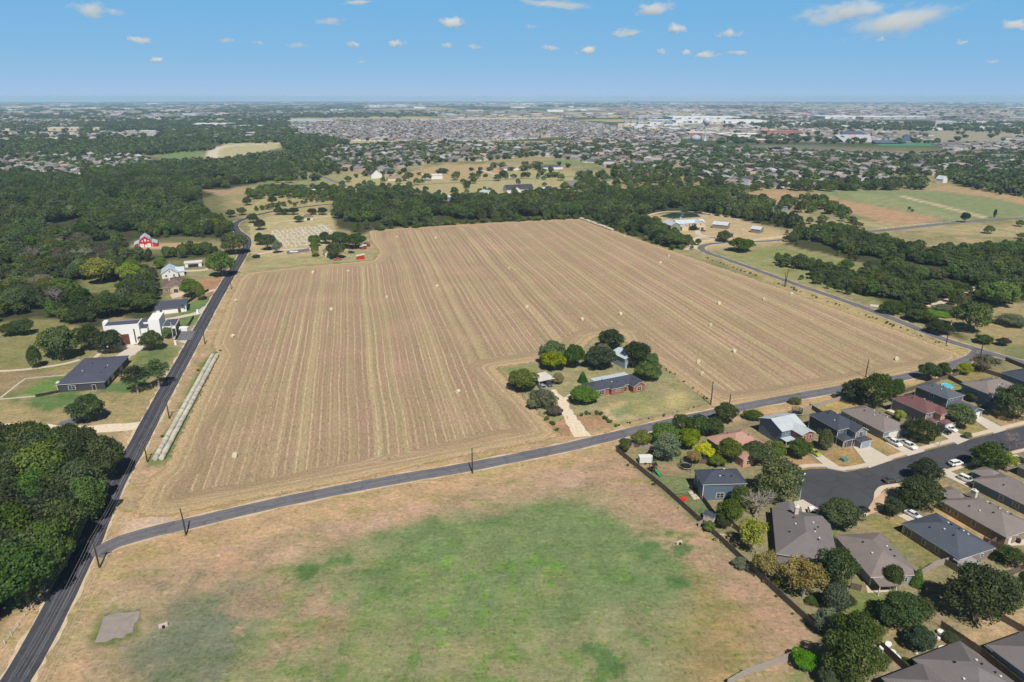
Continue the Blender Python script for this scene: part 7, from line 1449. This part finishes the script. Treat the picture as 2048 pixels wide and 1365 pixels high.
big("school", "red brick school wing nearest the water tower", 1378, 1432, 272, 9, 60, M_rb, "school"); big("school", "red brick school hall, tallest of the school", 1534, 1602, 272, 13, 60, M_rb, "school", roofm=M_rb); big("school", "long low school block between the red wings", 1440, 1530, 274, 7, 70, M_cr, "school"); big("school", "red and white school annex below the field", 1502, 1580, 285, 6, 40, M_rb, "school"); big("school", "white school block with grey roof in front of the red hall", 1462, 1520, 277, 6, 40, M_wh, "school")
big("factory", "long white factory beyond the west wood", 380, 452, 253, 10, 100, M_wh, "factory"); big("factory", "low white factory sheds east of the long one", 455, 520, 256, 7, 80, M_cr, "factory"); big("shopping_centre", "low white shop row with red trim by the highway", 254, 306, 266, 6, 50, M_cr, "shops"); big("apartment_block", "cream apartment block at the west, larger", 96, 130, 262, 11, 30, M_cr, "apartments"); big("apartment_block", "cream apartment block at the west, smaller", 136, 158, 262, 11, 30, M_cr, "apartments"); big("apartment_block", "cream apartment block at the west, standing apart", 186, 204, 261, 9, 30, M_cr, "apartments")
big("hangar", "blue-grey hangar at the edge of the tree country", 575, 665, 245, 9, 70, M_gr, "hangar"); big("warehouse", "white warehouse on the blue plain left of centre", 740, 830, 213, 12, 250, M_wh, "warehouse"); big("warehouse", "cream warehouse on the western blue plain", 100, 140, 220, 12, 220, M_cr, "warehouse"); big("hospital", "cream multi-storey hospital on the horizon", 912, 930, 199.5, 55, 200, M_cr, "hospital")
rb = random.Random(9); TOWN = []
for k in range(60):
    x = rb.uniform(1180, 2040); y_ = rb.uniform(246, 262) if k < 40 else rb.uniform(226, 242); w_ = rb.uniform(8, 34); big("commercial_building", "low pale commercial building in the shopping district around the school", x, x + w_, y_, rb.uniform(5, 10), rb.uniform(25, 60), rb.choice((M_wh, M_cr, M_gr, M_wh)), "commercial building", group="commercial buildings of the shopping district")
for k in range(90):
    x = rb.uniform(0, 2040); y_ = 201.5 + 22 * rb.random() ** 1.6; w_ = rb.uniform(8, 40); q = rb.uniform(8, 14)
    a = G(x, y_); bb = G(x + w_, y_); a.z = min(0, curv(a.x, a.y) - curv(1500, 0)); t = MB().box(0, 0, 0, bb.x - a.x, rb.uniform(60, 260), q).box((bb.x - a.x) * .3, -4, 0, (bb.x - a.x) * .5, .1, q * 1.25).build("distant_building", rb.choice((M_wh, M_wh, M_cr, M_gr)), loc=a); tag(t, "pale low building specking the hazy plain below the horizon", "building", "pale buildings on the hazy plain")
# apartments row with pale grey roofs
for k in range(16):
    x = 1165 + k * 14; y_ = 247 - (k % 3) * 1.5 if k > 5 else 268 - (k % 3) * 5; big("apartment_block", "pale grey apartment block at the north-east end of the dense suburb", x, x + 11, y_, 10, 18, M_cr if k % 2 else M_gr, "apartments", group="apartment blocks of the dense suburb", roofm=M_gr)
# overpass
def overpass():
    a = G(868, 245); t = thing("highway_overpass", "pale concrete highway bridge on many piers beyond the dense suburb", "bridge", a); b = G(1120, 240); d = b - a; mb = MB(); n_ = 26; P = [Vector((d.x * k / n_, d.y * k / n_, 3 + 9 * math.sin(math.pi * min(1, k / n_ * 1.1 + .0)) ** .6 if 0 < k < n_ - 1 else 3)) for k in range(n_ + 1)]
    for i in range(n_):
        p, q = P[i], P[i + 1]; mb.face([(p.x, p.y, p.z), (q.x, q.y, q.z), (q.x, q.y + 22, q.z), (p.x, p.y + 22, p.z)]); mb.face([(p.x, p.y, p.z - 2.4), (q.x, q.y, q.z - 2.4), (q.x, q.y, q.z + 1), (p.x, p.y, p.z + 1)]); mb.face([(p.x, p.y + 22, p.z - 2.4), (q.x, q.y + 22, q.z - 2.4), (q.x, q.y + 22, q.z + 1), (p.x, p.y + 22, p.z + 1)]); mb.face([(p.x, p.y + 22, p.z - 2.4), (q.x, q.y + 22, q.z - 2.4), (q.x, q.y, q.z - 2.4), (p.x, p.y, p.z - 2.4)])
    mb.build("deck", M_cr, t)
    for i in range(1, n_): p = P[i]; MB().box(p.x - 1.4, p.y + 3, 0, p.x + 1.4, p.y + 18, p.z - 2.4).build("pier", M_cr, t)
overpass()
def water_tower(px, ytop, label, r=None):
    b0 = G(*px); h = 10
    while proj((b0.x, b0.y, h))[1] > ytop: h += 1
    r = r or h * .17; t = thing("water_tower", label, "water tower", b0); M_ = basic("tower_paint", alb((196, 204, 212)), .5, .05, .1)
    MB().tube([(0, 0, 0), (0, 0, h * .12), (0, 0, h - 2.1 * r)], [r * .45, r * .16, r * .16], 12).build("stem", M_, t); prof = [(.16, -1.15), (.5, -.9), (.85, -.45), (1, 0), (.93, .4), (.7, .75), (.35, .95), (.05, 1)]; MB().tube([(0, 0, h - r + p[1] * r) for p in prof], [p[0] * r for p in prof], 18).build("tank", M_, t, smooth=True)
water_tower((1410, 282), 236, "pale ball-topped water tower beside the red brick school"); water_tower((1257, 212), 198, "water tower on the plain right of centre, its tank touching the horizon"); water_tower((1465, 206), 195, "faint water tower on the horizon in the east"); water_tower((846, 202), 194, "faint water tower on the horizon north of the overpass")
b0 = G(1391, 281); t = thing("domed_reservoir", "pale domed reservoir at the foot of the water tower", "reservoir", b0); prof = [(1, 0), (1, .45), (.8, .68), (.45, .82), (.05, .88)]; MB().tube([(0, 0, p[1] * 16) for p in prof], [p[0] * 13 for p in prof], 20).build("tank", M_gr, t, smooth=True)
M_pk = basic('faded_pink_seats', alb((196, 160, 154)), .8, .1, .1)
def stadium():
    b0 = G(1716, 285); t = thing("stadium", "grey concrete stadium stands with a red centre block and press box", "stadium", b0, 0)
    s = b0.y * cP / FPX; Wd = 38; Hh = 17; mb = MB()
    def stand(x0, x1, m_, nm, y0=0):
        q = MB(); q.face([(x0, y0, 2), (x1, y0, 2), (x1 * 1.22, y0 + 40, Hh), (x0 * 1.22, y0 + 40, Hh)]); q.face([(x0 * 1.22, y0 + 40.4, Hh), (x1 * 1.22, y0 + 40.4, Hh), (x1, y0 + 40, 0), (x0, y0 + 40, 0)]); q.face([(x0, y0, 0), (x1, y0, 0), (x1, y0, 2), (x0, y0, 2)]); q.build(nm, m_, t)
    stand(-Wd, -8, M_gr, "stand"); stand(8, Wd, M_gr, "stand"); stand(-7.9, 7.9, M_pk, "seating_block"); q = MB(); q.box(-26, 41, 10, 26, 50, Hh + 8); q.build("press_box", M_bl, t)
stadium()
b0 = G(1783, 288); t = thing("stadium_stand", "dark visitors' stand across the green pitch", "stadium stand", b0); q = MB(); q.face([(-38, 0, 2), (38, 0, 2), (42, 22, 8), (-42, 22, 8)]); q.box(-38, 22.2, 0, 38, 24, 7.8); q.build("seating", M_bl, t); MB().box(24, -6, 6, 40, -4, 20).build("scoreboard", M_bl, t)
# big grey roofed apartments/storage near the west suburb
for k, (x, y_, w_) in enumerate(((205, 333, 50), (262, 326, 34), (176, 347, 60), (240, 342, 55))): big("retirement_home", ("largest", "farthest", "nearest", "second nearest")[k] + " wing of the grey-roofed care home beyond the west wood", x, x + w_, y_, 4, 22, M_gr, "care home", roofm=M_hroof[0])
# ================= clouds =================
mc = bpy.data.materials.new("cloud_vapour"); mc.use_nodes = True; n = mc.node_tree; n.nodes.remove(n.nodes["Principled BSDF"]); pv = n.nodes.new("ShaderNodeVolumePrincipled"); pv.inputs["Color"].default_value = (1, 1, 1, 1); pv.inputs["Anisotropy"].default_value = 0.1
oi = n.nodes.new("ShaderNodeObjectInfo"); sc_ = N(n, "ShaderNodeSeparateColor"); n.links.new(oi.outputs["Color"], sc_.inputs[0]); gen = n.nodes.new("ShaderNodeTexCoord").outputs["Generated"]
vm = N(n, "ShaderNodeVectorMath", operation='SUBTRACT'); n.links.new(gen, vm.inputs[0]); vm.inputs[1].default_value = (.5, .5, .36); vs = N(n, "ShaderNodeVectorMath", operation='MULTIPLY'); n.links.new(vm.outputs[0], vs.inputs[0]); vs.inputs[1].default_value = (2.0, 2.0, 2.3)
ln = N(n, "ShaderNodeVectorMath", operation='LENGTH'); n.links.new(vs.outputs[0], ln.inputs[0])
va = N(n, "ShaderNodeVectorMath", operation='MULTIPLY_ADD'); n.links.new(gen, va.inputs[0]); va.inputs[1].default_value = (2.2, 1.6, 1.1); cbs = n.nodes.new("ShaderNodeCombineXYZ"); n.links.new(math_(n, 'MULTIPLY', oi.outputs["Random"], 60.0), cbs.inputs[0]); n.links.new(cbs.outputs[0], va.inputs[2])
nz = noise_(n, va.outputs[0], 1.7, 7, .62)
dd_ = math_(n, 'SUBTRACT', math_(n, 'ADD', math_(n, 'MULTIPLY', nz, 2.6), -.72), ln.outputs["Value"])
dn = ramp_(n, dd_, 0.0, .55); n.links.new(math_(n, 'MULTIPLY', dn, sc_.outputs[0]), pv.inputs["Density"]); n.links.new(pv.outputs[0], n.nodes["Material Output"].inputs["Volume"])
def cloud(x, y, wpx, hpx, label, dens=1.0, group=None, seed=0):
    alt = 1500.0; r_ = Vector(((x - CX) / FPX, cP - (y - CY) / FPX * sP, -sP - (y - CY) / FPX * cP)); D_ = alt / max(r_.z, .012); c = Vector((0, 0, CAMH)) + r_ * D_
    W = wpx / FPX * D_ * (1.95 if wpx > 100 else 1.5); Hh = hpx / FPX * D_ * (1.75 if wpx > 100 else 1.45); bm = bmesh.new(); bmesh.ops.create_icosphere(bm, subdivisions=3, radius=1, matrix=Matrix.Diagonal((W / 2, W * .36, Hh / 2, 1)))
    me = bpy.data.meshes.new("cloud"); bm.to_mesh(me); bm.free(); o = bpy.data.objects.new("cloud", me); link(o); o.location = c; o.rotation_euler = (0, math.radians(-13 if wpx > 200 else random.Random(seed).uniform(-7, 7)), -math.atan2(c.x, c.y)); me.materials.append(mc)
    o.color = (dens * 6.0 / (W * .5), 0, 0, 1); tag(o, label, "cloud", group)
CL = [(190, 12, 85, 34, "elongated cloud high in the west corner of the sky", .7), (725, 3, 80, 10, "cloud cut by the frame top above the cemetery", .9), (1115, 6, 110, 14, "long cloud cut by the frame top near the middle", .8), (1308, 12, 86, 26, "wedge shaped cloud touching the frame top", .9), (1695, 16, 135, 36, "broad cloud high in the east, western one of the big pair", 1),
      (1850, 22, 215, 52, "largest cloud of the sky, streaming down to the west", 1), (2030, 45, 60, 24, "cloud cut by the east frame edge", .7), (903, 38, 50, 26, "puffy cloud west of the middle of the sky", 1), (1255, 61, 56, 18, "flat cloud east of the middle of the sky", 1), (1352, 52, 42, 26, "round puffy cloud east of the flat one", 1),
      (1456, 62, 50, 20, "small puffy cloud between the round one and the big pair", .95), (1174, 96, 44, 22, "bright little cloud low in the middle sky", 1.1), (277, 76, 44, 18, "small cloud above the far west town", .8), (314, 117, 26, 13, "lowest cloud in the west", .8), (792, 83, 34, 19, "small triangular cloud west of the middle", .9), (704, 85, 30, 13, "small flat cloud west of the triangular one", .7),
      (665, 38, 60, 20, "faint wispy cloud above the cemetery", .3), (598, 88, 50, 14, "faint low wisp beside the small flat cloud", .35), (893, 89, 24, 12, "tiny faint cloud below the puffy one", .6), (950, 91, 28, 11, "tiny cloud in the lower middle sky", .6), (1100, 93, 36, 12, "faint cloud just west of the bright little one", .5), (1415, 106, 56, 14, "low flat cloud east of centre", .8),
      (1478, 103, 40, 14, "low cloud with a pointed end", .7), (1373, 103, 24, 12, "low round small cloud west of the low flat one", .8), (1323, 101, 20, 14, "tiny low cloud above the water towers", .5), (1917, 83, 30, 14, "small cloud below the largest one", .7), (1984, 122, 30, 9, "lowest faint cloud in the east", .4), (1762, 76, 20, 12, "tiny faint cloud between the east clouds", .35),
      (453, 78, 34, 12, "faint smudge of cloud in the west", .25), (516, 84, 22, 9, "tiny faint smudge east of the west smudge", .3), (1070, 52, 44, 12, "faint thin wisp north of the bright little cloud", .3), (723, 122, 20, 8, "lowest tiny cloud above the dense suburb", .3)]
for i, c_ in enumerate(CL): cloud(*c_, seed=i)
